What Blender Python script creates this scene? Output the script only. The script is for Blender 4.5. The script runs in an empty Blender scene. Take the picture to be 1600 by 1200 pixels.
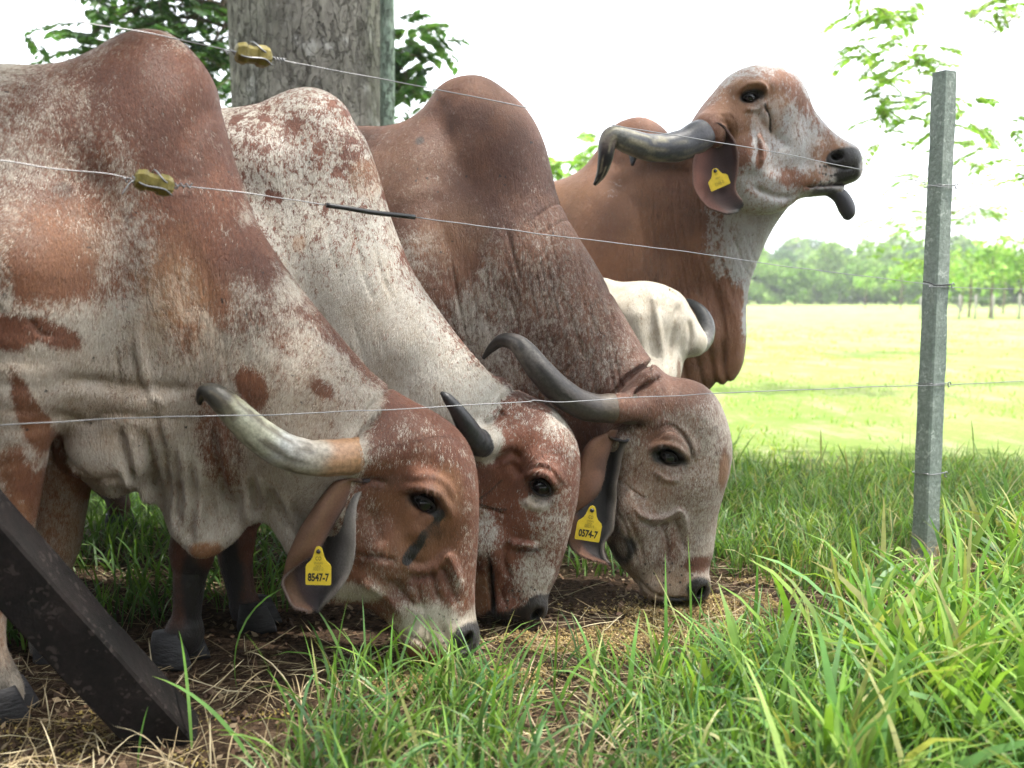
import bpy, math, random, os
import numpy as np
from mathutils import Vector

# ------------------------------------------------------------------ camera, sky, sun, exposure
SC = bpy.context.scene
COL = SC.collection
rad = math.radians
CAM_H, FPX, PITCH = 0.88, 1500.0, math.atan(135 / 1500)
cam = bpy.data.cameras.new('camera'); cam.lens = 33.75; cam.sensor_width = 36
cam.clip_start = 0.05; cam.clip_end = 2000
co = bpy.data.objects.new('camera', cam); COL.objects.link(co)
co.location = (0, 0, CAM_H); co.rotation_euler = (rad(90) - PITCH, 0, 0)
cam.dof.use_dof = True; cam.dof.focus_distance = 2.55; cam.dof.aperture_fstop = 3.1
SC.camera = co
SUN_EL, SUN_ROT = rad(72), rad(104)          # high tropical sun from the right
w = bpy.data.worlds.new("World"); SC.world = w; w.use_nodes = True
nt = w.node_tree; nt.nodes.clear()
wo = nt.nodes.new('ShaderNodeOutputWorld'); bg = nt.nodes.new('ShaderNodeBackground')
sky = nt.nodes.new('ShaderNodeTexSky'); sky.sky_type = 'NISHITA'; sky.sun_disc = False
sky.sun_elevation = SUN_EL; sky.sun_rotation = SUN_ROT; sky.air_density = 1.0; sky.dust_density = 6.0; sky.ozone_density = 1.0
mixn = nt.nodes.new('ShaderNodeMix'); mixn.data_type = 'RGBA'; mixn.inputs[0].default_value = 0.62
mixn.inputs[7].default_value = (20.5, 21.3, 22.2, 1)      # thin bright cloud cover
nt.links.new(sky.outputs[0], mixn.inputs[6]); nt.links.new(mixn.outputs[2], bg.inputs[0])
bg.inputs[1].default_value = 0.12
nt.links.new(bg.outputs[0], wo.inputs[0])
sl = bpy.data.lights.new('sun', 'SUN'); sl.energy = 4.0; sl.angle = rad(1.2); sl.color = (1, .95, .86)
so = bpy.data.objects.new('sun', sl); COL.objects.link(so)
sdir = Vector((math.sin(SUN_ROT) * math.cos(SUN_EL), math.cos(SUN_ROT) * math.cos(SUN_EL), math.sin(SUN_EL)))
so.rotation_euler = sdir.to_track_quat('Z', 'Y').to_euler(); so.location = (5, 5, 12)
SC.view_settings.view_transform = 'Standard'; SC.view_settings.look = 'None'
SC.view_settings.exposure = 0.97; SC.view_settings.gamma = 1
SC.render.engine = 'CYCLES'
SC.cycles.max_bounces = 8; SC.cycles.transparent_max_bounces = 16
SC.cycles.use_denoising = True

# ------------------------------------------------------------------ helpers
RNG = np.random.default_rng(7)
CP, SP = math.cos(PITCH), math.sin(PITCH)
def ray(px, py):
    """direction through photo pixel(s), scaled to 1 m along the optical axis"""
    cx = (np.asarray(px, float) - 800) / FPX; cy = -(np.asarray(py, float) - 600) / FPX
    return np.stack([cx, CP + cy * SP, -SP + cy * CP], -1)
def at_y(px, py, y):
    r = ray(px, py); t = y / r[..., 1]
    return r * t[..., None] + np.array([0, 0, CAM_H])
def at_z(px, py, z=0.0):
    r = ray(px, py); t = (z - CAM_H) / r[..., 2]
    return r * t[..., None] + np.array([0, 0, CAM_H])

class Frame:
    """a cow's vertical middle plane: F forward, L towards the near side"""
    def __init__(s, x, y, yaw):
        a = rad(yaw); s.O = np.array([x, y, 0.]); s.F = np.array([math.cos(a), math.sin(a), 0]); s.L = np.array([math.sin(a), -math.cos(a), 0])
    def loc(s, P):
        Q = P - s.O
        return Q @ s.F, Q[..., 2], Q @ s.L
    def px(s, x, y, l=0.0):
        r = ray(x, y); O = s.O + np.asarray(l, float)[..., None] * s.L
        t = ((O - np.array([0, 0, CAM_H])) @ s.L) / (r @ s.L)
        Q = r * t[..., None] + np.array([0, 0, CAM_H]) - s.O
        return Q @ s.F, Q[..., 2]
    def w(s, x, y, l=0.0):
        f, u = s.px(x, y, l)
        return s.O + np.multiply.outer(f, s.F) + np.multiply.outer(np.asarray(l, float) + 0 * f, s.L) + np.multiply.outer(u, np.array([0, 0, 1.]))

def catmull(P, n=6, closed=True):
    P = np.asarray(P, float)
    if closed: A = [np.roll(P, 1, 0), P, np.roll(P, -1, 0), np.roll(P, -2, 0)]
    else:
        E = np.vstack([2 * P[0] - P[1], P, 2 * P[-1] - P[-2]]); A = [E[:-3], E[1:-2], E[2:-1], E[3:]]
    t = np.linspace(0, 1, n, endpoint=False)[None, :, None]
    a, b, c, d = [q[:, None, :] for q in A]
    R = 0.5 * ((2 * b) + (c - a) * t + (2 * a - 5 * b + 4 * c - d) * t * t + (3 * b - a - 3 * c + d) * t ** 3)
    R = R.reshape(-1, P.shape[1])
    return R if closed else np.vstack([R, P[-1]])

def vnoise(P, seed=0):
    """smooth value noise in -1..1 at points (..., 3)"""
    P = np.asarray(P, float); i = np.floor(P).astype(np.int64); f = P - i; f = f * f * (3 - 2 * f)
    def h(a, b, c):
        n = (a * 374761393 + b * 668265263 + c * 2147483647 + seed * 1442695041) & 0xffffffff
        n = ((n ^ (n >> 13)) * 1274126177) & 0xffffffff
        return ((n ^ (n >> 16)) & 0xffff) / 32767.5 - 1
    r = 0
    for dx in (0, 1):
        for dy in (0, 1):
            for dz in (0, 1):
                wt = (f[..., 0] if dx else 1 - f[..., 0]) * (f[..., 1] if dy else 1 - f[..., 1]) * (f[..., 2] if dz else 1 - f[..., 2])
                r = r + wt * h(i[..., 0] + dx, i[..., 1] + dy, i[..., 2] + dz)
    return r

class Raster:
    def __init__(s, f0, f1, u0, u1, h):
        s.f0, s.u0, s.h = f0, u0, h
        s.F, s.U = np.meshgrid(np.arange(f0, f1 + h, h), np.arange(u0, u1 + h, h), indexing='ij')
        s.A = np.zeros(s.F.shape, np.float32)
    def get(s, f, u, A=None):
        A = s.A if A is None else A
        a = np.clip((f - s.f0) / s.h, 0, A.shape[0] - 1.001); b = np.clip((u - s.u0) / s.h, 0, A.shape[1] - 1.001)
        i = a.astype(np.int32); j = b.astype(np.int32); a = a - i; b = b - j
        return (A[i, j] * (1 - a) * (1 - b) + A[i + 1, j] * a * (1 - b) + A[i, j + 1] * (1 - a) * b + A[i + 1, j + 1] * a * b)

def seg_dist(F, U, P):
    """distance to an open polyline and the position along it"""
    best = np.full(F.shape, 1e9); tt = np.zeros(F.shape); n = len(P) - 1
    for k in range(n):
        a, b = P[k], P[k + 1]; d = b - a; L = max(d @ d, 1e-12)
        t = np.clip(((F - a[0]) * d[0] + (U - a[1]) * d[1]) / L, 0, 1)
        D = (F - a[0] - t * d[0]) ** 2 + (U - a[1] - t * d[1]) ** 2
        m = D < best; best[m] = D[m]; tt[m] = (k + t[m]) / n
    return np.sqrt(best), tt

def poly_sdf(F, U, P):
    """positive inside a closed polygon"""
    best = np.full(F.shape, 1e9); ins = np.zeros(F.shape, bool); Q = np.roll(P, -1, 0)
    for a, b in zip(P, Q):
        d = b - a; L = d @ d
        if L < 1e-10: continue
        t = np.clip(((F - a[0]) * d[0] + (U - a[1]) * d[1]) / L, 0, 1)
        best = np.minimum(best, (F - a[0] - t * d[0]) ** 2 + (U - a[1] - t * d[1]) ** 2)
        c = (a[1] > U) != (b[1] > U)
        if abs(d[1]) > 1e-9: ins ^= c & (F < d[0] * (U - a[1]) / d[1] + a[0])
    s = np.sqrt(best)
    return np.where(ins, s, -s)

def smin(a, b, k):
    h = np.maximum(k - np.abs(a - b), 0) / k
    return np.minimum(a, b) - h * h * k * 0.25

class Inflated:
    """a side outline given real thickness: W half thickness, R rounding, both varying over the outline"""
    def __init__(s, fr, pts, wctl, k=0.04, l0=0.0, fold=None, n=5, base=None):
        s.fr, s.k, s.l0, s.fold = fr, k, l0, fold
        P = np.asarray(pts, float); f, u = fr.px(P[:, 0], P[:, 1], l0)
        P = catmull(np.stack([f, u], -1), n)
        m = 0.12
        s.lo = P.min(0) - m; s.hi = P.max(0) + m
        s.r = Raster(s.lo[0], s.hi[0], s.lo[1], s.hi[1], 0.006)
        s.D = poly_sdf(s.r.F, s.r.U, P).astype(np.float32)
        num = 0; numR = 0; den = 0
        for x, y, W, R in wctl:
            cf, cu = fr.px(x, y, l0)
            g = 1.0 / (((s.r.F - cf) ** 2 + (s.r.U - cu) ** 2) ** 1.5 + 2e-4)
            num = num + g * W; numR = numR + g * R; den = den + g
        s.W = (num / den).astype(np.float32); s.R = (numR / den).astype(np.float32); s.Wmax = max(c[2] for c in wctl)
        s.off = None
        if fold is not None: s.off = fold(s.r, s.D).astype(np.float32)
    def bounds(s, P, m):
        f, u, l = s.fr.loc(P)
        return (f > s.lo[0] - m) & (f < s.hi[0] + m) & (u > s.lo[1] - m) & (u < s.hi[1] + m) & (np.abs(l - s.l0) < s.Wmax + 0.1 + m)
    def __call__(s, P):
        f, u, l = s.fr.loc(P)
        D = s.r.get(f, u, s.D); W = s.r.get(f, u, s.W); R = s.r.get(f, u, s.R)
        lo = l - s.l0
        if s.off is not None: lo = lo - s.r.get(f, u, s.off)
        # outside the raster: keep the distance growing
        ex = np.maximum(np.maximum(s.lo[0] - f, f - s.hi[0]), np.maximum(s.lo[1] - u, u - s.hi[1])).clip(0)
        X = np.maximum(R - D + ex, 0) / R; Y = np.abs(lo) / W
        e = np.sqrt(X * X + Y * Y) + 1e-6; g = np.sqrt((X / R) ** 2 + (Y / W) ** 2) / e + 1e-6
        return (e - 1) / g

class Chain:
    """tapering limb through points (px, py, l, r); sq flattens it sideways"""
    def __init__(s, fr, pts, k=0.03, sq=1.0, smooth=True):
        s.fr, s.k, s.sq = fr, k, sq
        Q = []
        for x, y, l, r in pts:
            f, u = fr.px(x, y, l); Q.append((f, u, l, r))
        Q = np.array(Q, float)
        s.Q = catmull(Q, 3, False) if smooth and len(Q) > 2 else Q
        s.lo = (s.Q[:, :3] - s.Q[:, 3:]).min(0); s.hi = (s.Q[:, :3] + s.Q[:, 3:]).max(0)
    def bounds(s, P, m):
        f, u, l = s.fr.loc(P)
        return (f > s.lo[0] - m) & (f < s.hi[0] + m) & (u > s.lo[1] - m) & (u < s.hi[1] + m) & (l > s.lo[2] - m) & (l < s.hi[2] + m)
    def __call__(s, P):
        f, u, l = s.fr.loc(P); best = None
        for a, b in zip(s.Q[:-1], s.Q[1:]):
            d = b[:3] - a[:3]; L = max(d @ d, 1e-12)
            t = np.clip(((f - a[0]) * d[0] + (u - a[1]) * d[1] + (l - a[2]) * d[2]) / L, 0, 1)
            q = np.sqrt((f - a[0] - t * d[0]) ** 2 + (u - a[1] - t * d[1]) ** 2 + ((l - a[2] - t * d[2]) / s.sq) ** 2) - (a[3] + t * (b[3] - a[3]))
            best = q if best is None else np.minimum(best, q)
        return best
class Blob:
    """ellipsoid at (px, py, l) with half sizes (f, u, l) turned by ang in the side plane; sub=True carves"""
    def __init__(s, fr, x, y, l, rf, ru, rl, ang=0, k=0.03, sub=False):
        s.fr, s.k, s.sub = fr, k, sub; f, u = fr.px(x, y, l); s.c = (f, u, l); s.r = (rf, ru, rl); s.a = rad(ang)
    def bounds(s, P, m):
        f, u, l = s.fr.loc(P); M = max(s.r) + m
        return (np.abs(f - s.c[0]) < M) & (np.abs(u - s.c[1]) < M) & (np.abs(l - s.c[2]) < M)
    def __call__(s, P):
        f, u, l = s.fr.loc(P); f = f - s.c[0]; u = u - s.c[1]; l = l - s.c[2]
        ca, sa = math.cos(s.a), math.sin(s.a); f, u = f * ca + u * sa, -f * sa + u * ca
        k0 = np.sqrt((f / s.r[0]) ** 2 + (u / s.r[1]) ** 2 + (l / s.r[2]) ** 2) + 1e-6
        k1 = np.sqrt((f / s.r[0] ** 2) ** 2 + (u / s.r[1] ** 2) ** 2 + (l / s.r[2] ** 2) ** 2) + 1e-6
        return k0 * (k0 - 1) / k1

class Relief:
    """raised and sunk strokes on the hide, in a frame's side plane; near/far sides alike"""
    def __init__(s, fr, x0, y0, x1, y1, l=0.1, h=0.003, lmin=-9, gain=1.7):
        s.fr = fr; s.lmin = lmin; s.gain = gain
        a = fr.px(x0, y1, l); b = fr.px(x1, y0, l)
        s.r = Raster(a[0], b[0], a[1], b[1], h); s.l = l; s.box = (a[0], b[0], a[1], b[1])
    def stroke(s, pts, wd, amp, l=None, taper=True):
        P = np.asarray(pts, float); f, u = s.fr.px(P[:, 0], P[:, 1], s.l if l is None else l)
        Q = np.stack([f, u], -1)
        if len(Q) > 2: Q = catmull(Q, 4, False)
        m = wd * 3; r = s.r
        i0, i1 = [int(np.clip((v - r.f0) / r.h, 0, r.A.shape[0])) for v in (Q[:, 0].min() - m, Q[:, 0].max() + m)]
        j0, j1 = [int(np.clip((v - r.u0) / r.h, 0, r.A.shape[1])) for v in (Q[:, 1].min() - m, Q[:, 1].max() + m)]
        if i1 <= i0 or j1 <= j0: return s
        D, t = seg_dist(r.F[i0:i1, j0:j1], r.U[i0:i1, j0:j1], Q)
        g = np.exp(-(D / wd) ** 2)
        if taper: g = g * np.clip(np.minimum(t, 1 - t) * 5 + .15, 0, 1)
        r.A[i0:i1, j0:j1] += (amp * s.gain * g).astype(np.float32)
        return s
    def add(s, F, P):
        f, u, l = s.fr.loc(P)
        m = (f > s.box[0]) & (f < s.box[1]) & (u > s.box[2]) & (u < s.box[3]) & (l > s.lmin) & (np.abs(l) < .5)
        return F - np.where(m, s.r.get(f, u), 0)

def field(P, prims, reliefs, fine=True, extra=None):
    """P (B, N, 3)"""
    F = np.full(P.shape[:2], 1.0, np.float32); C = P.mean(1) if P.shape[1] > 1 else P[:, 0]
    for p in prims:
        if p == 'relief': break
        b = p.bounds(C, 0.10)
        if not b.any(): continue
        if getattr(p, 'sub', False): F[b] = -smin(-F[b], p(P[b]), p.k)
        else: F[b] = smin(F[b], p(P[b]), p.k)
    if fine:
        for r in reliefs: F = r.add(F, P)
        if extra: F = extra(F, P)
    return F

def surface_nets(F, org, h):
    """quads around the zero crossing of a dense field"""
    S = F < 0
    nx, ny, nz = F.shape
    def c(A, i, j, k): return A[i:nx - 1 + i, j:ny - 1 + j, k:nz - 1 + k]
    cnt = np.zeros((nx - 1, ny - 1, nz - 1), np.uint8)
    for i in (0, 1):
        for j in (0, 1):
            for k in (0, 1): cnt += c(S, i, j, k)
    act = np.argwhere((cnt > 0) & (cnt < 8)); del cnt
    n = len(act); idx = np.full((nx - 1, ny - 1, nz - 1), -1, np.int32); idx[act[:, 0], act[:, 1], act[:, 2]] = np.arange(n)
    acc = np.zeros((n, 3)); m = np.zeros(n)
    cor = [(i, j, k) for i in (0, 1) for j in (0, 1) for k in (0, 1)]
    V = {q: F[act[:, 0] + q[0], act[:, 1] + q[1], act[:, 2] + q[2]] for q in cor}
    for q in cor:
        for ax in range(3):
            if q[ax]: continue
            q2 = list(q); q2[ax] = 1; q2 = tuple(q2)
            a, b = V[q], V[q2]; x = (a < 0) != (b < 0)
            t = np.where(x, a / np.where(x, a - b, 1), 0); p = np.zeros((n, 3)); p[:] = q; p[:, ax] = t
            acc[x] += p[x]; m += x
    pos = (act + acc / m[:, None]) * h + org
    quads = []
    for ax in range(3):
        sl0 = [slice(1, -1)] * 3; sl1 = [slice(1, -1)] * 3
        sl0[ax] = slice(0, -1); sl1[ax] = slice(1, None)
        A, B = S[tuple(sl0)], S[tuple(sl1)]
        E = np.argwhere(A != B)
        off = np.array([1, 1, 1]); off[ax] = 0; E = E + off
        inside_first = S[E[:, 0], E[:, 1], E[:, 2]]
        o1, o2 = (ax + 1) % 3, (ax + 2) % 3
        def g(d1, d2):
            e = E.copy(); e[:, o1] += d1; e[:, o2] += d2
            return idx[e[:, 0], e[:, 1], e[:, 2]]
        q = np.stack([g(-1, -1), g(0, -1), g(0, 0), g(-1, 0)], 1)
        q[~inside_first] = q[~inside_first][:, ::-1]
        quads.append(q)
    q = np.vstack(quads)
    return pos, q[(q >= 0).all(1)]

def voxel_mesh(prims, reliefs, lo, hi, h, extra=None, slack=0.075):
    B = 8; lo = np.asarray(lo, float); hi = np.asarray(hi, float)
    nb = np.ceil((hi - lo) / (h * B)).astype(int)
    F = np.full(nb * B, 1.0, np.float32)
    bi = np.stack(np.meshgrid(*[np.arange(n) for n in nb], indexing='ij'), -1).reshape(-1, 3)
    ctr = lo + (bi * B + (B - 1) / 2) * h
    Fc = field(ctr[:, None, :], prims, reliefs, False)[:, 0]
    neg = Fc < 0
    sel = np.abs(Fc) < (h * B * 0.87 + slack * 0.5)
    loc = np.stack(np.meshgrid(*[np.arange(B)] * 3, indexing='ij'), -1).reshape(-1, 3)
    for b in bi[neg & ~sel]: F[b[0] * B:b[0] * B + B, b[1] * B:b[1] * B + B, b[2] * B:b[2] * B + B] = -1
    bs = bi[sel]
    for s in range(0, len(bs), 1500):
        b = bs[s:s + 1500]
        ijk = b[:, None, :] * B + loc[None]
        v = field((lo + ijk * h).astype(np.float32).astype(float), prims, reliefs, True, extra)
        F[ijk[..., 0], ijk[..., 1], ijk[..., 2]] = v
    return surface_nets(F, lo, h)

def mesh_obj(name, V, Q, mats, parent=None, smooth=True, origin=None, midx=None, tris=None):
    """one mesh object from numpy arrays; world coordinates are stored relative to the parent's place"""
    me = bpy.data.meshes.new(name); V = np.asarray(V, float)
    if origin is None and parent is not None: origin = np.array(WLOC[parent.name])
    if origin is None: origin = np.zeros(3)
    o = bpy.data.objects.new(name, me); COL.objects.link(o)
    if parent is not None: o.parent = parent; WLOC[o.name] = tuple(origin)
    else: o.location = origin
    me.vertices.add(len(V)); me.vertices.foreach_set('co', (V - origin).astype(np.float32).ravel())
    Q = np.asarray(Q); k = Q.shape[1] if len(Q) else 4
    starts = np.arange(len(Q)) * k; flat = Q.ravel(); nf = len(Q)
    if tris is not None and len(tris):
        starts = np.concatenate([starts, len(flat) + np.arange(len(tris)) * 3]); flat = np.concatenate([flat, np.asarray(tris).ravel()]); nf += len(tris)
    me.loops.add(len(flat)); me.loops.foreach_set('vertex_index', flat.astype(np.int32))
    me.polygons.add(nf); me.polygons.foreach_set('loop_start', starts.astype(np.int32))
    me.polygons.foreach_set('use_smooth', np.full(nf, smooth))
    for m in (mats if isinstance(mats, (list, tuple)) else [mats]): me.materials.append(m)
    if midx is not None: me.polygons.foreach_set('material_index', np.asarray(midx, np.int32))
    me.update(calc_edges=True); me.validate()
    return o
WLOC = {}
def set_attr(o, name, C):
    a = o.data.attributes.new(name, 'FLOAT_COLOR', 'POINT'); C = np.asarray(C, np.float32)
    if C.shape[1] == 3: C = np.hstack([C, np.ones((len(C), 1), np.float32)])
    a.data.foreach_set('color', C.ravel())
def empty(name, loc):
    o = bpy.data.objects.new(name, None); COL.objects.link(o); o.location = loc; o.empty_display_size = .1
    WLOC[o.name] = tuple(loc); return o
def tag(o, label=None, cat=None, group=None, kind=None):
    for k, v in (('label', label), ('category', cat), ('group', group), ('kind', kind)):
        if v: o[k] = v
    return o

def tube(P, R, n=12, cap=True, flat=1.0, up=(0, 0, 1), rough=None):
    """swept tube through points with radii -> V, Q, T"""
    P = np.asarray(P, float); R = np.asarray(R, float); m = len(P)
    T = np.gradient(P, axis=0); T /= np.linalg.norm(T, axis=1)[:, None] + 1e-12
    N = np.cross(T[0], up); 
    if np.linalg.norm(N) < .1: N = np.cross(T[0], (1, 0, 0))
    N /= np.linalg.norm(N); V = []
    a = np.linspace(0, 2 * math.pi, n, endpoint=False)
    for i in range(m):
        N = N - T[i] * (N @ T[i]); N /= np.linalg.norm(N); Bn = np.cross(T[i], N)
        rr = R[i] * (1 if rough is None else rough(i / (m - 1), a))
        V.append(P[i] + (np.cos(a) * rr)[:, None] * N + (np.sin(a) * rr * flat)[:, None] * Bn)
    V = np.vstack(V); i = np.arange(m - 1)[:, None] * n; j = np.arange(n)[None]; j2 = (j + 1) % n
    Q = np.stack([i + j, i + j2, i + n + j2, i + n + j], -1).reshape(-1, 4)
    Tr = np.zeros((0, 3), int)
    if cap:
        V = np.vstack([V, P[0], P[-1]]); c0, c1 = len(V) - 2, len(V) - 1; j = np.arange(n)
        Tr = np.vstack([np.stack([np.full(n, c0), (j + 1) % n, j], 1), np.stack([np.full(n, c1), (m - 1) * n + j, (m - 1) * n + (j + 1) % n], 1)])
    return V, Q, Tr
class MB:
    """collects shapes into one mesh"""
    def __init__(s): s.V, s.Q, s.T, s.mq, s.mt, s.n = [], [], [], [], [], 0
    def add(s, V, Q, T=None, mi=0):
        s.V.append(V); s.Q.append(np.asarray(Q).reshape(-1, 4) + s.n); s.mq += [mi] * len(Q)
        if T is not None and len(T): s.T.append(np.asarray(T) + s.n); s.mt += [mi] * len(T)
        s.n += len(V); return s
    def build(s, name, mats, parent=None, smooth=True, origin=None):
        T = np.vstack(s.T) if s.T else None
        return mesh_obj(name, np.vstack(s.V), np.vstack(s.Q), mats, parent, smooth, origin, s.mq + s.mt, T)

# ------------------------------------------------------------------ node helpers
def newmat(name):
    m = bpy.data.materials.new(name); m.use_nodes = True; nt = m.node_tree; nt.nodes.clear()
    out = nt.nodes.new('ShaderNodeOutputMaterial'); b = nt.nodes.new('ShaderNodeBsdfPrincipled')
    nt.links.new(b.outputs[0], out.inputs[0]); return m, nt, b
class N:
    def __init__(s, nt): s.nt = nt
    def __call__(s, t, **kw):
        n = s.nt.nodes.new('ShaderNode' + t)
        for k, v in kw.items(): setattr(n, k, v)
        return n
    def L(s, a, b): s.nt.links.new(a, b)
    def put(s, sock, v):
        if isinstance(v, bpy.types.NodeSocket): s.L(v, sock)
        elif v is not None: sock.default_value = v if not (isinstance(v, (tuple, list)) and len(v) == 3 and sock.type == 'RGBA') else (*v, 1)
    def math(s, op, a, b=None, c=None, clamp=False):
        n = s('Math', operation=op, use_clamp=clamp); s.put(n.inputs[0], a); s.put(n.inputs[1], b); s.put(n.inputs[2], c); return n.outputs[0]
    def mix(s, f, a, b, mode='MIX'):
        n = s('Mix', data_type='RGBA', blend_type=mode); s.put(n.inputs[0], f); s.put(n.inputs[6], a); s.put(n.inputs[7], b); return n.outputs[2]
    def noise(s, vec, scale, detail=3, rough=.55, dist=0, out=0):
        n = s('TexNoise'); s.put(n.inputs['Vector'], vec); n.inputs['Scale'].default_value = scale; n.inputs['Detail'].default_value = detail
        n.inputs['Roughness'].default_value = rough; n.inputs['Distortion'].default_value = dist; return n.outputs[out]
    def mapping(s, vec, scale=(1, 1, 1), rot=(0, 0, 0), loc=(0, 0, 0)):
        n = s('Mapping'); s.put(n.inputs[0], vec); n.inputs['Scale'].default_value = scale; n.inputs['Rotation'].default_value = rot; n.inputs['Location'].default_value = loc; return n.outputs[0]
    def ramp(s, f, stops, interp='LINEAR'):
        n = s('ValToRGB'); s.put(n.inputs[0], f); cr = n.color_ramp; cr.interpolation = interp
        while len(cr.elements) < len(stops): cr.elements.new(.5)
        for e, (p, c) in zip(cr.elements, stops): e.position = p; e.color = (*c, 1) if len(c) == 3 else c
        return n.outputs[0]
    def smooth(s, x, a, b, lo=0., hi=1.):
        n = s('MapRange', interpolation_type='SMOOTHSTEP'); s.put(n.inputs[0], x); n.inputs[1].default_value = a; n.inputs[2].default_value = b; n.inputs[3].default_value = lo; n.inputs[4].default_value = hi; return n.outputs[0]
    def bump(s, h, strength, dist, normal=None):
        n = s('Bump'); n.inputs['Strength'].default_value = strength; n.inputs['Distance'].default_value = dist; s.put(n.inputs['Height'], h)
        if normal is not None: s.L(normal, n.inputs['Normal'])
        return n.outputs[0]
def simple(name, col, rough=.6, spec=.4, nscale=40, var=.25, bump=.2, bdist=.002, metal=0, stretch=(1, 1, 1)):
    m, nt, b = newmat(name); n = N(nt); tc = n('TexCoord').outputs['Object']; v = n.mapping(tc, stretch)
    f = n.noise(v, nscale, 5, .6)
    c = n.mix(f, tuple(x * (1 - var) for x in col), tuple(min(1, x * (1 + var)) for x in col))
    n.L(c, b.inputs['Base Color']); b.inputs['Roughness'].default_value = rough; b.inputs['Specular IOR Level'].default_value = spec; b.inputs['Metallic'].default_value = metal
    if bump: n.L(n.bump(f, bump, bdist), b.inputs['Normal'])
    return m
# ------------------------------------------------------------------ hide, horn, hoof, eye materials
HUES = {}
M_HAIR = None
def coat_mat(name, red=(.19, .068, .037), red2=(.125, .044, .028), white=(.44, .40, .355), tan=(.36, .20, .10), dark=(.014, .012, .012),
             fleck=85, famp=1.2, hamp=.9, white2=None, crisp=.34):
    white = tuple(c_ * .97 for c_ in white); red = tuple(c_ * k_ for c_, k_ in zip(red, (.84, .86, .78))); red2 = tuple(c_ * k_ for c_, k_ in zip(red2, (.78, .80, .74)))
    HUES[name] = (np.array(red), np.array(red2), np.array(white), np.array(tan))
    m, nt, b = newmat(name); n = N(nt)
    oc = n('TexCoord').outputs['Object']; at = n('Attribute', attribute_name='coat')
    sep = n('SeparateColor'); n.L(at.outputs['Color'], sep.inputs[0]); R, G, B = sep.outputs; A = at.outputs['Alpha']
    fin = n('Attribute', attribute_name='fine').outputs['Fac']
    v1 = n.mapping(oc, (1, 1, .6))
    f1 = n.noise(v1, fleck, 6, .72, .4); f0 = n.noise(v1, fleck * .3, 4, .6, .5)
    f2 = n.noise(n.mapping(oc, (1, 1, .35)), 360, 3, .75); f3 = n.noise(n.mapping(oc, (1, 1, .5), (.5, .3, 0)), 170, 4, .75)
    am = n.mix(fin, (1, 1, 1), (.42, .42, .42))
    fl_ = n.noise(oc, 7, 4, .6)
    x = n.math('ADD', R, n.math('MULTIPLY', n.math('SUBTRACT', fl_, .5), .35)); x = n.math('ADD', x, n.math('MULTIPLY', n.math('MULTIPLY', n.math('SUBTRACT', f1, .5), famp * 1.9), am))
    x = n.math('ADD', x, n.math('MULTIPLY', n.math('SUBTRACT', f0, .5), n.math('MULTIPLY', am, .55)))
    x = n.math('ADD', x, n.math('MULTIPLY', n.math('SUBTRACT', f2, .5), hamp * 1.1)); x = n.math('ADD', x, n.math('MULTIPLY', n.math('SUBTRACT', f3, .5), hamp * .9))
    w_ = n.smooth(x, .5 - crisp, .5 + crisp)
    lo = n.smooth(R, .0, .16); hi = n.smooth(R, .84, 1.0, 0, .9)
    w_ = n.math('MULTIPLY', w_, lo); w_ = n.math('MAXIMUM', w_, hi)
    big = n.noise(oc, 4.5, 5, .6); mid = n.noise(oc, 19, 5, .65); m2 = n.noise(n.mapping(oc, (1, 1, .5)), 9, 5, .7, 1.)
    rc = n.mix(n.smooth(big, .38, .62), red, red2)
    rc = n.mix(n.math('MULTIPLY', n.smooth(m2, .5, .75), .5), rc, tuple(c * .55 for c in red2))
    rc = n.mix(n.math('MULTIPLY', n.smooth(f3, .5, .8), .35), rc, tuple(min(1, c * 1.8 + .02) for c in red)); rc = n.mix(n.math('MULTIPLY', n.smooth(f2, .5, .25), .35), rc, tuple(c * .5 for c in red2))
    wc = n.mix(n.smooth(mid, .35, .7), white, white2 or tuple(c * k for c, k in zip(white, (.78, .74, .68))))
    wc = n.mix(n.math('MULTIPLY', n.smooth(m2, .45, .75), .5), wc, tuple(c * k for c, k in zip(white, (.66, .58, .48))))
    wc = n.mix(n.math('MULTIPLY', n.smooth(f2, .48, .75), .5), wc, tuple(c * .5 for c in white))
    c = n.mix(w_, wc, rc)
    c = n.mix(n.math('MULTIPLY', B, n.smooth(mid, .25, .6, .5, 1)), c, n.mix(.45, tan, c))
    cn = n.noise(n.mapping(oc, (5, 5, .8)), 5.5, 3, .55, .6); crs = n.math('SUBTRACT', 1, n.smooth(n.math('ABSOLUTE', n.math('SUBTRACT', cn, .5)), .0, .022))
    cn2 = n.noise(n.mapping(oc, (5, 5, 1.2), (0, .5, 0)), 12, 2, .5, .5); crs = n.math('MAXIMUM', crs, n.math('MULTIPLY', .7, n.math('SUBTRACT', 1, n.smooth(n.math('ABSOLUTE', n.math('SUBTRACT', cn2, .5)), .0, .03))))
    crs = n.math('MULTIPLY', crs, n.math('MULTIPLY', A, n.smooth(n.noise(oc, 14, 2, .5), .38, .55)))
    c = n.mix(n.math('MULTIPLY', crs, .38), c, (.07, .046, .034))                # grime and painted shade in the creases of the skin
    dirt = n.smooth(n.noise(oc, 95, 2, .5), .68, .75)                    # small specks of mud
    c = n.mix(n.math('MULTIPLY', dirt, .55), c, (.07, .042, .028))
    c = n.mix(n.smooth(n.math('ADD', G, n.math('MULTIPLY', n.math('SUBTRACT', f2, .5), .6)), .18, .8), c, dark)
    n.L(c, b.inputs['Base Color'])
    n.L(n.smooth(G, .3, 1, .58, .36), b.inputs['Roughness']); b.inputs['Specular IOR Level'].default_value = .38
    b.inputs['Sheen Weight'].default_value = .10; b.inputs['Sheen Roughness'].default_value = .4
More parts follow.
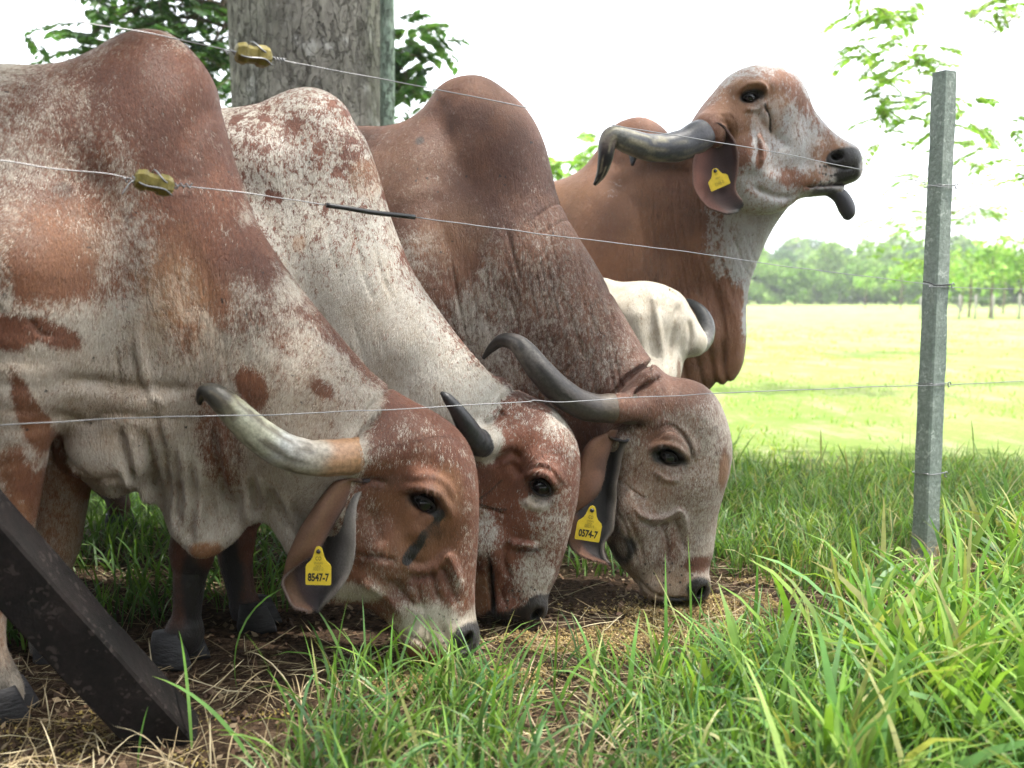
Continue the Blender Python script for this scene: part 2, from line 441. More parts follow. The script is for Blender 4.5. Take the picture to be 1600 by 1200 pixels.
    h = n.bump(f2, .7, .002); h = n.bump(f3, .6, .004, h)
    wv = n.noise(n.mapping(oc, (5, 5, .7)), 22, 3, .6, .8)
    h = n.bump(n.math('MULTIPLY', wv, A), .8, .010, h)
    h = n.bump(n.noise(n.mapping(oc, (1, 1, .5)), 26, 5, .65), .5, .010, h)
    h = n.bump(n.math('SUBTRACT', 1, crs), .55, .005, h)
    n.L(h, b.inputs['Normal']); return m
def attr_mat(name, rough=.4, spec=.5, bscale=60, bstr=.2, stretch=(1, 1, 1), var=.25, coat=0, sscale=None):
    """vertex colour 'tint' times fine noise"""
    m, nt, b = newmat(name); n = N(nt); oc = n('TexCoord').outputs['Object']; at = n('Attribute', attribute_name='tint').outputs['Color']
    f = n.noise(n.mapping(oc, stretch), bscale, 4, .65)
    c = n.mix(1, at, n.ramp(f, [(.2, (1 - var,) * 3), (.8, (1 + var,) * 3)]), 'MULTIPLY')
    n.L(c, b.inputs['Base Color']); b.inputs['Roughness'].default_value = rough; b.inputs['Specular IOR Level'].default_value = spec
    b.inputs['Coat Weight'].default_value = coat
    n.L(n.bump(f, bstr, .002), b.inputs['Normal']); return m
M_EYE, _nt, _b = newmat('eye'); _b.inputs['Base Color'].default_value = (.004, .0035, .005, 1); _b.inputs['Roughness'].default_value = .06; _b.inputs['Specular IOR Level'].default_value = .5
M_LID = simple('eyelid', (.014, .011, .011), .5, .35, 120, .4, .4)
M_HOOF = simple('hoof', (.032, .031, .034), .55, .35, 45, .8, .8, .006, stretch=(1, 1, 3))
M_HORN = attr_mat('horn', .42, .34, 110, .6, (1, 1, 1), .5)
M_EARO = attr_mat('ear_skin', .65, .3, 200, .5, (1, 1, 1), .3)
M_MUZ = simple('wet_nose', (.02, .018, .02), .22, .6, 260, .5, .9, .002)
M_TAIL = simple('tail_hair', (.02, .018, .017), .5, .4, 200, .5, .6)
M_TONGUE = simple('tongue', (.02, .019, .024), .4, .5, 150, .4, .6)

# ------------------------------------------------------------------ painting the coat
def sstep(x, a, b): 
    t = np.clip((x - a) / (b - a), 0, 1); return t * t * (3 - 2 * t)
class Paint:
    """coat markings and darker patches laid on the hide itself: each op acts in the side plane of the animal"""
    def __init__(s, fr, l=.12): s.fr, s.l, s.ops = fr, l, []
    def blob(s, x, y, rx, ry, ch, val, op=1., ang=0, soft=.35, ns=.35, nf=14, l=None):
        l = s.l if l is None else l; f, u = s.fr.px(x, y, l); f2, _ = s.fr.px(x + 1, y, l)
        k = abs(f2 - f); s.ops.append(('b', f, u, rx * k, ry * k, rad(ang), ch, val, op, soft, ns, nf)); return s
    def line(s, pts, wpx, ch, val, op=1., ns=.3, nf=30, l=None):
        l = s.l if l is None else l; P = np.asarray(pts, float); f, u = s.fr.px(P[:, 0], P[:, 1], l); f2, _ = s.fr.px(P[0, 0] + 1, P[0, 1], l)
        Q = np.stack([f, u], -1); Q = catmull(Q, 4, False) if len(Q) > 2 else Q
        s.ops.append(('l', Q, wpx * abs(f2 - f[0]), ch, val, op, ns, nf)); return s
    def run(s, C, P, mask=1.):
        f, u, l = s.fr.loc(P); nz = {}
        for o in s.ops:
            nf = o[-1]
            if nf not in nz: nz[nf] = vnoise(P * nf, 3) * .65 + vnoise(P * nf * 2.3, 5) * .35
            if o[0] == 'b':
                _, cf, cu, rf, ru, a, ch, val, op, soft, ns, _ = o
                x = f - cf; y = u - cu; x, y = x * math.cos(a) + y * math.sin(a), -x * math.sin(a) + y * math.cos(a)
                w_ = 1 - sstep(np.sqrt((x / rf) ** 2 + (y / ru) ** 2) + nz[nf] * ns, 1 - soft, 1 + soft)
            else:
                _, Q, wd, ch, val, op, ns, _ = o
                w_ = np.zeros(len(f)); m = (f > Q[:, 0].min() - 3 * wd) & (f < Q[:, 0].max() + 3 * wd) & (u > Q[:, 1].min() - 3 * wd) & (u < Q[:, 1].max() + 3 * wd)
                if m.any(): w_[m] = 1 - sstep(seg_dist(f[m], u[m], Q)[0] / wd + nz[nf][m] * ns, .6, 1.4)
            k = 'RGBA'.index(ch); w_ = w_ * op * mask; C[:, k] = C[:, k] * (1 - w_) + val * w_
        return C

# ------------------------------------------------------------------ parts of a cow
def horn(root, fr, pts, cols, mat=None, name='horn', streak=None):
    """pts (px,py,l,r); cols [(t, rgb)]"""
    Q = []
    for x, y, l, r in pts: Q.append((*fr.w(x, y, l), r))
    Q = catmull(np.array(Q), 10, False); V, q, T = tube(Q[:, :3], np.maximum(Q[:, 3], .002), 28, True, 1.0, rough=lambda t, a: 1 + .02 * np.sin(t * 60) * (t < .35) + .012 * np.sin(a * 3 + t * 9))
    o = mesh_obj(name, V, q, mat or M_HORN, root, True, tris=T)
    n = len(Q); t = np.repeat(np.linspace(0, 1, n), 28); t = np.concatenate([t, [0, 1]])
    nz = vnoise(V * 25, 2) * .05; ks = np.array([c[0] for c in cols]); cc = np.array([c[1] for c in cols])
    C = np.stack([np.interp(t + nz, ks, cc[:, i]) for i in range(3)], -1)
    ang = np.concatenate([np.tile(np.linspace(0, 2 * math.pi, 28, endpoint=False), n), [0, 0]])
    s_ = np.clip(vnoise(np.stack([np.cos(ang) * 3.2, np.sin(ang) * 3.2, t * 7], -1), 9) * 1.1 + vnoise(np.stack([np.cos(ang) * 9, np.sin(ang) * 9, t * 22], -1), 10) * .8, -1, 1) * np.clip(.25 + t * 1.1, 0, 1)   # streaks run along the horn
    if streak is not None: k_ = (sstep(s_, .1, .5) * .8)[:, None]; C = C * (1 - k_) + np.array(streak) * k_
    dn = -(V[:, 2] - np.interp(t, np.linspace(0, 1, n), Q[:, 2])) / .03
    set_attr(o, 'tint', C); return o
def hair_mat():
    global M_HAIR
    if M_HAIR is None:
        M_HAIR, nt, b = newmat('short_hair'); q = N(nt); at = q('Attribute', attribute_name='tint').outputs['Color']; q.L(at, b.inputs['Base Color']); b.inputs['Roughness'].default_value = .5; b.inputs['Specular IOR Level'].default_value = .35
    return M_HAIR
def fuzz(o, V, col, n, ln=.007, wd=.0008, seed=3):
    """fine hair on an ear"""
    r = np.random.default_rng(seed); Nn = np.zeros(len(V) * 3, np.float32); o.data.vertices.foreach_get('normal', Nn); Nn = Nn.reshape(-1, 3).astype(float); k = r.integers(0, len(V), n); P = V[k] + r.uniform(-.004, .004, (n, 3)); Nk = Nn[k]; P = P - Nk * ((P - V[k]) * Nk).sum(1)[:, None]
    g = np.array([0, 0, -1.]) + r.normal(0, .35, (n, 3)); g -= Nk * (g * Nk).sum(1)[:, None]; g /= np.linalg.norm(g, axis=1)[:, None] + 1e-9; s = np.cross(g, Nk); L = ln * r.uniform(.5, 1.4, (n, 1)); tip = P + g * L + Nk * L * r.uniform(.1, .35, (n, 1))
    X = np.stack([P - s * wd * .5, P + s * wd * .5, tip], 1).reshape(-1, 3); c = col[k] * r.uniform(.7, 1.5, (n, 1)) + .01
    h = mesh_obj('hair', X, np.zeros((0, 4), int), hair_mat(), o, True, origin=WLOC[o.name], tris=np.arange(n * 3).reshape(n, 3)); set_attr(h, 'tint', np.repeat(np.clip(c, 0, 1), 3, 0))
def ear(root, fr, secs, col_in, col_out, edge, thick=.0035, nu=10, nv=5, tip_dark=None, across=None):
    """secs: rows from root to tip, each a list of (px,py,l) across the leaf"""
    G = np.array([[fr.w(*p) for p in s_] for s_ in secs])                    # rows, k, 3
    A = np.array([catmull(r, nv, False) for r in G]); A = np.transpose(np.array([catmull(A[:, j], nu, False) for j in range(A.shape[1])]), (1, 0, 2))
    nr, nc = A.shape[:2]
    A = A + (vnoise(A * 22, 4) * .003)[..., None]
    du = np.gradient(A, axis=0); dv = np.gradient(A, axis=1); Nn = np.cross(du, dv); Nn /= np.linalg.norm(Nn, axis=2)[..., None] + 1e-9
    th = np.full((nr, nc), thick); th[:, 0] = th[:, -1] = thick * .5; th[-1] = thick * .4
    Fv = (A + Nn * th[..., None]).reshape(-1, 3); Bv = (A - Nn * th[..., None]).reshape(-1, 3); n = nr * nc
    i = np.arange(nr - 1)[:, None] * nc; j = np.arange(nc - 1)[None]
    q = np.stack([i + j, i + j + 1, i + nc + j + 1, i + nc + j], -1).reshape(-1, 4)
    rim = list(range(nc)) + [k * nc + nc - 1 for k in range(1, nr)] + [(nr - 1) * nc + k for k in range(nc - 2, -1, -1)] + [k * nc for k in range(nr - 2, 0, -1)]
    rim = np.array(rim); r2 = np.roll(rim, -1)
    Qs = np.vstack([q, q[:, ::-1] + n, np.stack([r2, rim, rim + n, r2 + n], 1)])
    o = mesh_obj('ear', np.vstack([Fv, Bv]), Qs, M_EARO, root, True)
    t = np.repeat(np.linspace(0, 1, nr), nc); v = np.tile(np.linspace(0, 1, nc), nr)
    nz = vnoise(Fv * 30, 8)[:, None]
    def shade(c): 
        c = np.array(c, float)
        if c.ndim == 2: c = c[0] * (1 - t[:, None]) + c[1] * t[:, None]
        else: c = np.tile(c, (n, 1))
        return c * (1 + .25 * nz)
    Ci, Co = shade(col_in), shade(col_out)
    if across:
        ks = [q[0] for q in across]; cc = np.array([q[1] for q in across]); Ci = np.stack([np.interp(v + .04 * nz[:, 0], ks, cc[:, i_]) for i_ in range(3)], -1) * (1 + .3 * nz); Co = Ci.copy()
    e = np.clip(1 - np.minimum(v, 1 - v) * 14, 0, 1)[:, None] * .7
    Ci = Ci * (1 - e) + np.array(edge) * e; Co = Co * (1 - e * .5) + np.array(edge) * e * .5
    if tip_dark: d = sstep(t, tip_dark, 1)[:, None]; Ci = Ci * (1 - d) + .02 * d; Co = Co * (1 - d) + .02 * d
    set_attr(o, 'tint', np.vstack([Ci, Co])); fuzz(o, np.vstack([Fv, Bv]), np.vstack([Ci, Co]), 9000); return o
def eye(root, fr, x, y, l, r, yaw=0, lid=.13, tilt=0, squash=.78):
    """wet dark ball with upper and lower lids"""
    c = fr.w(x, y, l); nu_, nv_ = 24, 16
    th = np.linspace(0, math.pi, nv_)[:, None]; ph = np.linspace(0, 2 * math.pi, nu_, endpoint=False)[None]
    S = np.stack([np.sin(th) * np.cos(ph), np.sin(th) * np.sin(ph), np.cos(th) + 0 * ph], -1).reshape(-1, 3)
    i = np.arange(nv_ - 1)[:, None] * nu_; j = np.arange(nu_)[None]; q = np.stack([i + j, i + nu_ + j, i + nu_ + (j + 1) % nu_, i + (j + 1) % nu_], -1).reshape(-1, 4)
    o = mesh_obj('eye', c + S * r, q, M_EYE, root)
    R = rad(tilt); Fd = fr.F; Ud = np.array([0, 0, 1.]); Ld = fr.L
    Fr = Fd * math.cos(R) + Ud * math.sin(R); Ur = -Fd * math.sin(R) + Ud * math.cos(R)
    for sgn, name in ((1, 'upper_eyelid'), (-1, 'lower_eyelid')):
        P = []; a = np.linspace(-1, 1, 15)
        for t in a:
            arc = (1 - t * t) ** .7
            P.append(c + Fr * t * r * 1.28 + Ur * (sgn * arc * r * squash * (1 if sgn > 0 else .82)) + Ld * r * (.98 * math.sqrt(max(0, 1 - .55 * t * t)) - .25 * arc))
        rr = r * (lid if sgn > 0 else .08) * (1 - .55 * np.abs(a) ** 2)
        V, Q_, T = tube(np.array(P), rr, 10); mesh_obj(name, V, Q_, M_LID, o, True, origin=WLOC[o.name] if o.name in WLOC else None, tris=T)
        if sgn > 0:
            rr_ = np.random.default_rng(9); k_ = rr_.uniform(1, 13, 44); Pa = np.array(P); B0 = Pa[k_.astype(int)] + (Pa[np.minimum(k_.astype(int) + 1, 14)] - Pa[k_.astype(int)]) * (k_ % 1)[:, None]; ln_ = r * rr_.uniform(.5, .85, (44, 1)); tp = B0 + ln_ * (Ld * .75 - np.array([0, 0, .45]) + rr_.normal(0, .18, (44, 3))); X = np.stack([B0 - Fd * .0006, B0 + Fd * .0006, tp], 1).reshape(-1, 3)
            mesh_obj('eyelash', X, np.zeros((0, 4), int), M_LID, o, True, origin=WLOC[o.name], tris=np.arange(132).reshape(44, 3))
    return o
def hoof(root, x, y, z, heading, s=1., col=None):
    s *= .84; z -= .006
    """a cloven hoof: two claws side by side, toes towards the heading"""
    m = MB(); h = rad(heading); F = np.array([math.cos(h), math.sin(h), 0]); S = np.array([-math.sin(h), math.cos(h), 0]); U = np.array([0, 0, 1.])
    for sg in (-1, 1):
        rings = []
        for (u, f0, f1, wd) in ((0, -.046, .066, .030), (.012, -.047, .064, .0305), (.032, -.045, .056, .029), (.056, -.042, .045, .027), (.078, -.036, .034, .022)):
            a = np.linspace(0, 2 * math.pi, 16, endpoint=False); c = (f0 + f1) / 2; hl = (f1 - f0) / 2
            ff = c + hl * np.cos(a); ss = wd * np.sin(a) * (1 - .35 * np.clip(np.cos(a), 0, 1))
            rings.append(np.array([x, y, z]) + s * (ff[:, None] * F + (ss + sg * .031 + sg * .006 * (1 - u / .078) * np.cos(a))[:, None] * S + u * U))
        V = np.vstack(rings); n = 16; i = np.arange(4)[:, None] * n; j = np.arange(n)[None]
        q = np.stack([i + j, i + (j + 1) % n, i + n + (j + 1) % n, i + n + j], -1).reshape(-1, 4)
        V = np.vstack([V, rings[0].mean(0), rings[-1].mean(0)]); k = np.arange(n)
        T = np.vstack([np.stack([np.full(n, 80), (k + 1) % n, k], 1), np.stack([np.full(n, 81), 64 + k, 64 + (k + 1) % n], 1)])
        m.add(V, q, T)
    return m.build('hoof', M_HOOF, root, True)
def hair_coat(root, o, V, C, mat, n, seed=0, ln=.011, wd=.0010):
    """short hairs lying on the hide: roan is red and white hairs mixed"""
    hair_mat()
    r = np.random.default_rng(seed); Nn = np.zeros(len(V) * 3, np.float32); o.data.vertices.foreach_get('normal', Nn); Nn = Nn.reshape(-1, 3).astype(float)
    D = V - np.array([0, 0, CAM_H]); ds = np.linalg.norm(D, axis=1); f = -(D * Nn).sum(1) / ds; zc = D[:, 1] * CP - D[:, 2] * SP; px = 800 + 1500 * D[:, 0] / zc
    wt = np.where((f > -.3) & (px > -120) & (px < 1700), 1., .06) * (C[:, 1] < .75); k = r.choice(len(V), n, p=wt / wt.sum()); P = V[k]; Nn = Nn[k]; C = C[k]
    t1 = np.cross(Nn, r.normal(0, 1, (n, 3))); t1 /= np.linalg.norm(t1, axis=1)[:, None] + 1e-9; t2 = np.cross(Nn, t1); P = P + t1 * r.uniform(-.004, .004, (n, 1)) + t2 * r.uniform(-.004, .004, (n, 1))
    g = np.array([-.25, 0, -1.]) + .55 * np.stack([vnoise(P * 7, 41), vnoise(P * 7, 42), vnoise(P * 7, 43)], -1) + r.normal(0, .16, (n, 3)); g -= Nn * (g * Nn).sum(1)[:, None]; g /= np.linalg.norm(g, axis=1)[:, None] + 1e-9
    L = ln * r.uniform(.6, 1.3, (n, 1)); s = np.cross(g, Nn); W = wd * r.uniform(.7, 1.3, (n, 1)); base = P - Nn * .0006; tip = P + g * L + Nn * L * r.uniform(.05, .22, (n, 1))
    T = np.arange(n * 3).reshape(n, 3); X = np.stack([base - s * W * .5, base + s * W * .5, tip], 1).reshape(-1, 3)
    red, red2, white, tan = HUES[mat.name]; pr = C[:, 0] + .42 * (vnoise(P * 55, 44) * .6 + vnoise(P * 120, 45) * .5) + r.normal(0, .16, n); pr = np.where(C[:, 0] > .92, 1, np.where(C[:, 0] < .05, 0, pr))
    m_ = r.random((n, 1)); rc = red * (1 - m_) + red2 * m_; w_ = (pr < .5)[:, None]; col = np.where(w_, white * 1.0, rc * .95); col = col * (1 - .45 * C[:, 2:3] * (~w_ | True)) + tan * .45 * C[:, 2:3]; col = col * r.uniform(.62, 1.3, (n, 1)); dk = np.clip(C[:, 1:2] * 1.3, 0, 1); col = col * (1 - dk) + .02 * dk
    h = mesh_obj('hair', X, np.zeros((0, 4), int), M_HAIR, root, True, tris=T); set_attr(h, 'tint', np.repeat(np.clip(col, 0, 1), 3, 0)); return h
def body_mesh(root, prims, reliefs, h, mat, paint, lo, hi, extra=None, hair=0, hl=.011):
    V, q = voxel_mesh(prims, reliefs, lo, hi, h, extra)
    o = mesh_obj('body', V, q, mat, root)
    C = paint(V); C, hm = C if isinstance(C, tuple) else (C, np.zeros(len(V)))
    set_attr(o, 'coat', np.clip(C, 0, 1)); a = o.data.attributes.new('fine', 'FLOAT', 'POINT'); a.data.foreach_set('value', hm.astype(np.float32))
    if hair: hair_coat(root, o, V, np.clip(C, 0, 1), mat, int(hair), len(V) % 97, hl)
    return o
M_TAG = simple('tag_plastic', (.62, .45, .035), .5, .4, 60, .28, .3)
M_INK = simple('tag_ink', (.03, .028, .02), .6, .3, 200, .2, 0)
M_INKG = simple('tag_grey_ink', (.28, .22, .04), .6, .3, 200, .2, 0)
def text_mesh(s, size, bold=0.0):
    cu = bpy.data.curves.new('lettering', 'FONT'); cu.body = s; cu.size = size; cu.align_x = 'CENTER'; cu.align_y = 'BOTTOM'; cu.offset = bold; cu.resolution_u = 3
    o = bpy.data.objects.new('lettering', cu); COL.objects.link(o); dg = bpy.context.evaluated_depsgraph_get(); dg.update()
    me = bpy.data.meshes.new_from_object(o.evaluated_get(dg)); V = np.zeros(len(me.vertices) * 3); me.vertices.foreach_get('co', V)
    F = [tuple(p.vertices) for p in me.polygons]; bpy.data.objects.remove(o); bpy.data.curves.remove(cu); bpy.data.meshes.remove(me)
    return V.reshape(-1, 3), F
def ear_tag(earo, c, W, H, roll, nrm, lines, narrow=.66, shape=1.0):
    """yellow plastic flag with its stud; c = stud centre, nrm = the way it faces"""
    nrm = np.array(nrm, float); nrm /= np.linalg.norm(nrm); up = np.array([0, 0, 1.]); up -= nrm * (up @ nrm); up /= np.linalg.norm(up); rt = np.cross(up, nrm)
    R = rad(roll); rt, up = rt * math.cos(R) + up * math.sin(R), -rt * math.sin(R) + up * math.cos(R)
    nk = .33 * shape
    prof = [(-.14, .06), (-.09, .12), (0, .15), (.09, .12), (.14, .06), (.22, -nk * .5), (.30, -nk * .85), (.46, -nk - .06), (.5, -nk - .14), (.5, -.96), (.47, -1), (-.47, -1), (-.5, -.96), (-.5, -nk - .14), (-.46, -nk - .06), (-.30, -nk * .85), (-.22, -nk * .5)]
    P = np.array([(x * W, y * H) for x, y in prof]); n = len(P)
    V = np.vstack([c + x * rt + y * up + z * nrm for z in (.0025, 0) for x, y in P])
    cen = [P.mean(0)]; V = np.vstack([V, c + cen[0][0] * rt + cen[0][1] * up + .0025 * nrm, c + cen[0][0] * rt + cen[0][1] * up]); k = np.arange(n); k2 = (k + 1) % n
    m = MB(); m.add(V, np.stack([k2, k, k + n, k2 + n], 1), np.vstack([np.stack([np.full(n, 2 * n), k2, k], 1), np.stack([np.full(n, 2 * n + 1), k + n, k2 + n], 1)]), 0)
    o = m.build('ear_tag', [M_TAG, M_INK, M_INKG], earo, False, origin=WLOC[earo.name])
    mm = MB()
    for s, y, size, bold, g in lines:
        tv, tf = text_mesh(s, size * H, bold * H)
        tv = tv[:, 0:1] * narrow * rt + (tv[:, 1:2] + y * H) * up + c + .0032 * nrm; base = mm.n
        T = [(f[0], f[i], f[i + 1]) for f in tf for i in range(1, len(f) - 1)]
        mm.add(tv, np.zeros((0, 4), int), np.array(T), 0 if not g else 1)
    mesh_txt = mm
    Vt = np.vstack(mesh_txt.V); Tt = np.vstack(mesh_txt.T)
    lo_ = mesh_obj('lettering', Vt, np.zeros((0, 4), int), [M_INK, M_INKG], o, False, origin=WLOC[earo.name], midx=mesh_txt.mt, tris=Tt)
    a = np.linspace(0, 2 * math.pi, 14, endpoint=False); rr = .09 * W
    V = np.vstack([c + (np.cos(a) * rr * k1)[:, None] * rt + (np.sin(a) * rr * k1)[:, None] * up + z * nrm for z, k1 in ((-.012, .7), (.004, 1), (.006, .8), (.0062, .05))])
    i = np.arange(3)[:, None] * 14; j = np.arange(14)[None]
    mesh_obj('stud', V, np.stack([i + j, i + (j + 1) % 14, i + 14 + (j + 1) % 14, i + 14 + j], -1).reshape(-1, 4), M_MUZ, o, True, origin=WLOC[earo.name])
    return o
def tail(root, P, R, switch=True):
    P = np.array(P, float); V, q, T = tube(catmull(P, 5, False), np.interp(np.linspace(0, 1, (len(P) - 1) * 5 + 1), np.linspace(0, 1, len(R)), R), 10)
    return mesh_obj('tail', V, q, M_TAIL, root, True, tris=T)
# ------------------------------------------------------------------ ground, field
def ground_mat():
    m, nt, b = newmat('soil_and_pasture'); n = N(nt); oc = n('TexCoord').outputs['Object']
    sp = n('SeparateXYZ'); n.L(oc, sp.inputs[0]); x, y, z = sp.outputs
    big = n.noise(oc, .9, 4, .6); mid = n.noise(oc, 6, 5, .65); fine = n.noise(oc, 60, 5, .7); vf = n.noise(oc, 260, 3, .7)
    soil = n.mix(n.smooth(fine, .35, .7), (.035, .022, .015), (.13, .085, .055)); soil = n.mix(n.smooth(vf, .55, .75), soil, (.24, .17, .10))
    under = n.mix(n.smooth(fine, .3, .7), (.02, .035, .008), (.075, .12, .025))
    fld = n.mix(n.smooth(n.noise(oc, .35, 5, .6), .35, .65), (.26, .38, .08), (.38, .45, .15)); fld = n.mix(n.smooth(n.noise(n.mapping(oc, (1, .4, 1)), 2.2, 6, .75), .45, .75), fld, (.52, .50, .30))
    fld = n.mix(n.smooth(n.noise(oc, 26, 4, .7), .35, .7), n.mix(.3, fld, (.08, .16, .03)), fld)
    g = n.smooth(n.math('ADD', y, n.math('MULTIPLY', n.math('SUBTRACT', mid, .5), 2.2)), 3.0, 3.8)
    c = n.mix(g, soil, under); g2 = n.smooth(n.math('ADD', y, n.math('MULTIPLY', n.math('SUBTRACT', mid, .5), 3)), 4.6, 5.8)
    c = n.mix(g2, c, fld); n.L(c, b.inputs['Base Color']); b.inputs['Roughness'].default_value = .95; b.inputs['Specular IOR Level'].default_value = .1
    h = n.bump(fine, .9, .03); h = n.bump(vf, .8, .008, h); n.L(h, b.inputs['Normal']); return m
def gh(x, y):
    """ground height: gentle lumps near by, a field that lies level further out"""
    P = np.stack([np.asarray(x) * 1.3, np.asarray(y) * 1.3, 0 * np.asarray(x)], -1); P2 = P * 5
    return vnoise(P, 31) * .012 + vnoise(P2, 32) * .006 - .004
def build_ground():
    xs = np.concatenate([np.linspace(-900, -9, 14)[:-1], np.linspace(-9, -3, 14)[:-1], np.linspace(-3, 4, 220)[:-1], np.linspace(4, 12, 14)[:-1], np.linspace(12, 900, 16)])
    ys = np.concatenate([np.linspace(-40, .3, 6)[:-1], np.linspace(.3, 5, 180)[:-1], np.linspace(5, 20, 40)[:-1], np.linspace(20, 1400, 26)])
    X, Y = np.meshgrid(xs, ys, indexing='ij'); near = sstep(14 - np.hypot(X, Y - 3), 0, 6); Z = gh(X, Y) * near + (1 - near) * np.minimum(0, 0)
    V = np.stack([X, Y, Z], -1).reshape(-1, 3); i = np.arange(len(xs) - 1)[:, None] * len(ys); j = np.arange(len(ys) - 1)[None]
    q = np.stack([i + j, i + len(ys) + j, i + len(ys) + j + 1, i + j + 1], -1).reshape(-1, 4)
    tag(mesh_obj('ground', V, q, ground_mat()), kind='structure')

# ------------------------------------------------------------------ leaves and blades
def leafy(name, rough=.45, trans=.4, spec=.35, nsc=60):
    m, nt, b = newmat(name); n = N(nt); at = n('Attribute', attribute_name='tint').outputs['Color']; oc = n('TexCoord').outputs['Object']
    f = n.noise(oc, nsc, 2, .5); c = n.mix(1, at, n.ramp(f, [(.25, (.75, .75, .75)), (.75, (1.25, 1.25, 1.2))]), 'MULTIPLY')
    n.L(c, b.inputs['Base Color']); b.inputs['Roughness'].default_value = rough; b.inputs['Specular IOR Level'].default_value = spec
    t = n('BsdfTranslucent'); n.L(n.mix(1, c, (1.25, 1.3, .6), 'MULTIPLY'), t.inputs[0]); mx = n('MixShader'); mx.inputs[0].default_value = trans
    out = [q for q in nt.nodes if q.type == 'OUTPUT_MATERIAL'][0]; n.L(b.outputs[0], mx.inputs[1]); n.L(t.outputs[0], mx.inputs[2]); n.L(mx.outputs[0], out.inputs[0]); return m
M_GRASS = leafy('grass_blades', .42, .38, .35, 25); M_DRY = leafy('dry_straw', .7, .15, .2, 30); M_LEAF = leafy('leaves', .5, .4, .3, 8); M_LEAFFAR = leafy('far_leaves', .7, .25, .1, 1)
def blades(name, x, y, h, wd, lean, curl, cols, mat, K=5, z=None, az=None, flat=False, kind='stuff', mat2=None, twist=.6, prof=None, seed=0):
    r = np.random.default_rng(seed + 100); n = len(x); z = gh(x, y) if z is None else z
    az = r.uniform(0, 2 * math.pi, n) if az is None else az
    d = np.stack([np.cos(az), np.sin(az), 0 * az], -1); s = np.stack([-np.sin(az), np.cos(az), 0 * az], -1)
    th0 = lean; kap = curl; t = np.linspace(0, 1, K + 1)
    ang = th0[:, None] + kap[:, None] * t[None] ** 1.3                    # angle from vertical along the blade
    st = h[:, None] / K; fx = np.concatenate([np.zeros((n, 1)), np.cumsum(np.sin(ang[:, :-1]) * st, 1)], 1); fz = np.concatenate([np.zeros((n, 1)), np.cumsum(np.cos(ang[:, :-1]) * st, 1)], 1)
    C = np.stack([x, y, z], -1)[:, None, :] + fx[..., None] * d[:, None, :] + fz[..., None] * np.array([0, 0, 1.])
    C[..., 2] = np.maximum(C[..., 2], z[:, None] + .002 + r.uniform(0, .01, (n, 1)))
    tw = r.uniform(-twist, twist, n)[:, None] * (1 + t); nr = np.stack([np.cos(ang), np.sin(ang)], -1)     # frame normal in d/z plane
    nv = nr[..., 0:1] * d[:, None, :] * 1.0 + (-nr[..., 1:2]) * np.array([0, 0, 1.])
    W = s[:, None, :] * np.cos(tw)[..., None] + nv * np.sin(tw)[..., None]
    p = (np.array([.55, .9, 1, .85, .5, .0]) if K == 5 else np.interp(t, [0, .15, .45, .8, 1], [.6, .95, 1, .55, 0])) if prof is None else prof
    hw = (wd[:, None] * .5) * p[None]
    A = C - W * hw[..., None]; B = C + W * hw[..., None]
    V = np.stack([A, B], 2).reshape(-1, 3); b = np.arange(n)[:, None] * 2 * (K + 1) + 2 * np.arange(K)[None]
    Q = np.stack([b, b + 1, b + 3, b + 2], -1).reshape(-1, 4)
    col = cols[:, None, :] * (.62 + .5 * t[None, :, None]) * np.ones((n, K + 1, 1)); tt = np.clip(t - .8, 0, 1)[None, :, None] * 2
    tipd = (r.random(n) < .35)[:, None, None]; col = np.where(tipd, col * (1 - tt) + np.array([.34, .28, .12]) * tt, col)
    o = mesh_obj(name, V, Q, mat); set_attr(o, 'tint', np.clip(np.repeat(col.reshape(-1, 3), 2, 0), 0, 1)); return o
def pick(r, n, pal, var=.18):
    pal = np.array(pal); c = pal[r.integers(0, len(pal), n)]; return c * (1 + r.uniform(-var, var, (n, 1)))
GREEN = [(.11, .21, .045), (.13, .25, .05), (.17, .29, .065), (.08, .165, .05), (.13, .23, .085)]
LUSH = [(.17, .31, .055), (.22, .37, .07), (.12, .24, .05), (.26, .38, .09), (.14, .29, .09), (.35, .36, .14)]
BLUEG = [(.08, .19, .07), (.11, .24, .09), (.09, .21, .05)]
STRAW = [(.46, .37, .23), (.36, .28, .17), (.27, .20, .12), (.55, .47, .32), (.20, .14, .085)]
def clumped(r, n, x0, x1, y0, y1, nc, sd):
    cx = r.uniform(x0, x1, nc); cy = r.uniform(y0, y1, nc); k = r.integers(0, nc, n); return cx[k] + r.normal(0, sd, n), cy[k] + r.normal(0, sd, n), k
def keep(x, y, f): m = f(x, y); return m
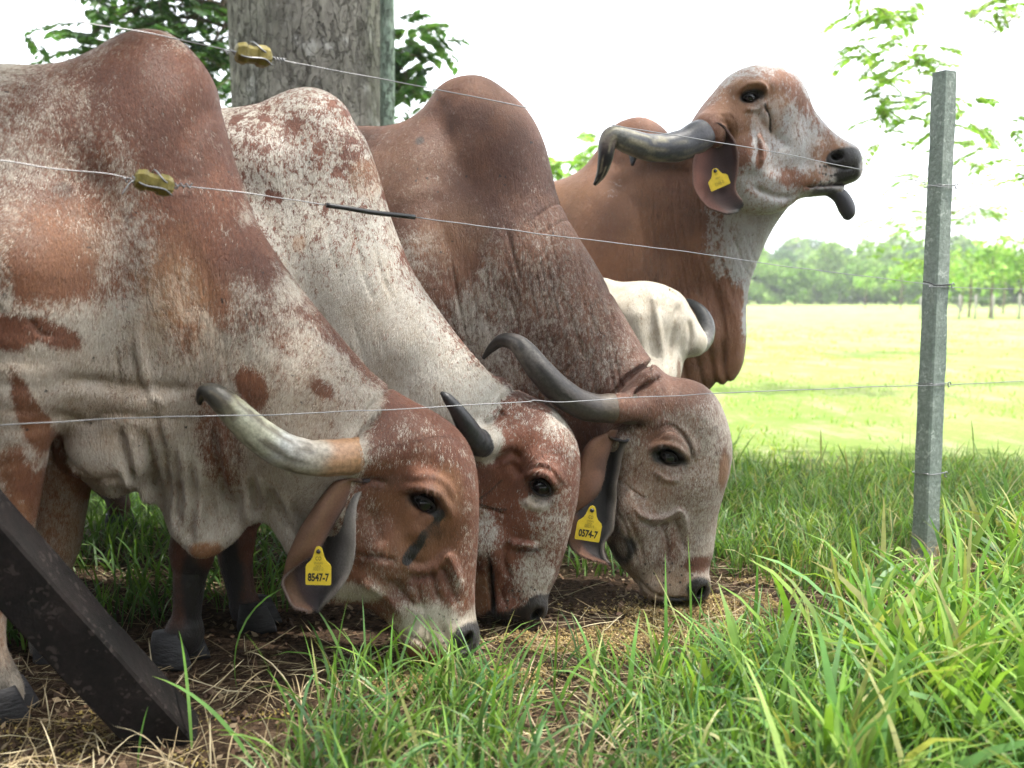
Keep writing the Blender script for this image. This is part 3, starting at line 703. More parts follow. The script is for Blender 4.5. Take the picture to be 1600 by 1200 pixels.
def build_grass():
    r = np.random.default_rng(5); G = 'grass'
    def T(o): return tag(o, kind='stuff')
    # lush broad blades at the lower right
    n = 3600; x, y, k = clumped(r, n, .45, 2.4, 1.15, 3.1, 190, .05); m = (x > .30 + .28 * (y - 1.2) + .12 * np.sin(y * 9)) & ((y < 2.45) | (x > .98)) & (np.hypot((x - 1.33) * 1.2, y - 2.9) > .26); x, y = x[m], y[m]; n = len(x)
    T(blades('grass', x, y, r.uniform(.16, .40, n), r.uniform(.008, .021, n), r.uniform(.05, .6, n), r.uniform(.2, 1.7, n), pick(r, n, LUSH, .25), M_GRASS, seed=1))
    # finer grass along the front of the feeding cattle
    n = 6400; x, y, k = clumped(r, n, -.60, 1.2, 1.2, 2.35, 300, .04); m = (y < 2.12 - .1 * np.sin(x * 7) + .22 * np.clip(x - .3, 0, 1)) & (x > -.42 + .25 * (y - 1.2) * 0 ) & (r.random(n) < np.clip(.35 + (x + .5) * .5, .2, 1)); x, y = x[m], y[m]; n = len(x)
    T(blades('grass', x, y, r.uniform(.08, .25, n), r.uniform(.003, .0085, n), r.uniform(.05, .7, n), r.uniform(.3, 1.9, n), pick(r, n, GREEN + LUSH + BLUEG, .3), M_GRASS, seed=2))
    n = 1500; x, y, k = clumped(r, n, -.32, 1.05, 2.02, 2.62, 90, .03); m = (np.abs(y - 2.3 - .12 * x) < .3) & (y < 2.22 + .32 * np.clip(x, 0, 1) + .1 * vnoise(np.stack([x * 6, y * 6, 0 * x], -1), 66)); x, y = x[m], y[m]; n = len(x)
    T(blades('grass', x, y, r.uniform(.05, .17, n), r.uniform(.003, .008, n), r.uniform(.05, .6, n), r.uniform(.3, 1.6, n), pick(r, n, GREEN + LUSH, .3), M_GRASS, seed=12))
    # a few long blades arching up before the heads, placed where they stand
    P = [(370, 1075, .30, -.1, 1.6, 0.2, .007), (455, 1180, .27, .1, 1.0, 2.6, .008), (520, 1150, .30, .0, .7, 1.2, .007), (590, 1120, .26, .1, 1.1, 2.9, .007), (640, 1130, .22, .2, 1.3, .3, .008), (700, 1100, .20, .2, .8, 2.8, .007), (300, 1170, .30, .3, 1.5, 2.0, .007), (610, 1090, .20, 0, .4, 1.4, .006),
         (835, 1100, .17, .1, .9, 1.0, .007), (870, 1120, .2, .2, 1.3, .4, .007), (930, 1080, .2, .1, 1.0, 2.2, .008), (980, 1150, .26, .1, .8, 1.2, .010), (1040, 1100, .34, .05, .35, 1.5, .009), (1090, 1120, .22, .3, 1.2, .2, .010), (400, 1195, .28, .6, .9, 2.9, .009), (560, 1195, .20, .2, 1.2, .5, .008), (740, 1190, .22, .1, 1.2, 2.7, .008), (215, 1195, .12, .1, .5, 1.2, .006), (1080, 1020, .30, .05, .25, 1.7, .007), (1180, 1010, .26, .1, .5, 1.3, .010)]
    w_ = np.array([at_z(a[0], a[1]) for a in P]); P = np.array(P); n = len(P)
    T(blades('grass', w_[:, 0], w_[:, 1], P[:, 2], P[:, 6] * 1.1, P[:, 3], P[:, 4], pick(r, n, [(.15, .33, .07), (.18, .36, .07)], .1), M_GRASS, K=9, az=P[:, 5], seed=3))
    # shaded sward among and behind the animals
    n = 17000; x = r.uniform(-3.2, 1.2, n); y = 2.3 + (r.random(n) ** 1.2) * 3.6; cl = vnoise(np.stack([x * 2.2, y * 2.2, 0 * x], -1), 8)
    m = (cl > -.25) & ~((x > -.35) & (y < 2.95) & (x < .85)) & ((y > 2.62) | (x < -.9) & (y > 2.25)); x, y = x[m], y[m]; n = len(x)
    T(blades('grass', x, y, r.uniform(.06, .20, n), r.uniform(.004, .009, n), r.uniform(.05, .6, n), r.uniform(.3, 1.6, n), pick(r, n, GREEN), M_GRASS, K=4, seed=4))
    # taller sward round and behind the post
    n = 30000; x = r.uniform(.7, 5.0, n); y = 2.75 + (r.random(n)) * 2.3; cl = vnoise(np.stack([x * 2.5, y * 2.5, 0 * x], -1), 9); m = (cl > -.35) & (x < y * .62 + .6) & (x > .62 + .16 * (y < 3.0)) & (y < 4.75 + .35 * vnoise(np.stack([x * 3, 0 * x, 0 * x], -1), 5)) & ~((x > .9) & (x < 1.6) & (y < 2.75)) & (np.hypot((x - 1.33) * 1.2, y - 2.85) > .30); x, y = x[m], y[m]; n = len(x)
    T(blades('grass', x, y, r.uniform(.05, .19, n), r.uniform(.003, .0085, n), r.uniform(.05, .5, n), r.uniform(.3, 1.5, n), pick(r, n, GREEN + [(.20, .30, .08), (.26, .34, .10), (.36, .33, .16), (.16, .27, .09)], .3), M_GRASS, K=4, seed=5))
    n = 90; x = r.uniform(.8, 4.4, n); y = r.uniform(3.6, 4.7, n); T(blades('grass', x, y, r.uniform(.18, .32, n), r.uniform(.002, .004, n), r.uniform(0, .3, n), r.uniform(.1, .6, n), pick(r, n, [(.10, .17, .05), (.15, .20, .07), (.25, .24, .12)]), M_GRASS, seed=6, prof=np.array([1, .8, .7, 1.6, 2.2, .4])))
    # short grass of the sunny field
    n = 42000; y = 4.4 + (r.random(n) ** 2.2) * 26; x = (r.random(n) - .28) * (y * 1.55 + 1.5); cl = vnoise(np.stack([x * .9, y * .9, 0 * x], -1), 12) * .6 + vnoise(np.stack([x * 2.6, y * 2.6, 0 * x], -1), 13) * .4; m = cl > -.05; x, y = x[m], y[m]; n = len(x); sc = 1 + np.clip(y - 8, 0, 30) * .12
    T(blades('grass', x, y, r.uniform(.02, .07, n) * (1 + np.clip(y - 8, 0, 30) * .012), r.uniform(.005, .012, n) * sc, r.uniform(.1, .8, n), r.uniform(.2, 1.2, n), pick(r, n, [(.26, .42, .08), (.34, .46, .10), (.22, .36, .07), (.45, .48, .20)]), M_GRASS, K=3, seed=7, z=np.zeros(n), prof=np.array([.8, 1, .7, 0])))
    # dry straw lying about
    n = 12000; x = r.uniform(-1.9, 2.2, n); y = 1.05 + (r.random(n) ** 1.3) * 2.6; m = (x < y * .75 + .3) & (x > -y * .75 - .3) & (vnoise(np.stack([x * 4, y * 4, 0 * x], -1), 15) > -.4); x, y = x[m], y[m]; n = len(x)
    o = blades('dry_litter', x, y, r.uniform(.03, .17, n), r.uniform(.0008, .0028, n), r.uniform(1.15, 1.6, n), r.uniform(-.25, .5, n), pick(r, n, STRAW), M_DRY, K=4, z=gh(x, y) + r.uniform(0, .016, n) + .012 * sstep(1.9 - y, 0, .6), seed=8, prof=np.array([.8, 1, .9, .8, .3])); T(o)
    n = 6500; x, y, k = clumped(r, n, -.95, 2.1, 1.1, 3.3, 320, .06); m = ((y < 2.05) | (x > 1.05)); x, y = x[m], y[m]; n = len(x)
    T(blades('dry_litter', x, y, r.uniform(.06, .2, n), r.uniform(.0012, .0032, n), r.uniform(.3, 1.3, n), r.uniform(.3, 2.0, n), pick(r, n, STRAW[:4]), M_DRY, seed=9))
def flakes(name, x, y, z, size, cols, mat, seed=0, asp=(.4, 1), h=.3):
    r = np.random.default_rng(seed); n = len(x); a = r.uniform(0, 6.28, n); b = r.normal(0, .5, n); c_ = r.normal(0, .5, n)
    e1 = np.stack([np.cos(a), np.sin(a), b], -1) * size[:, None]; e2 = np.stack([-np.sin(a), np.cos(a), c_], -1) * (size * r.uniform(*asp, n))[:, None]; C = np.stack([x, y, z], -1); up = np.array([0, 0, 1.]) * (size * h)[:, None]
    V = np.stack([C - e1, C - e2 * .8 + e1 * .2, C + e1, C + e2, C + up, C - up * .6], 1).reshape(-1, 3); b = np.arange(n)[:, None] * 6
    T = np.vstack([b + np.array([p]) for p in ([0, 1, 4], [1, 2, 4], [2, 3, 4], [3, 0, 4], [1, 0, 5], [2, 1, 5], [3, 2, 5], [0, 3, 5])])
    o = mesh_obj(name, V, np.zeros((0, 4), int), mat, tris=T, smooth=False); set_attr(o, 'tint', np.clip(np.repeat(cols, 6, 0), 0, 1)); return o
def build_litter():
    r = np.random.default_rng(9)
    # chopped feed strewn under the muzzles
    n = 34000; t = r.random(n); P0 = np.array([-.32, 2.10]); P1 = np.array([.95, 2.88]); nrm = np.array([-.52, .85]); q = P0 + t[:, None] * (P1 - P0) + (r.normal(0, .085, n))[:, None] * nrm; x, y = q[:, 0], q[:, 1]
    m = vnoise(np.stack([x * 7, y * 7, 0 * x], -1), 17) > -.35 + .5 * np.abs(t - .5); x, y = x[m], y[m]; n = len(x); hp = .022 * np.clip(vnoise(np.stack([x * 9, y * 9, 0 * x], -1), 18) + .3, 0, 1)
    tag(flakes('chopped_feed', x, y, gh(x, y) + hp * r.random(n) + .002, r.uniform(.0018, .006, n), pick(r, n, [(.34, .25, .10), (.27, .19, .075), (.42, .33, .17), (.20, .135, .06), (.12, .08, .04)], .2), M_DRY, 3), kind='stuff')
    n = 3600; x = r.uniform(-1.4, -.45, n); y = r.uniform(1.5, 2.0, n); m = vnoise(np.stack([x * 8, y * 8, 0 * x], -1), 19) > .1; x, y = x[m], y[m]
    tag(flakes('chopped_feed', x, y, gh(x, y) + .003, r.uniform(.002, .005, len(x)), pick(r, len(x), [(.36, .27, .09), (.25, .19, .06)]), M_DRY, 4), kind='stuff')
    n = 15000; x = r.uniform(-2.2, 2.2, n); y = r.uniform(1.0, 3.6, n); m = (np.abs(x) < y * .8 + .4); x, y = x[m], y[m]; n = len(x)
    tag(flakes('leaf_litter', x, y, gh(x, y) + r.uniform(.001, .008, n), r.uniform(.003, .013, n), pick(r, n, [(.10, .06, .04), (.16, .10, .065), (.06, .04, .03), (.24, .18, .12), (.14, .085, .06)], .3), M_DRY, 5, h=.12), kind='stuff')
build_ground(); build_grass(); build_litter()

# ------------------------------------------------------------------ the wire fence
FF = Frame(1.33, 3.03, math.degrees(math.atan2(1.19, 2.05)))
M_WIRE = simple('galvanised_wire', (.26, .26, .27), .38, .5, 300, .35, .3, .0005, metal=.85)
M_SLEEVE = simple('black_sleeve', (.015, .015, .017), .4, .5, 200, .3, .2)
def conc_mat(name, c1, c2, lich, scale=1.):
    m, nt, b = newmat(name); n = N(nt); oc = n('TexCoord').outputs['Object']; a = n.noise(oc, 9 * scale, 5, .65); f = n.noise(oc, 90, 5, .7); v = n('TexVoronoi'); n.L(n.mix(.12, oc, n.noise(oc, 30, 2, .5, out=1)), v.inputs['Vector']); v.inputs['Scale'].default_value = 34
    c = n.mix(n.smooth(a, .3, .7), c1, c2); c = n.mix(n.smooth(f, .35, .7), n.mix(.5, c, tuple(k_ * .3 for k_ in c1)), c)
    sp = n.math('MULTIPLY', n.math('LESS_THAN', v.outputs['Distance'], .30), n.smooth(n.noise(oc, 13, 2, .5), .46, .56)); c = n.mix(n.math('MULTIPLY', sp, .6), c, lich)
    c = n.mix(n.smooth(n.noise(oc, 160, 2, .6), .68, .74), c, tuple(k_ * .25 for k_ in c1))
    n.L(c, b.inputs['Base Color']); b.inputs['Roughness'].default_value = .9; b.inputs['Specular IOR Level'].default_value = .2; h = n.bump(f, .7, .004); h = n.bump(n.noise(oc, 300, 2, .6), .5, .001, h); n.L(h, b.inputs['Normal']); return m
M_CONC = conc_mat('lichened_concrete', (.24, .29, .255), (.33, .375, .34), (.46, .50, .46)); M_BRACE = conc_mat('weathered_brace', (.009, .008, .0075), (.018, .013, .012), (.05, .04, .036))
def beam(name, a, b, wa, wb, mat, root, side, ch=.18, segs=40):
    """square tapered beam with chamfered, slightly chipped corners"""
    a, b = np.array(a, float), np.array(b, float); d = (b - a) / np.linalg.norm(b - a); s = np.array(side, float); s -= d * (s @ d); s /= np.linalg.norm(s); t = np.cross(d, s); k = 1 - ch
    prof = np.array([(-1, -k), (-k, -1), (-.3, -1.004), (.3, -1.004), (k, -1), (1, -k), (1.004, -.3), (1.004, .3), (1, k), (k, 1), (.3, 1.004), (-.3, 1.004), (-k, 1), (-1, k), (-1.004, .3), (-1.004, -.3)]) * .5
    rings = []
    for i in range(segs + 1):
        q = i / segs; P = a + (b - a) * q + prof[:, 0:1] * (wa + (wb - wa) * q) * s + prof[:, 1:] * (wa + (wb - wa) * q) * t; rings.append(P + (vnoise(P * 45, 3) * .0016 + vnoise(P * 12, 4) * .001)[:, None] * (prof[:, 0:1] * s + prof[:, 1:] * t) * 2)
    n = 16; V = np.vstack(rings + [a[None], b[None]]); i = np.arange(segs)[:, None] * n; j = np.arange(n)[None]; Q = np.stack([i + j, i + (j + 1) % n, i + n + (j + 1) % n, i + n + j], -1).reshape(-1, 4); kk = np.arange(n); c0 = len(V) - 2
    T = np.vstack([np.stack([np.full(n, c0), (kk + 1) % n, kk], 1), np.stack([np.full(n, c0 + 1), segs * n + kk, segs * n + (kk + 1) % n], 1)])
    return mesh_obj(name, V, Q, mat, root, False, tris=T)
def wire_px(pts): return np.array([FF.w(x, y, 0) for x, y in pts])
def build_fence():
    base = np.array([1.352, 3.085, 0]); top = at_y(1475, 113, 3.085)
    p = empty('fence_post', tuple(base)); tag(p, 'square concrete post with grey lichen standing in the grass on the right', 'post')
    beam('post', base - (0, 0, .1), (base[0] + .004, base[1], top[2]), .064, .055, M_CONC, p, (math.cos(rad(24)), math.sin(rad(24)), 0))
    cp = FF.w(-520, 600, -.06); c = empty('fence_post', (cp[0], cp[1], 0)); tag(c, 'corner post that the dark leaning brace holds up, outside the view', 'post'); beam('post', (cp[0], cp[1], -.1), (cp[0], cp[1], 1.72), .13, .12, M_CONC, c, FF.F)
    fx = np.array([1.33, 3.03, 0]) + FF.F * 3.3; c2 = empty('fence_post', (fx[0], fx[1] + .05, 0)); tag(c2, 'next concrete post of the wire fence beyond the right edge', 'post'); beam('post', (fx[0], fx[1] + .05, -.1), (fx[0], fx[1] + .05, 1.6), .09, .075, M_CONC, c2, FF.F)
    f0 = FF.w(252, 1150, -.02); f1 = cp + np.array([0, 0, 0]) + FF.F * .10; zt = None
    s0 = FF.w(208, 1088, -.02); s1 = FF.w(0, 858, -.02); d = (s1 - s0); L = (f1[0] - s0[0]) / d[0]; e1 = s0 + d * L; e0 = s0 - d * .35
    b = empty('brace', tuple(s0)); tag(b, 'dark weathered square brace leaning up to the left from the dry ground', 'brace'); beam('brace_bar', e0, e1, .106, .106, M_BRACE, b, FF.L * .86 - np.array([0, 0, .5]), ch=.10)
    # wires
    W1 = [(-520, -80), (-200, -32), (0, 8), (150, 38), (260, 57), (372, 84)]; W1b = [(418, 91), (500, 105), (600, 124), (690, 141), (810, 165), (960, 196), (1180, 232), (1345, 265), (1440, 284), (1485, 293)]
    W2 = [(-520, 190), (-200, 228), (0, 250), (75, 262), (160, 270), (195, 277), (216, 283)]; W2b = [(268, 288), (300, 292), (400, 304), (510, 321)]; W2c = [(510, 321), (580, 331), (648, 340)]; W2d = [(648, 340), (780, 357), (870, 369), (950, 378), (1100, 397), (1180, 410), (1320, 428), (1450, 444), (1485, 449)]
    W3 = [(-520, 680), (-200, 670), (0, 664), (200, 653), (420, 648), (600, 640), (760, 631), (825, 628), (835, 626), (880, 628), (1000, 621), (1200, 611), (1440, 602), (1485, 601)]
    R = .0012
    def wr(root, pts, name='wire', r=R, ext=None):
        P = wire_px(pts)
        if ext is not None: P = np.vstack([P, ext])
        P = catmull(P, 10, False); P[:, 2] += vnoise(P * 14, 7) * .0015; V, q, T = tube(P, np.full(len(P), r), 6); return mesh_obj(name, V, q, M_WIRE if name != 'sleeve' else M_SLEEVE, root, True, tris=T)
    def nxt(z): return np.array([[2.4, 3.03 + 1.07 * 1.19 / 2.05, z - .01], [fx[0], fx[1], z]])
    w1 = empty('fence_wire', tuple(FF.w(395, 87, 0))); tag(w1, 'topmost fence wire, running past the trunk and across the raised head', 'wire', 'strained wires of the fence'); wr(w1, W1); wr(w1, W1b, ext=nxt(1.235))
    w2 = empty('fence_wire', tuple(FF.w(240, 286, 0))); tag(w2, 'middle fence wire with a black sleeve on it', 'wire', 'strained wires of the fence'); wr(w2, W2); wr(w2, W2b); wr(w2, W2c, 'sleeve', .0058); wr(w2, W2d, ext=nxt(.915))
    w3 = empty('fence_wire', tuple(FF.w(400, 648, 0))); tag(w3, 'lowest fence wire, passing over the heads of the grazing cows', 'wire', 'strained wires of the fence'); wr(w3, W3, ext=nxt(.60))
    def knot(root, px, py, n=7, r=.0045, L=.022, dirv=None):
        c_ = FF.w(px, py, 0); a = np.linspace(0, n * 6.28, n * 8); P = c_ + np.linspace(-L, L, len(a))[:, None] * FF.F + r * np.cos(a)[:, None] * np.array([0, 0, 1.]) + r * np.sin(a)[:, None] * FF.L
        V, q, T = tube(P, np.full(len(a), .0013), 5); mesh_obj('wire_wrap', V, q, M_WIRE, root, True, tris=T)
    knot(w1, 430, 93); knot(w1, 366, 82, 3); knot(w2, 282, 290, 4); knot(w2, 212, 282, 4)
    # loose wire end by the lower insulator
    P = np.array([FF.w(214, 281, .004), FF.w(205, 284, .01), FF.w(197, 294, .012), FF.w(191, 304, .012)]); V, q, T = tube(catmull(P, 5, False), np.full(16, .0013), 5); mesh_obj('wire_end', V, q, M_WIRE, w2, True, tris=T)
    # two yellowed strain insulators: grooved blocks with cut corners
    ym = simple('insulator', (.17, .135, .028), .5, .4, 55, .9, .6, .004); 
    for root, px, py, lab, rot in ((w1, 396, 86, 'grimy yellow insulator on the top wire, before the tree trunk', 2), (w2, 241, 286, 'yellow insulator on the middle wire, before the shoulder of the nearest cow', 12)):
        c_ = FF.w(px, py, 0); ro = empty('insulator', tuple(c_)); tag(ro, lab, 'insulator', 'strain insulators on the wires'); Rr = rad(rot); F = FF.F * math.cos(Rr) - np.array([0, 0, 1.]) * math.sin(Rr); U = FF.F * math.sin(Rr) + np.array([0, 0, 1.]) * math.cos(Rr); m = MB()
        st = [(-.036, .010, .012), (-.033, .020, .017), (-.022, .024, .021), (-.017, .0245, .0215), (-.012, .020, .018), (.004, .019, .018), (.009, .024, .021), (.022, .025, .021), (.031, .020, .017), (.035, .011, .012)]
        oc8 = np.array([(1, .45), (.45, 1), (-.45, 1), (-1, .45), (-1, -.45), (-.45, -1), (.45, -1), (1, -.45)]); rg = [c_ + f * F + (oc8[:, 0:1] * u) * U * .82 + (oc8[:, 1:] * l_) * FF.L for f, u, l_ in st]
        V = np.vstack(rg + [rg[0].mean(0)[None], rg[-1].mean(0)[None]]); n = 8; i = np.arange(len(st) - 1)[:, None] * n; j = np.arange(n)[None]; Q = np.stack([i + j, i + (j + 1) % n, i + n + (j + 1) % n, i + n + j], -1).reshape(-1, 4); k = np.arange(n)
        T = np.vstack([np.stack([np.full(n, 80), (k + 1) % n, k], 1), np.stack([np.full(n, 81), 72 + k, 72 + (k + 1) % n], 1)]); mesh_obj('block', V, Q, ym, ro, False, tris=T)
        P = np.array([c_ - F * .040 + U * .002, c_ - F * .02 - U * .012 + FF.L * .024, c_ + F * .015 - U * .010 + FF.L * .024, c_ + F * .034 - U * .016 + FF.L * .01]); V, q, T = tube(catmull(P, 6, False), np.full(19, .0018), 6); mesh_obj('wire_loop', V, q, M_WIRE, ro, True, tris=T)
        P = np.array([c_ + F * .042, c_ + F * .014 + U * .006 + FF.L * .022, c_ - F * .004 + U * .024 + FF.L * .004, c_ - F * .004 + U * .012 - FF.L * .02]); V, q, T = tube(catmull(P, 6, False), np.full(19, .0018), 6); mesh_obj('wire_loop', V, q, M_WIRE, ro, True, tris=T)
    # wire ties round the right post
    for py, ex in ((290, 0), (446, .055), (601, 0), (742, 0)):
        z = at_y(1465, py, 3.05)[2]; a = np.linspace(-.3, 2 * math.pi - .6, 26); hw = .035 - .003 * z; c_ = np.array([base[0] + .002, base[1], z]); s = np.array([math.cos(rad(24)), math.sin(rad(24)), 0]); t_ = np.array([-s[1], s[0], 0])
        q4 = [(-hw, -hw), (hw, -hw), (hw + .002, .0), (hw, hw), (-hw, hw), (-hw, -hw)]; P = np.array([c_ + a_ * s + b_ * t_ + np.array([0, 0, .004 * (i % 2)]) for i, (a_, b_) in enumerate(q4)])
        if ex: P = np.vstack([c_ + (-hw - ex) * s - hw * t_ + (0, 0, .012), c_ + (-hw - ex * .5) * s - hw * t_ + (0, 0, .008), P[:4]])
        P = catmull(P, 3, False); V, q, T = tube(P, np.full(len(P), .0022 if ex else .0014), 6); mesh_obj('wire_tie', V, q, M_WIRE if not ex else M_SLEEVE, p, True, tris=T)
        h_ = c_ + hw * s - (hw + .004) * t_; a = np.linspace(0, 5.2, 12); P = h_ + .006 * np.cos(a)[:, None] * s + .008 * np.sin(a)[:, None] * np.array([0, 0, 1.]) - .003 * t_; V, q, T = tube(P, np.full(12, .0018), 6); mesh_obj('wire_hook', V, q, M_WIRE, p, True, tris=T)
build_fence()

# ------------------------------------------------------------------ trees
def bark_mat(name, c1, c2, c3, deep=(.03, .022, .016), sc=1.):
    m, nt, b = newmat(name); n = N(nt); oc = n('TexCoord').outputs['Object']; v = n.mapping(oc, (1, 1, .34)); a = n.noise(oc, 2.6 * sc, 5, .6, .5); f = n.noise(v, 34 * sc, 5, .7)
    r1 = n.noise(n.mapping(oc, (1, 1, .30)), 12 * sc, 4, .6, .2); r2 = n.noise(n.mapping(oc, (1, 1, .8)), 14 * sc, 3, .6, .5); crk = n.math('SUBTRACT', 1, n.smooth(n.math('ABSOLUTE', n.math('SUBTRACT', r1, .5)), .0, .028)); crk = n.math('MAXIMUM', crk, n.math('MULTIPLY', .6, n.math('SUBTRACT', 1, n.smooth(n.math('ABSOLUTE', n.math('SUBTRACT', r2, .52)), .0, .02)))); crk = n.math('MULTIPLY', crk, n.smooth(n.noise(oc, 2.2 * sc, 4, .6), .36, .60, .15, 1))
    patch = n.smooth(a, .42, .58); c = n.mix(patch, c1, c2); c = n.mix(n.smooth(n.noise(oc, 5 * sc, 4, .6), .55, .68), c, c3); c = n.mix(n.smooth(f, .3, .7), n.mix(.5, c, deep), c)
    c = n.mix(n.math('MULTIPLY', crk, .5), c, deep)
    n.L(c, b.inputs['Base Color']); b.inputs['Roughness'].default_value = .9; b.inputs['Specular IOR Level'].default_value = .15; h = n.bump(f, .8, .02); h = n.bump(crk, -.9, .03, h) if False else n.bump(n.math('SUBTRACT', 1, crk), .9, .03, h); n.L(h, b.inputs['Normal']); return m
M_BARK = bark_mat('old_bark', (.36, .335, .295), (.25, .235, .205), (.50, .48, .45)); M_BARK2 = bark_mat('green_pole_bark', (.36, .46, .37), (.40, .50, .41), (.44, .52, .44), sc=2); M_TWIG = simple('twig', (.13, .10, .075), .8, .2, 60, .3, .3)
def leaves(name, C, size, cols, mat, parent=None, seed=0, asp=.42, up=.5, dirs=None, origin=None):
    """pointed, folded leaves at centres C"""
    r = np.random.default_rng(seed); n = len(C); a = r.uniform(0, 6.28, n); el = r.normal(-.35, .5, n)
    d = np.stack([np.cos(a) * np.cos(el), np.sin(a) * np.cos(el), np.sin(el)], -1) if dirs is None else dirs
    s = np.cross(d, np.stack([r.normal(0, up, n), r.normal(0, up, n), np.ones(n)], -1)); s /= np.linalg.norm(s, axis=1)[:, None] + 1e-9; nn = np.cross(s, d); L = size[:, None]
    t = C - d * L * .5; m1 = C - d * L * .12; tip = C + d * L * .5 - nn * L * .06; w_ = L * asp * .5; fold = nn * w_ * .35
    V = np.stack([t, m1 - s * w_ + fold, m1, m1 + s * w_ + fold, C + d * L * .22 - s * w_ * .75 + fold * .8, C + d * L * .22, C + d * L * .22 + s * w_ * .75 + fold * .8, tip], 1).reshape(-1, 3); b = np.arange(n)[:, None] * 8
    Q = np.vstack([b + np.array([p]) for p in ([1, 2, 5, 4], [2, 3, 6, 5])]); T = np.vstack([b + np.array([p]) for p in ([0, 2, 1], [0, 3, 2], [4, 5, 7], [5, 6, 7])])
    o = mesh_obj(name, V, Q, mat, parent, False, origin, tris=T); set_attr(o, 'tint', np.clip(np.repeat(cols, 8, 0), 0, 1)); return o
LG = [(.055, .12, .03), (.07, .15, .035), (.09, .18, .04), (.04, .09, .025)]
def limbs(m, P, r0, r1, n=10, rough=None):
    P = catmull(np.array(P, float), 6, False); V, q, T = tube(P, np.linspace(r0, r1, len(P)), n, rough=rough); m.add(V, q, T)
def build_trees():
    r = np.random.default_rng(77)
    # the old shade tree behind the herd
    tb = np.array([-1.18, 5.75, 0]); tr = empty('shade_tree', tuple(tb)); tag(tr, 'thick grey barked trunk of the old shade tree behind the white flecked cow', 'tree'); m = MB()
    hs = np.array([-.2, 0, .25, .7, 1.3, 2.0, 2.8, 3.6, 4.4]); rr = np.array([.75, .66, .56, .50, .465, .455, .46, .47, .42]); P = np.stack([tb[0] + .03 * np.sin(hs), tb[1] + 0 * hs, hs], -1); P = catmull(np.hstack([P, rr[:, None]]), 12, False)
    rough = lambda t, a: 1 + .035 * np.sin(3 * a + 5 * t) + .02 * np.sin(7 * a - 9 * t) + .02 * vnoise(np.stack([np.cos(a) * 3, np.sin(a) * 3, t * 30 + 0 * a], -1), 2)
    V, q, T = tube(P[:, :3], P[:, 3], 72, rough=rough); m.add(V, q, T); m.build('trunk', M_BARK, tr)
    m = MB(); tips = []
    for k in range(11):
        az = k * 2.4 + r.uniform(-.3, .3); L = r.uniform(3.6, 5.4) * (1.3 if math.sin(az) < -.2 else .9); b0 = tb + (0, 0, 4.0 + .05 * k); d = np.array([math.cos(az), math.sin(az), 0])
        pts = [b0, b0 + d * L * .3 + (0, 0, .9), b0 + d * L * .65 + (0, 0, 1.7), b0 + d * L + (0, 0, 2.1 + r.uniform(-.4, .6))]; limbs(m, pts, .17, .03)
        for j in range(4):
            s = pts[1 + j % 3] * .5 + pts[min(3, 2 + j % 2)] * .5; az2 = az + r.uniform(-1.3, 1.3); e = s + np.array([math.cos(az2), math.sin(az2), r.uniform(.1, .7)]) * r.uniform(.9, 1.8); limbs(m, [s, (s + e) / 2 + (0, 0, .15), e], .05, .012, 6); tips.append(e)
        tips += [pts[3], pts[2], pts[1] + (0, 0, .6)]
    m.build('limb', M_BARK, tr)
    tips = np.array(tips); k = r.integers(0, len(tips), 12000); C = tips[k] + r.normal(0, 1, (12000, 3)) * np.array([.85, .85, .42]); C[:, 2] = np.maximum(C[:, 2], 3.9 + r.random(12000) * .3)
    S = C[:, :2] - np.outer(C[:, 2], [sdir[0] / sdir[2], sdir[1] / sdir[2]]); rm = r.random(len(C))
    def sh(p): return p[0] - sdir[0] / sdir[2] * p[2], p[1] - sdir[1] / sdir[2] * p[2]
    SUN_GAPS = [(1.75, 1.75, 1.15, .95, .93), (.85, 3.25, .30, .36, 1), (.05, 2.45, .30, .16, .9), (-.7, 1.35, .55, .28, .9), (-1.3, 2.7, .22, .2, .95), (.2, 1.7, .3, .2, .8), (-.9, 4.0, .3, .4, .9), (1.3, 2.9, .3, .2, .9)]  # crown shaped for its shade: leaves removed where sun patches should land
    for p_, rx_, ry_, pr in (((-1.0, 1.95, .75), .16, .16, 1), ((-.55, 2.46, 1.25), .20, .14, .95), ((-.6, 2.42, .9), .14, .12, .9), ((-.24, 2.84, 1.3), .13, .12, .95), ((.35, 4.1, 1.4), .35, .25, .95), ((.5, 3.2, .95), .16, .14, .9), ((.95, 3.55, 1.5), .16, .14, .8), ((.5, 2.66, .62), .10, .09, .8)): SUN_GAPS.append((*sh(p_), rx_, ry_, pr))
    C = C[(S[:, 1] < 4.9 + 3.2 * (S[:, 0] < -.6))]; S = C[:, :2] - np.outer(C[:, 2], [sdir[0] / sdir[2], sdir[1] / sdir[2]]); rm = r.random(len(C))
    for (x_, y_, rx_, ry_, pr) in SUN_GAPS:
        rm = np.where(((S[:, 0] - x_) / rx_) ** 2 + ((S[:, 1] - y_) / ry_) ** 2 < 1, np.where(rm < pr, -1, rm), rm)
    C = C[rm > 0]; leaves('crown', C, r.uniform(.16, .30, len(C)), pick(r, len(C), LG, .3), M_LEAF, tr, 1, .6)
    # slim greenish pole beside it
    pb_ = np.array([(610 - 800) / 1500 * 5.45, 5.45, 0]); po = empty('slim_tree', tuple(pb_)); tag(po, 'slim green lichened stem standing just right of the thick trunk', 'tree'); m = MB()
    limbs(m, [pb_ + (-.03, 0, -.1), pb_ + (-.01, 0, 1), pb_ + (.0, 0, 2), pb_ + (.01, 0, 3), pb_ + (.05, 0, 4.4)], .044, .036, 20, lambda t, a: 1 + .05 * np.sin(2 * a + 20 * t) + .04 * vnoise(np.stack([np.cos(a) * 2, np.sin(a) * 2, t * 40 + 0 * a], -1), 4)); m.build('trunk', M_BARK2, po)
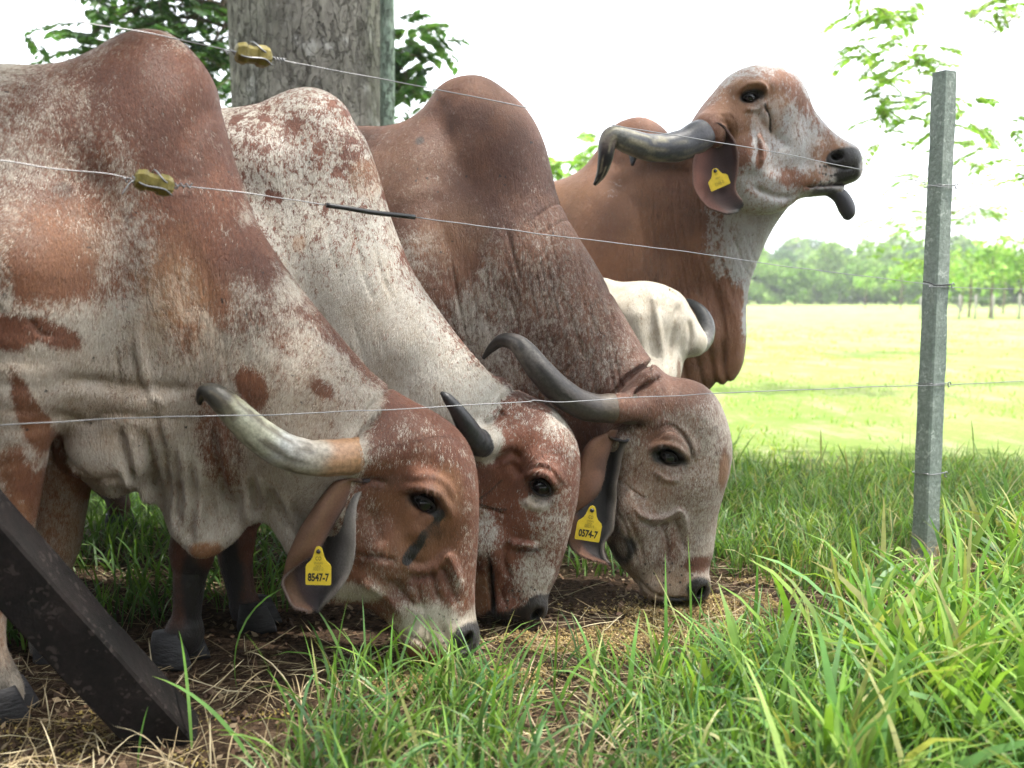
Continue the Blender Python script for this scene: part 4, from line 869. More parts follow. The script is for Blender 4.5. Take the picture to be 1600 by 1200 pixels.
    C = pb_ + (.05, 0, 4.6) + r.normal(0, 1, (500, 3)) * (.6, .6, .4); leaves('crown', C, r.uniform(.14, .24, 500), pick(r, 500, LG, .3), M_LEAF, po, 12, .5)
    # pinnate sprays: thin twigs with paired leaflets
    def spray(m, CC, DD, p0, p1, n=9, droop=.15, ll=.1):
        p0, p1 = np.array(p0), np.array(p1); L = np.linalg.norm(p1 - p0); t = np.linspace(0, 1, n + 2); P = p0 + (p1 - p0) * t[:, None]; P[:, 2] -= droop * L * t ** 2
        V, q, T = tube(P, np.linspace(.006, .002, len(P)), 5); m.add(V, q, T); d = (p1 - p0) / L; s = np.cross(d, (0, 0, 1.)); s /= np.linalg.norm(s) + 1e-9
        for i in range(1, n + 2):
            for sg in (-1, 1):
                dd = d * .55 + sg * s * .8 + np.array([0, 0, -.35 + r.normal(0, .15)]); dd /= np.linalg.norm(dd); CC.append(P[i] + dd * ll * .5); DD.append(dd)
    def branch_tree(name, label, base, trunk_r, ht, targets, y, ll, pal, nsp=7, sd=.35, seed=0, tw=.02, far=False, size=(.8, 1.2), group=None, mat=None):
        """a tree whose boughs carry leaf sprays towards the given photo places"""
        t = empty(name, tuple(base)); tag(t, label, 'tree', group); mt = MB(); limbs(mt, [np.array(base) - (0, 0, .1), np.array(base) + (.03, 0, ht * .4), np.array(base) + (-.04, 0, ht * .75), np.array(base) + (0, 0, ht)], trunk_r, trunk_r * .5, 12); mt.build('trunk', M_BARK, t)
        m = MB(); CC, DD = [], []; top = np.array(base) + (0, 0, ht * .7)
        for px_, py_, dy in targets:
            e = at_y(px_, py_, y + dy); s = top + (0, 0, r.uniform(-.15, .3) * ht); mid_ = (s + e) / 2 + (0, 0, .18 * np.linalg.norm(e - s)); limbs(m, [s, mid_, e], tw * 1.5, tw * .3, 6)
            for _ in range(nsp):
                a = r.uniform(0, 6.28); p0 = e + r.normal(0, sd * .35, 3); spray(m, CC, DD, p0, p0 + np.array([math.cos(a), math.sin(a), r.uniform(-.5, .4)]) * sd * r.uniform(.7, 1.3), 8, .25, ll)
        m.build('limb', M_TWIG, t); CC = np.array(CC); leaves('crown', CC, ll * r.uniform(*size, len(CC)), pick(r, len(CC), pal, .3), mat or M_LEAF, t, seed, .55, .3, np.array(DD)); return t
    DK = [(.04, .10, .035), (.055, .13, .04), (.035, .08, .03), (.08, .16, .05)]
    branch_tree('leafy_tree', 'dark feathery leaved tree behind the hump of the nearest cow', (-2.45, 9.7, 0), .16, 5.2,
        [(x, yy, 0) for x, yy in ((110, 70), (150, 20), (200, 10), (250, 15), (215, 35), (180, 60), (130, 95), (290, 30), (300, 60), (280, 5), (255, 60), (320, 90), (345, 70), (330, 120), (350, 145), (310, 100), (345, 25), (360, 110), (240, -30), (300, -40), (180, -40), (120, -30))] , 9.3, .11, DK, 6, .40, 3)
    branch_tree('leafy_tree', 'dark leafed bough of a tree showing just right of the slim green stem', (-1.9, 10.5, 0), .12, 4.6, [(632, 55, 0), (640, 80, 0), (655, 88, 0), (630, 110, 0), (640, 130, 0), (625, 135, 0), (628, 70, 0), (560, 40, 0)], 10, .14, DK, 5, .32, 4)
    YG = [(.20, .36, .07), (.25, .40, .09), (.16, .30, .06), (.30, .42, .13)]
    branch_tree('hanging_tree', 'bright green boughs hanging in from the upper right behind the concrete post', (7.2, 9.6, 0), .2, 6.0,
        [(x, yy, r.uniform(-.5, .5)) for x, yy in ((1345, 10), (1370, 5), (1395, 20), (1360, 35), (1400, 35), (1350, 68), (1380, 62), (1405, 65), (1420, 10), (1370, 118), (1410, 95), (1365, 165), (1390, 150), (1400, 170), (1385, 180), (1440, 148), (1450, 135), (1500, 200), (1515, 215), (1525, 235), (1510, 180), (1550, 5), (1575, 0), (1545, 10), (1590, 195), (1600, 260), (1380, 205), (1430, 90), (1460, 100))], 9.0, .075, YG, 4, .22, 5, .008)
    branch_tree('sparse_tree', 'thin pale green tree rising behind the concrete post beside the field', ((1462 - 800) / 1500 * 15, 15, 0), .07, 3.0,
        [(x, yy, r.uniform(-.8, .8)) for x, yy in ((1435, 265), (1410, 280), (1450, 290), (1500, 270), (1400, 330), (1420, 345), (1390, 360), (1440, 370), (1460, 330), (1500, 340), (1530, 320), (1550, 330), (1480, 380), (1400, 400), (1430, 410), (1520, 370), (1540, 300), (1370, 385), (1560, 325), (1450, 420), (1490, 410))], 15, .085, YG, 4, .40, 6, .008)
    branch_tree('small_tree', 'small bright green treetop showing above the back of the standing cow', ((900 - 800) / 1500 * 16, 16, 0), .08, 2.5,
        [(x, yy, r.uniform(-.8, .8)) for x, yy in ((868, 262), (875, 275), (866, 250), (928, 240), (920, 228), (935, 250), (915, 255), (880, 300), (930, 290), (900, 300), (860, 290))], 16, .15, YG, 5, .36, 7, .012)
    # young planted trees and posts along the far paddock fence on the right
    k = 0
    for px_, y_, h_ in ((1440, 40, 1.2), (1512, 43, 2.9), (1545, 41, 3.4), (1590, 42, 3.2), (1625, 40, 3.6), (1565, 52, 3.2), (1500, 60, 3.0), (1670, 45, 3.2), (1405, 75, 3.4), (1350, 85, 3.2)):
        if k == 0: k += 1; continue
        x_ = (px_ - 800) / 1500 * y_; t = empty('young_tree', (x_, y_, 0)); tag(t, ['', 'young tree left of its taller neighbours in the far row', 'tallest young tree in the row across the field, right of the post', 'young tree at the right edge in the row across the field', 'young tree beyond the right edge of the view', 'young tree standing behind the row across the field', 'smaller young tree seen just right of the concrete post', 'last young tree of the row', 'young tree before the far wood, left of the concrete post', 'lone young tree at the foot of the far wood'][k], 'tree', 'young trees across the field'); m = MB(); limbs(m, [(x_, y_, -.1), (x_ + .05, y_, h_ * .5), (x_, y_, h_ * .8)], .06, .03, 6); m.build('trunk', M_TWIG, t)
        n = 420; C = np.array([x_, y_, h_ * .72]) + r.normal(0, 1, (n, 3)) * (h_ * .22, h_ * .22, h_ * .15); C = C[vnoise(C * 1.3, k) > -.15]; leaves('crown', C, r.uniform(.22, .42, len(C)), pick(r, len(C), YG, .3), M_LEAFFAR, t, 20 + k, .6); k += 1
    M_PO = simple('grey_wood', (.26, .25, .22), .8, .2, 30, .3, .2); kk = 0
    LBL = ['short post in the far paddock fence, just left of the big concrete post', 'first far paddock post right of the big concrete post', 'second far paddock post right of the big concrete post', 'third far paddock post right of the big concrete post', 'far paddock post near the right edge of the view', 'far paddock post at the right edge of the view']
    PX = (1436, 1497, 1522, 1549, 1590, 1640)
    for px_, lb in zip(PX, LBL):
        y_ = 38; x_ = (px_ - 800) / 1500 * y_; V, q, T = tube(np.array([(x_, y_, -.1), (x_ + .01, y_, .5), (x_, y_, 1.0)]), np.array([.05, .045, .04]), 8); o = mesh_obj('paddock_post', V, q, M_PO, None, True, np.array([x_, y_, 0]), tris=T); tag(o, lb, 'post', 'posts of the far paddock fence')
    for z_, lb in ((.85, 'upper rail wire of the far paddock fence'), (.45, 'lower rail wire of the far paddock fence')):
        P = np.array([((px_ - 800) / 1500 * 38, 38 - .07, z_) for px_ in PX]); V, q, T = tube(P, np.full(len(P), .006), 5); o = mesh_obj('paddock_wire', V, q, M_WIRE, None, True, P[0], tris=T); tag(o, lb, 'wire')
    # the wood at the far side of the field: each tree its own crown and trunk
    protos = []
    def crown_pts(rr, n, W_, H_, seed):
        lob = rr.normal(0, 1, (9, 3)) * (W_ * .26, W_ * .26, H_ * .17) + (0, 0, H_ * .60); kx = rr.integers(0, 9, n); d = rr.normal(0, 1, (n, 3)); d /= np.linalg.norm(d, axis=1)[:, None]; return lob[kx] + d * rr.uniform(.6, 1.0, (n, 1)) * (W_ * .23, W_ * .23, H_ * .20)
    for s_, pal in enumerate(([(.09, .18, .045), (.11, .21, .05), (.07, .15, .04)], [(.15, .27, .06), (.19, .31, .07), (.12, .22, .05)], [(.22, .35, .10), (.19, .31, .08), (.27, .38, .13)], [(.08, .17, .06), (.11, .20, .07)])):
        rr = np.random.default_rng(300 + s_); C = crown_pts(rr, 2000, 8, 8, s_); C[:, 2] = np.maximum(C[:, 2], .35 + rr.random(2000) * 1.2); protos.append((C, pal))
    rootp = []
    LB = ['dark green tree', 'mid green tree', 'yellowish tree', 'bluish tree']; cnt = {}
    spots_ = []
    for row, (y_, sc, st) in enumerate(((118, .62, 19), (135, .80, 22), (158, 1.0, 26), (210, 1.35, 30))):
        px_ = 1120 - row * 7 + r.uniform(0, 10)
        while px_ < 1690: spots_.append((px_, y_ + r.uniform(-6, 6), sc * r.uniform(.72, 1.25), row)); px_ += st * r.uniform(.8, 1.5)
    spots_ += [(px_, r.uniform(78, 95), r.uniform(.62, .85), 0) for px_ in (1495, 1532, 1560, 1598, 1640)]
    spots_.sort(key=lambda q: (q[3], q[0])); spots_ = [(px_, 150 + r.uniform(-10, 10), r.uniform(.8, 1.2), 1) for px_ in range(-700, 1110, 60)] + spots_
    for i, (px_, y_, sc, row) in enumerate(spots_):
        s_ = int(r.integers(0, 4)) if row != 0 else int(r.integers(1, 3)); x_ = (px_ - 800) / 1500 * y_; key = (s_, row); cnt[key] = cnt.get(key, 0) + (px_ > 1120)
        OR = ['first', 'second', 'third', 'fourth', 'fifth', 'sixth', 'seventh', 'eighth', 'ninth', 'tenth', 'eleventh', 'twelfth', 'thirteenth', 'fourteenth', 'fifteenth', 'sixteenth', 'seventeenth', 'eighteenth', 'nineteenth', 'twentieth', 'twenty-first', 'twenty-second', 'twenty-third', 'twenty-fourth']
        lb = f"{OR[cnt[key] - 1]} {LB[s_]} from the left in the {('front', 'second', 'third', 'rear')[row]} rank of the far wood" if px_ > 1120 else 'tree of the far wood standing out of sight behind the herd'
        if any(k_ == s_ for k_, _ in rootp):
            src = dict(rootp)[s_]; o = src.copy(); COL.objects.link(o); WLOC[o.name] = (x_, y_, 0)
            for ch in src.children: c_ = ch.copy(); COL.objects.link(c_); c_.parent = o
        else:
            o = empty('far_tree', (0, 0, 0)); C, pal = protos[s_]; rr = np.random.default_rng(400 + s_); m = MB(); limbs(m, [(0, 0, -.2), (.1, 0, 2.2), (0, .1, 5)], .22, .08, 6); m.build('trunk', M_BARK, o)
            leaves('crown', C, rr.uniform(.45, .9, len(C)), pick(rr, len(C), pal, .3), M_LEAFFAR, o, 50 + s_, .8, 1.); rootp.append((s_, o))
        o.location = (x_, y_, -.15); o.rotation_euler = (0, 0, r.uniform(0, 6.28)); o.scale = (sc * r.uniform(.85, 1.2), sc, sc * r.uniform(.85, 1.1)); tag(o, lb, 'tree', 'trees of the far wood')
build_trees()
def build_sky_blockers():  # row added out of view to cut the sky light from the front
    r = np.random.default_rng(501)
    for i, (x_, y_, h_, w_) in enumerate(((-7.5, -1.5, 5.5, 2.4), (-3.6, -4.2, 6.0, 2.6), (.6, -4.8, 6.2, 2.6), (4.8, -4.4, 5.6, 2.4), (-9.5, 2.2, 5.2, 2.2))):
        t = empty('sky_blocker_tree', (x_, y_, 0)); tag(t, ['second', 'third', 'fourth', 'last', 'first'][i] + ' added unseen tree blocking sky light behind the viewpoint, counted from the herd side', 'tree', 'added trees blocking sky light behind the viewpoint')
        m = MB(); limbs(m, [(x_, y_, -.1), (x_ + .1, y_, h_ * .3), (x_, y_ + .1, h_ * .6)], .16, .07); m.build('trunk', M_BARK, t); n = 2600; d = r.normal(0, 1, (n, 3)); d /= np.linalg.norm(d, axis=1)[:, None]
        C = np.array([x_, y_, h_ * .55]) + d * r.uniform(.55, 1.05, (n, 1)) * (w_, w_ * .8, h_ * .46); C[:, 2] = np.maximum(C[:, 2], .15); leaves('crown', C, r.uniform(.30, .55, n), pick(r, n, LG, .3), M_LEAF, t, 60 + i, .7)
build_sky_blockers()
# far blue hills beyond the wood
xs = np.linspace(-900, 1100, 90); h_ = 14 + 9 * np.sin(xs * .006 + 1) + 5 * np.sin(xs * .017) + 3 * np.sin(xs * .05)
V = np.vstack([np.stack([xs, 0 * xs + 1000, 0 * xs - 2], -1), np.stack([xs, 0 * xs + 1120, h_ * .8], -1), np.stack([xs, 0 * xs + 1240, h_], -1), np.stack([xs, 0 * xs + 1390, 0 * xs - 2], -1)]); i = np.arange(89); q = np.vstack([np.stack([i + k * 90, i + 1 + k * 90, i + 91 + k * 90, i + 90 + k * 90], 1) for k in range(3)])
tag(mesh_obj('hills', V, q, simple('wooded_hill', (.06, .11, .05), .95, .1, .05, .4, .0)), kind='structure')

# the humid air over the field
def build_haze():
    lo, hi = np.array([-880., -30., -4.]), np.array([1000., 1420., 34.]); V = np.array([[x, y, z] for x in (lo[0], hi[0]) for y in (lo[1], hi[1]) for z in (lo[2], hi[2])]); Q = [[0, 1, 3, 2], [4, 6, 7, 5], [0, 4, 5, 1], [2, 3, 7, 6], [0, 2, 6, 4], [1, 5, 7, 3]]
    m = bpy.data.materials.new('haze'); m.use_nodes = True; nt = m.node_tree; nt.nodes.clear(); o_ = nt.nodes.new('ShaderNodeOutputMaterial'); v = nt.nodes.new('ShaderNodeVolumePrincipled'); v.inputs['Color'].default_value = (.93, .96, 1, 1); v.inputs['Density'].default_value = .0011; v.inputs['Anisotropy'].default_value = .3
    nt.links.new(v.outputs[0], o_.inputs['Volume']); tag(mesh_obj('haze', V, Q, m, None, False), kind='stuff')
if not os.environ.get('NOHAZE'): build_haze()
QUICK = os.environ.get('QUICK')
HV = .0075 if QUICK else .0043
def side_of(fr, V, a, b, soft=.02):
    """1 to the right of the line a-b (seen in the side plane), 0 to its left"""
    fa, ua = fr.px(*a); fb_, ub = fr.px(*b); n = np.array([-(ub - ua), fb_ - fa]); n /= np.linalg.norm(n)
    f, u, l = fr.loc(V); d = (f - fa) * n[0] + (u - ua) * n[1] + vnoise(V * 40, 6) * .006
    return sstep(d, -soft, soft)
def spots(pt, seed, n, box, rng, ch='R', val=1., l=None):
    r = np.random.default_rng(seed)
    for _ in range(n): pt.blob(r.uniform(box[0], box[2]), r.uniform(box[1], box[3]), r.uniform(*rng), r.uniform(*rng) * 1.3, ch, val, 1, soft=.4, ns=.6, nf=40)

# ------------------------------------------------------------------ cow 1: nearest, grazing
def cow_one():
    fb = Frame(-1.05, 2.14, 6.5); fh = Frame(-.1, 2.256, 2)
    root = empty('cow', tuple(fb.O)); tag(root, 'nearest grazing cow, roan red, with pale upswept horn and yellow tag 8547-7 in its ear', 'cow', 'cattle feeding behind the wire fence')
    body = Inflated(fb, [(-1000, 170), (-900, 125), (-700, 120), (-400, 118), (-150, 110), (0, 103), (60, 104), (110, 98), (150, 82), (180, 63), (207, 52), (235, 48), (270, 56), (305, 85), (330, 120), (345, 155), (353, 200), (366, 250), (380, 290), (400, 345), (430, 395), (470, 450), (510, 500), (552, 550), (588, 590), (612, 618), (640, 660), (640, 740), (600, 800), (570, 860), (520, 850), (470, 800), (400, 770), (340, 765), (280, 755), (230, 735), (150, 715), (90, 680), (0, 690), (-200, 720), (-500, 730), (-750, 690), (-900, 600), (-1020, 520), (-1070, 400), (-1060, 260)],
        [(-900, 350, .26, .25), (-500, 400, .33, .33), (-150, 400, .30, .32), (60, 420, .25, .30), (0, 250, .23, .26), (160, 300, .17, .24), (230, 110, .12, .13), (300, 180, .12, .14), (250, 450, .19, .22), (350, 450, .13, .18), (450, 550, .11, .16), (540, 640, .10, .14), (600, 690, .10, .12), (480, 720, .10, .13), (180, 640, .17, .2), (350, 700, .08, .12), (-900, 600, .12, .15)], .05)
    def fold(r, D):
        x = (r.F - r.f0); w_ = sstep(.23 - np.clip(D, 0, 9), 0, .23)
        return w_ * (.020 * np.sin(x * 62 + 1.5 * np.sin(x * 17 + r.U * 4)) + .012 * np.sin(x * 111 + r.U * 7 + 1)) * sstep(r.U, .30, .42)
    dl = Inflated(fb, [(560, 910), (530, 935), (508, 936), (485, 915), (460, 885), (437, 845), (420, 822), (402, 815), (388, 821), (371, 842), (345, 862), (320, 872), (301, 868), (291, 858), (279, 846), (266, 834), (254, 812), (244, 790), (236, 784), (226, 775), (221, 764), (205, 771), (180, 775), (158, 771), (133, 755), (110, 735), (92, 715), (85, 680), (100, 560), (250, 520), (400, 600), (500, 650), (560, 720), (580, 840)],
        [(160, 760, .05, .05), (300, 860, .03, .03), (400, 815, .02, .03), (460, 880, .025, .035), (300, 700, .045, .08), (180, 650, .09, .1), (450, 740, .05, .08), (240, 780, .025, .035), (360, 640, .06, .1), (540, 900, .05, .06)], .03, 0.0, fold)
    head = Inflated(fh, [(578, 605), (610, 614), (640, 626), (680, 645), (712, 668), (733, 696), (744, 730), (748, 770), (748, 820), (746, 860), (743, 905), (742, 940), (744, 965), (749, 984), (748, 1003), (741, 1020), (725, 1032), (698, 1038), (668, 1034), (645, 1024), (633, 1010), (628, 993), (612, 975), (590, 957), (570, 945), (552, 938), (532, 930), (516, 905), (505, 860), (515, 780), (545, 710), (552, 655)],
        [(660, 690, .105, .10), (610, 660, .095, .08), (700, 720, .09, .085), (670, 785, .10, .09), (600, 850, .085, .09), (640, 900, .072, .075), (560, 900, .07, .06), (700, 880, .055, .06), (690, 950, .05, .06), (715, 1000, .06, .05), (660, 1000, .05, .045), (610, 940, .05, .05), (735, 850, .045, .05)], .045)
    P = [body, dl, head,
         Blob(fb, 40, 430, .10, .17, .27, .17, 20, .10), Blob(fb, 60, 570, .12, .12, .12, .10, 0, .06),          # shoulder, point of shoulder
         Blob(fb, 165, 705, .10, .085, .075, .05, -20, .03), Blob(fb, 190, 570, .06, .17, .09, .05, 75, .05), Blob(fb, -300, 600, .02, .45, .16, .25, 90, .08),
         Blob(fb, 215, 225, .02, .12, .16, .13, 10, .08),
         Chain(fb, [(30, 430, .16, .14), (22, 560, .17, .115), (14, 660, .17, .088), (10, 740, .165, .072), (5, 800, .16, .065), (-4, 840, .16, .062), (-14, 890, .16, .046), (-19, 950, .16, .037), (-20, 1010, .16, .036), (-14, 1045, .16, .043), (-4, 1080, .16, .05), (4, 1100, .16, .04)], .03),
         Chain(fb, [(110, 620, -.10, .11), (100, 720, -.15, .075), (92, 800, -.16, .062), (86, 850, -.16, .058), (78, 900, -.16, .042), (74, 960, -.16, .035), (74, 990, -.16, .042), (80, 1020, -.16, .045)], .03),
         Chain(fb, [(-880, 400, .13, .22), (-900, 560, .16, .16), (-890, 680, .16, .10), (-930, 760, .16, .06), (-965, 850, .16, .045), (-950, 960, .16, .04), (-925, 1100, .16, .045)], .05),
         Chain(fb, [(-800, 400, -.13, .20), (-800, 560, -.16, .16), (-790, 680, -.16, .10), (-820, 750, -.16, .06), (-850, 830, -.16, .045), (-840, 930, -.16, .04), (-820, 1010, -.16, .045)], .05),
         # head forms
         Chain(fh, [(625, 690, .05, .05), (590, 702, .09, .048), (556, 711, .12, .0435)], .03), Chain(fh, [(625, 690, -.05, .05), (570, 707, -.10, .042)], .04),
         Blob(fh, 668, 752, .085, .045, .022, .03, -35, .03), Blob(fh, 575, 745, .06, .035, .03, .035, 30, .03),
         Blob(fh, 600, 860, .065, .05, .075, .035, 15, .03), Blob(fh, 575, 905, .055, .04, .035, .03, 0, .03),
         Blob(fh, 722, 1000, .035, .035, .035, .03, 0, .03), Blob(fh, 655, 1000, .03, .035, .045, .03, 0, .025),
         Blob(fh, 663, 783, .088, .032, .024, .035, -30, .018, True), Blob(fh, 729, 1003, .052, .011, .023, .022, -25, .012, True)]
    R1 = Relief(fh, 500, 590, 760, 1050, .09, gain=1.5)
    S = R1.stroke
    S([(625, 765), (650, 758), (680, 765), (697, 785), (708, 812)], .010, .007); S([(632, 775), (655, 768), (680, 775), (692, 800)], .004, -.004)
    S([(640, 745), (670, 738), (700, 755), (712, 790)], .006, .002)
    S([(628, 880), (645, 892), (665, 893), (685, 885), (698, 872), (706, 880), (715, 905), (724, 930)], .009, .007)    # facial crest
    S([(640, 905), (665, 906), (680, 903)], .009, -.008); S([(688, 890), (700, 915), (712, 950)], .007, -.009); S([(673, 900), (680, 930), (688, 950)], .006, -.006)
    S([(650, 910), (655, 940), (662, 965)], .006, -.005); S([(560, 868), (590, 868), (620, 875)], .006, -.007); S([(600, 905), (640, 945), (655, 960)], .006, -.004)
    S([(610, 905), (625, 925), (632, 950)], .012, -.006); S([(560, 750), (585, 745), (605, 752)], .006, -.006)
    S([(560, 905), (585, 920), (610, 945), (630, 970)], .012, .006); S([(628, 1000), (650, 1003), (672, 1018), (690, 1030)], .004, -.006)
    S([(690, 985), (700, 1010), (715, 1025)], .008, -.004); S([(600, 640), (572, 668), (552, 690)], .006, -.008)
    S([(570, 780), (590, 830), (600, 850)], .015, -.004); S([(640, 820), (660, 850), (650, 880)], .02, .006)
    R2 = Relief(fb, -100, 20, 640, 900, .13, gain=.85)
    S = R2.stroke; r = np.random.default_rng(4)
    S([(275, 410), (288, 470), (290, 530), (297, 560)], .003, -.004); S([(303, 480), (312, 530), (316, 560)], .003, -.003)
    S([(225, 510), (230, 580), (240, 610), (262, 635)], .010, .010); S([(215, 540), (222, 590), (232, 620)], .004, -.007); S([(193, 540), (195, 600), (197, 620)], .004, -.006)
    for i in range(30):
        x = r.uniform(180, 400); y = r.uniform(400, 560); L = r.uniform(40, 130); S([(x, y), (x + r.uniform(2, 10), y + L * .5), (x + r.uniform(0, 16), y + L)], r.uniform(.003, .005), r.uniform(-.0028, .001))
    S([(30, 540), (22, 500), (25, 480), (45, 478), (55, 490)], .006, -.008); S([(0, 530), (12, 500), (22, 485)], .004, -.007); S([(85, 490), (100, 515), (115, 520)], .004, -.006)
    S([(85, 660), (110, 640), (150, 655), (190, 640), (300, 660)], .012, -.010, 0.1)                                            # under the shoulder fold
    S([(108, 588), (160, 592), (200, 600), (260, 606), (300, 605)], .016, -.016)
    for p in ([(205, 660), (212, 700), (218, 745)], [(240, 660), (245, 720), (240, 770)], [(275, 690), (278, 770), (270, 830)], [(300, 720), (300, 800), (292, 850)], [(335, 660), (345, 740), (350, 800)], [(395, 740), (397, 780), (396, 812)], [(255, 640), (262, 720), (258, 800)], [(420, 760), (440, 800), (455, 840)]):
        S(p, .009, -.016, .06); S([(a + 12, b) for a, b in p], .010, .010, .06)
    S([(115, 740), (150, 745), (175, 740), (212, 735)], .010, -.012, .08); S([(95, 690), (120, 715), (160, 745)], .006, -.010, .08); S([(205, 720), (212, 750), (215, 762)], .007, .016, .06)
    for i in range(9): x = 545 + i * 6; S([(x - 20, 600 + i * 7), (x, 585 + i * 6), (x + 22, 575 + i * 5)], .003, -.002)
    S([(612, 612), (590, 630), (570, 650)], .006, -.010)
    S([(330, 120), (290, 200), (275, 260), (285, 300)], .03, -.010); S([(150, 90), (140, 200), (150, 330)], .04, -.008)
    pb = Paint(fb, .16); ph = Paint(fh, .08)
    B = pb.blob
    B(170, 250, 210, 230, 'R', .73, soft=.5); B(240, 140, 120, 120, 'R', .94, soft=.5); B(300, 250, 70, 130, 'R', .95, ang=8, soft=.5); B(60, 200, 120, 90, 'R', .62, soft=.5)
    B(10, 260, 60, 50, 'R', .46, soft=.7); B(30, 400, 60, 80, 'R', .40, soft=.6); B(200, 500, 80, 90, 'R', .28, soft=.7); B(215, 380, 60, 60, 'R', .5, soft=.7); B(160, 300, 120, 60, 'R', .6, soft=.7); B(120, 560, 90, 70, 'R', .12, soft=.5)
    B(110, 400, 74, 92, 'R', .62, ang=-10, soft=.5, ns=.6); B(110, 400, 58, 76, 'R', .95, ang=-10, soft=.45, ns=.7, nf=11); B(110, 400, 70, 85, 'B', .4, soft=.6); B(40, 515, 42, 34, 'R', 1, soft=.2, ns=.5); B(100, 515, 40, 18, 'R', .9, ang=-30, soft=.3)
    B(295, 260, 60, 150, 'R', .9, ang=8, soft=.4); B(345, 420, 75, 90, 'R', .95, ang=30, soft=.4, ns=.5); B(360, 480, 40, 50, 'R', .9, ang=20, soft=.3)
    B(280, 490, 60, 110, 'B', .9, soft=.6); B(285, 480, 30, 80, 'R', .55, soft=.5); B(200, 420, 40, 60, 'R', .5, soft=.5)
    B(450, 500, 30, 30, 'R', .95, soft=.3, ns=.6); B(480, 510, 32, 18, 'R', .95, ang=-45, soft=.3); B(462, 548, 10, 10, 'R', 1); B(455, 575, 120, 90, 'R', .32, ang=-40, soft=.6); B(500, 610, 22, 12, 'R', .85, ang=-40)
    B(400, 500, 28, 60, 'R', .5, ang=35); B(570, 570, 60, 22, 'R', .8, ang=-48, soft=.5); B(520, 500, 26, 90, 'R', .8, ang=38, soft=.5)
    B(390, 610, 22, 30, 'R', .95, ang=20, soft=.3, ns=.5); B(340, 680, 35, 75, 'R', .65, ang=10, soft=.5, l=.08); B(320, 862, 26, 16, 'B', 1, l=.04); B(320, 862, 26, 14, 'R', .8, l=.04)
    B(150, 590, 110, 45, 'B', .35, soft=.6); B(20, 640, 60, 90, 'R', .26, soft=.5); B(60, 770, 30, 70, 'R', .95, ang=15, soft=.4, ns=.5); B(70, 640, 14, 70, 'R', 1, ang=8, soft=.3); B(70, 620, 26, 40, 'B', .9)
    B(50, 640, 70, 120, 'B', .25, soft=.5); B(30, 860, 30, 60, 'B', .6); B(95, 800, 30, 130, 'R', .55, l=-.16, soft=.5); B(95, 800, 40, 130, 'B', .7, l=-.16)
    B(-20, 980, 40, 80, 'B', .6); B(470, 640, 90, 70, 'B', .25, soft=.7); B(470, 700, 80, 60, 'G', .05, soft=.7); B(-15, 1065, 40, 16, 'G', 1, soft=.3); B(75, 990, 40, 50, 'G', .6, soft=.5, l=-.16)
    B(-500, 350, 420, 250, 'R', .45, soft=.6, nf=5); B(160, 735, 50, 25, 'B', .5, l=.08); B(105, 300, 14, 14, 'G', .55, soft=.3); B(283, 325, 12, 14, 'G', .25, soft=.6)
    pb.blob(203, 333, 9, 14, 'G', .6, soft=.3); B(200, 400, 300, 300, 'A', .25, soft=.7); B(270, 540, 120, 150, 'A', 1, soft=.6); B(300, 720, 160, 130, 'A', .6, soft=.6, l=.06); B(590, 600, 60, 50, 'A', .9, soft=.6); B(240, 590, 60, 60, 'B', .4, soft=.7); B(300, 520, 14, 100, 'B', .7, ang=4, soft=.5)
    B(230, 640, 140, 120, 'B', .22, soft=.6); B(330, 760, 120, 80, 'B', .12, soft=.6)
    B(290, 235, 50, 95, 'G', .17, ang=10, soft=.8); B(350, 400, 55, 80, 'G', .14, ang=25, soft=.8); B(240, 150, 80, 50, 'G', .08, soft=.8); B(250, 300, 60, 60, 'G', .08, soft=.8); B(60, 330, 50, 40, 'G', .07, soft=.8)  # soft darker patches over the hump, neck and shoulder
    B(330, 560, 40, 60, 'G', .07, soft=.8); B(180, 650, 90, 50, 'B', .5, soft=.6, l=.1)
    r = np.random.default_rng(11)
    for i in range(60): B(r.uniform(-20, 520), r.uniform(120, 800), r.uniform(1.5, 3), r.uniform(1.5, 3), 'G', .8, soft=.3, ns=0)
    H = ph.blob
    H(650, 820, 190, 300, 'R', 1, soft=.3, ns=.1); H(640, 690, 80, 50, 'R', .74, soft=.6); H(732, 780, 16, 90, 'R', .72, soft=.7); H(735, 870, 12, 80, 'R', .75, soft=.6)
    H(575, 830, 40, 75, 'R', .74, soft=.6); H(605, 900, 26, 20, 'R', .15, ang=-20, soft=.6, ns=.5); H(620, 930, 70, 40, 'R', .68, soft=.6); H(550, 925, 40, 22, 'R', .1, soft=.5)
    H(690, 985, 75, 35, 'R', .05, soft=.6); H(722, 915, 22, 50, 'R', .7, soft=.6); H(600, 880, 50, 30, 'R', .72, soft=.6); H(690, 1010, 60, 30, 'B', .35, soft=.6); H(650, 820, 60, 60, 'B', .45, soft=.7); H(640, 850, 30, 50, 'B', .5); H(700, 760, 20, 35, 'B', .5)
    H(560, 905, 60, 30, 'B', .2); H(664, 785, 33, 15, 'G', 1, ang=-30, soft=.4, ns=.2); H(680, 797, 16, 8, 'G', 1, ang=-40, soft=.4); H(668, 770, 40, 22, 'G', .28, ang=-30, soft=.6)
    ph.line([(688, 800), (682, 815), (672, 825), (664, 835)], 7, 'G', 1); ph.line([(664, 832), (656, 848), (645, 862), (636, 875)], 8, 'G', .95, ns=.6); H(680, 830, 16, 16, 'G', .4, soft=.7)
    H(728, 1010, 24, 30, 'G', 1, ang=-10, soft=.3, ns=.2); H(738, 1020, 16, 20, 'G', 1, soft=.3)
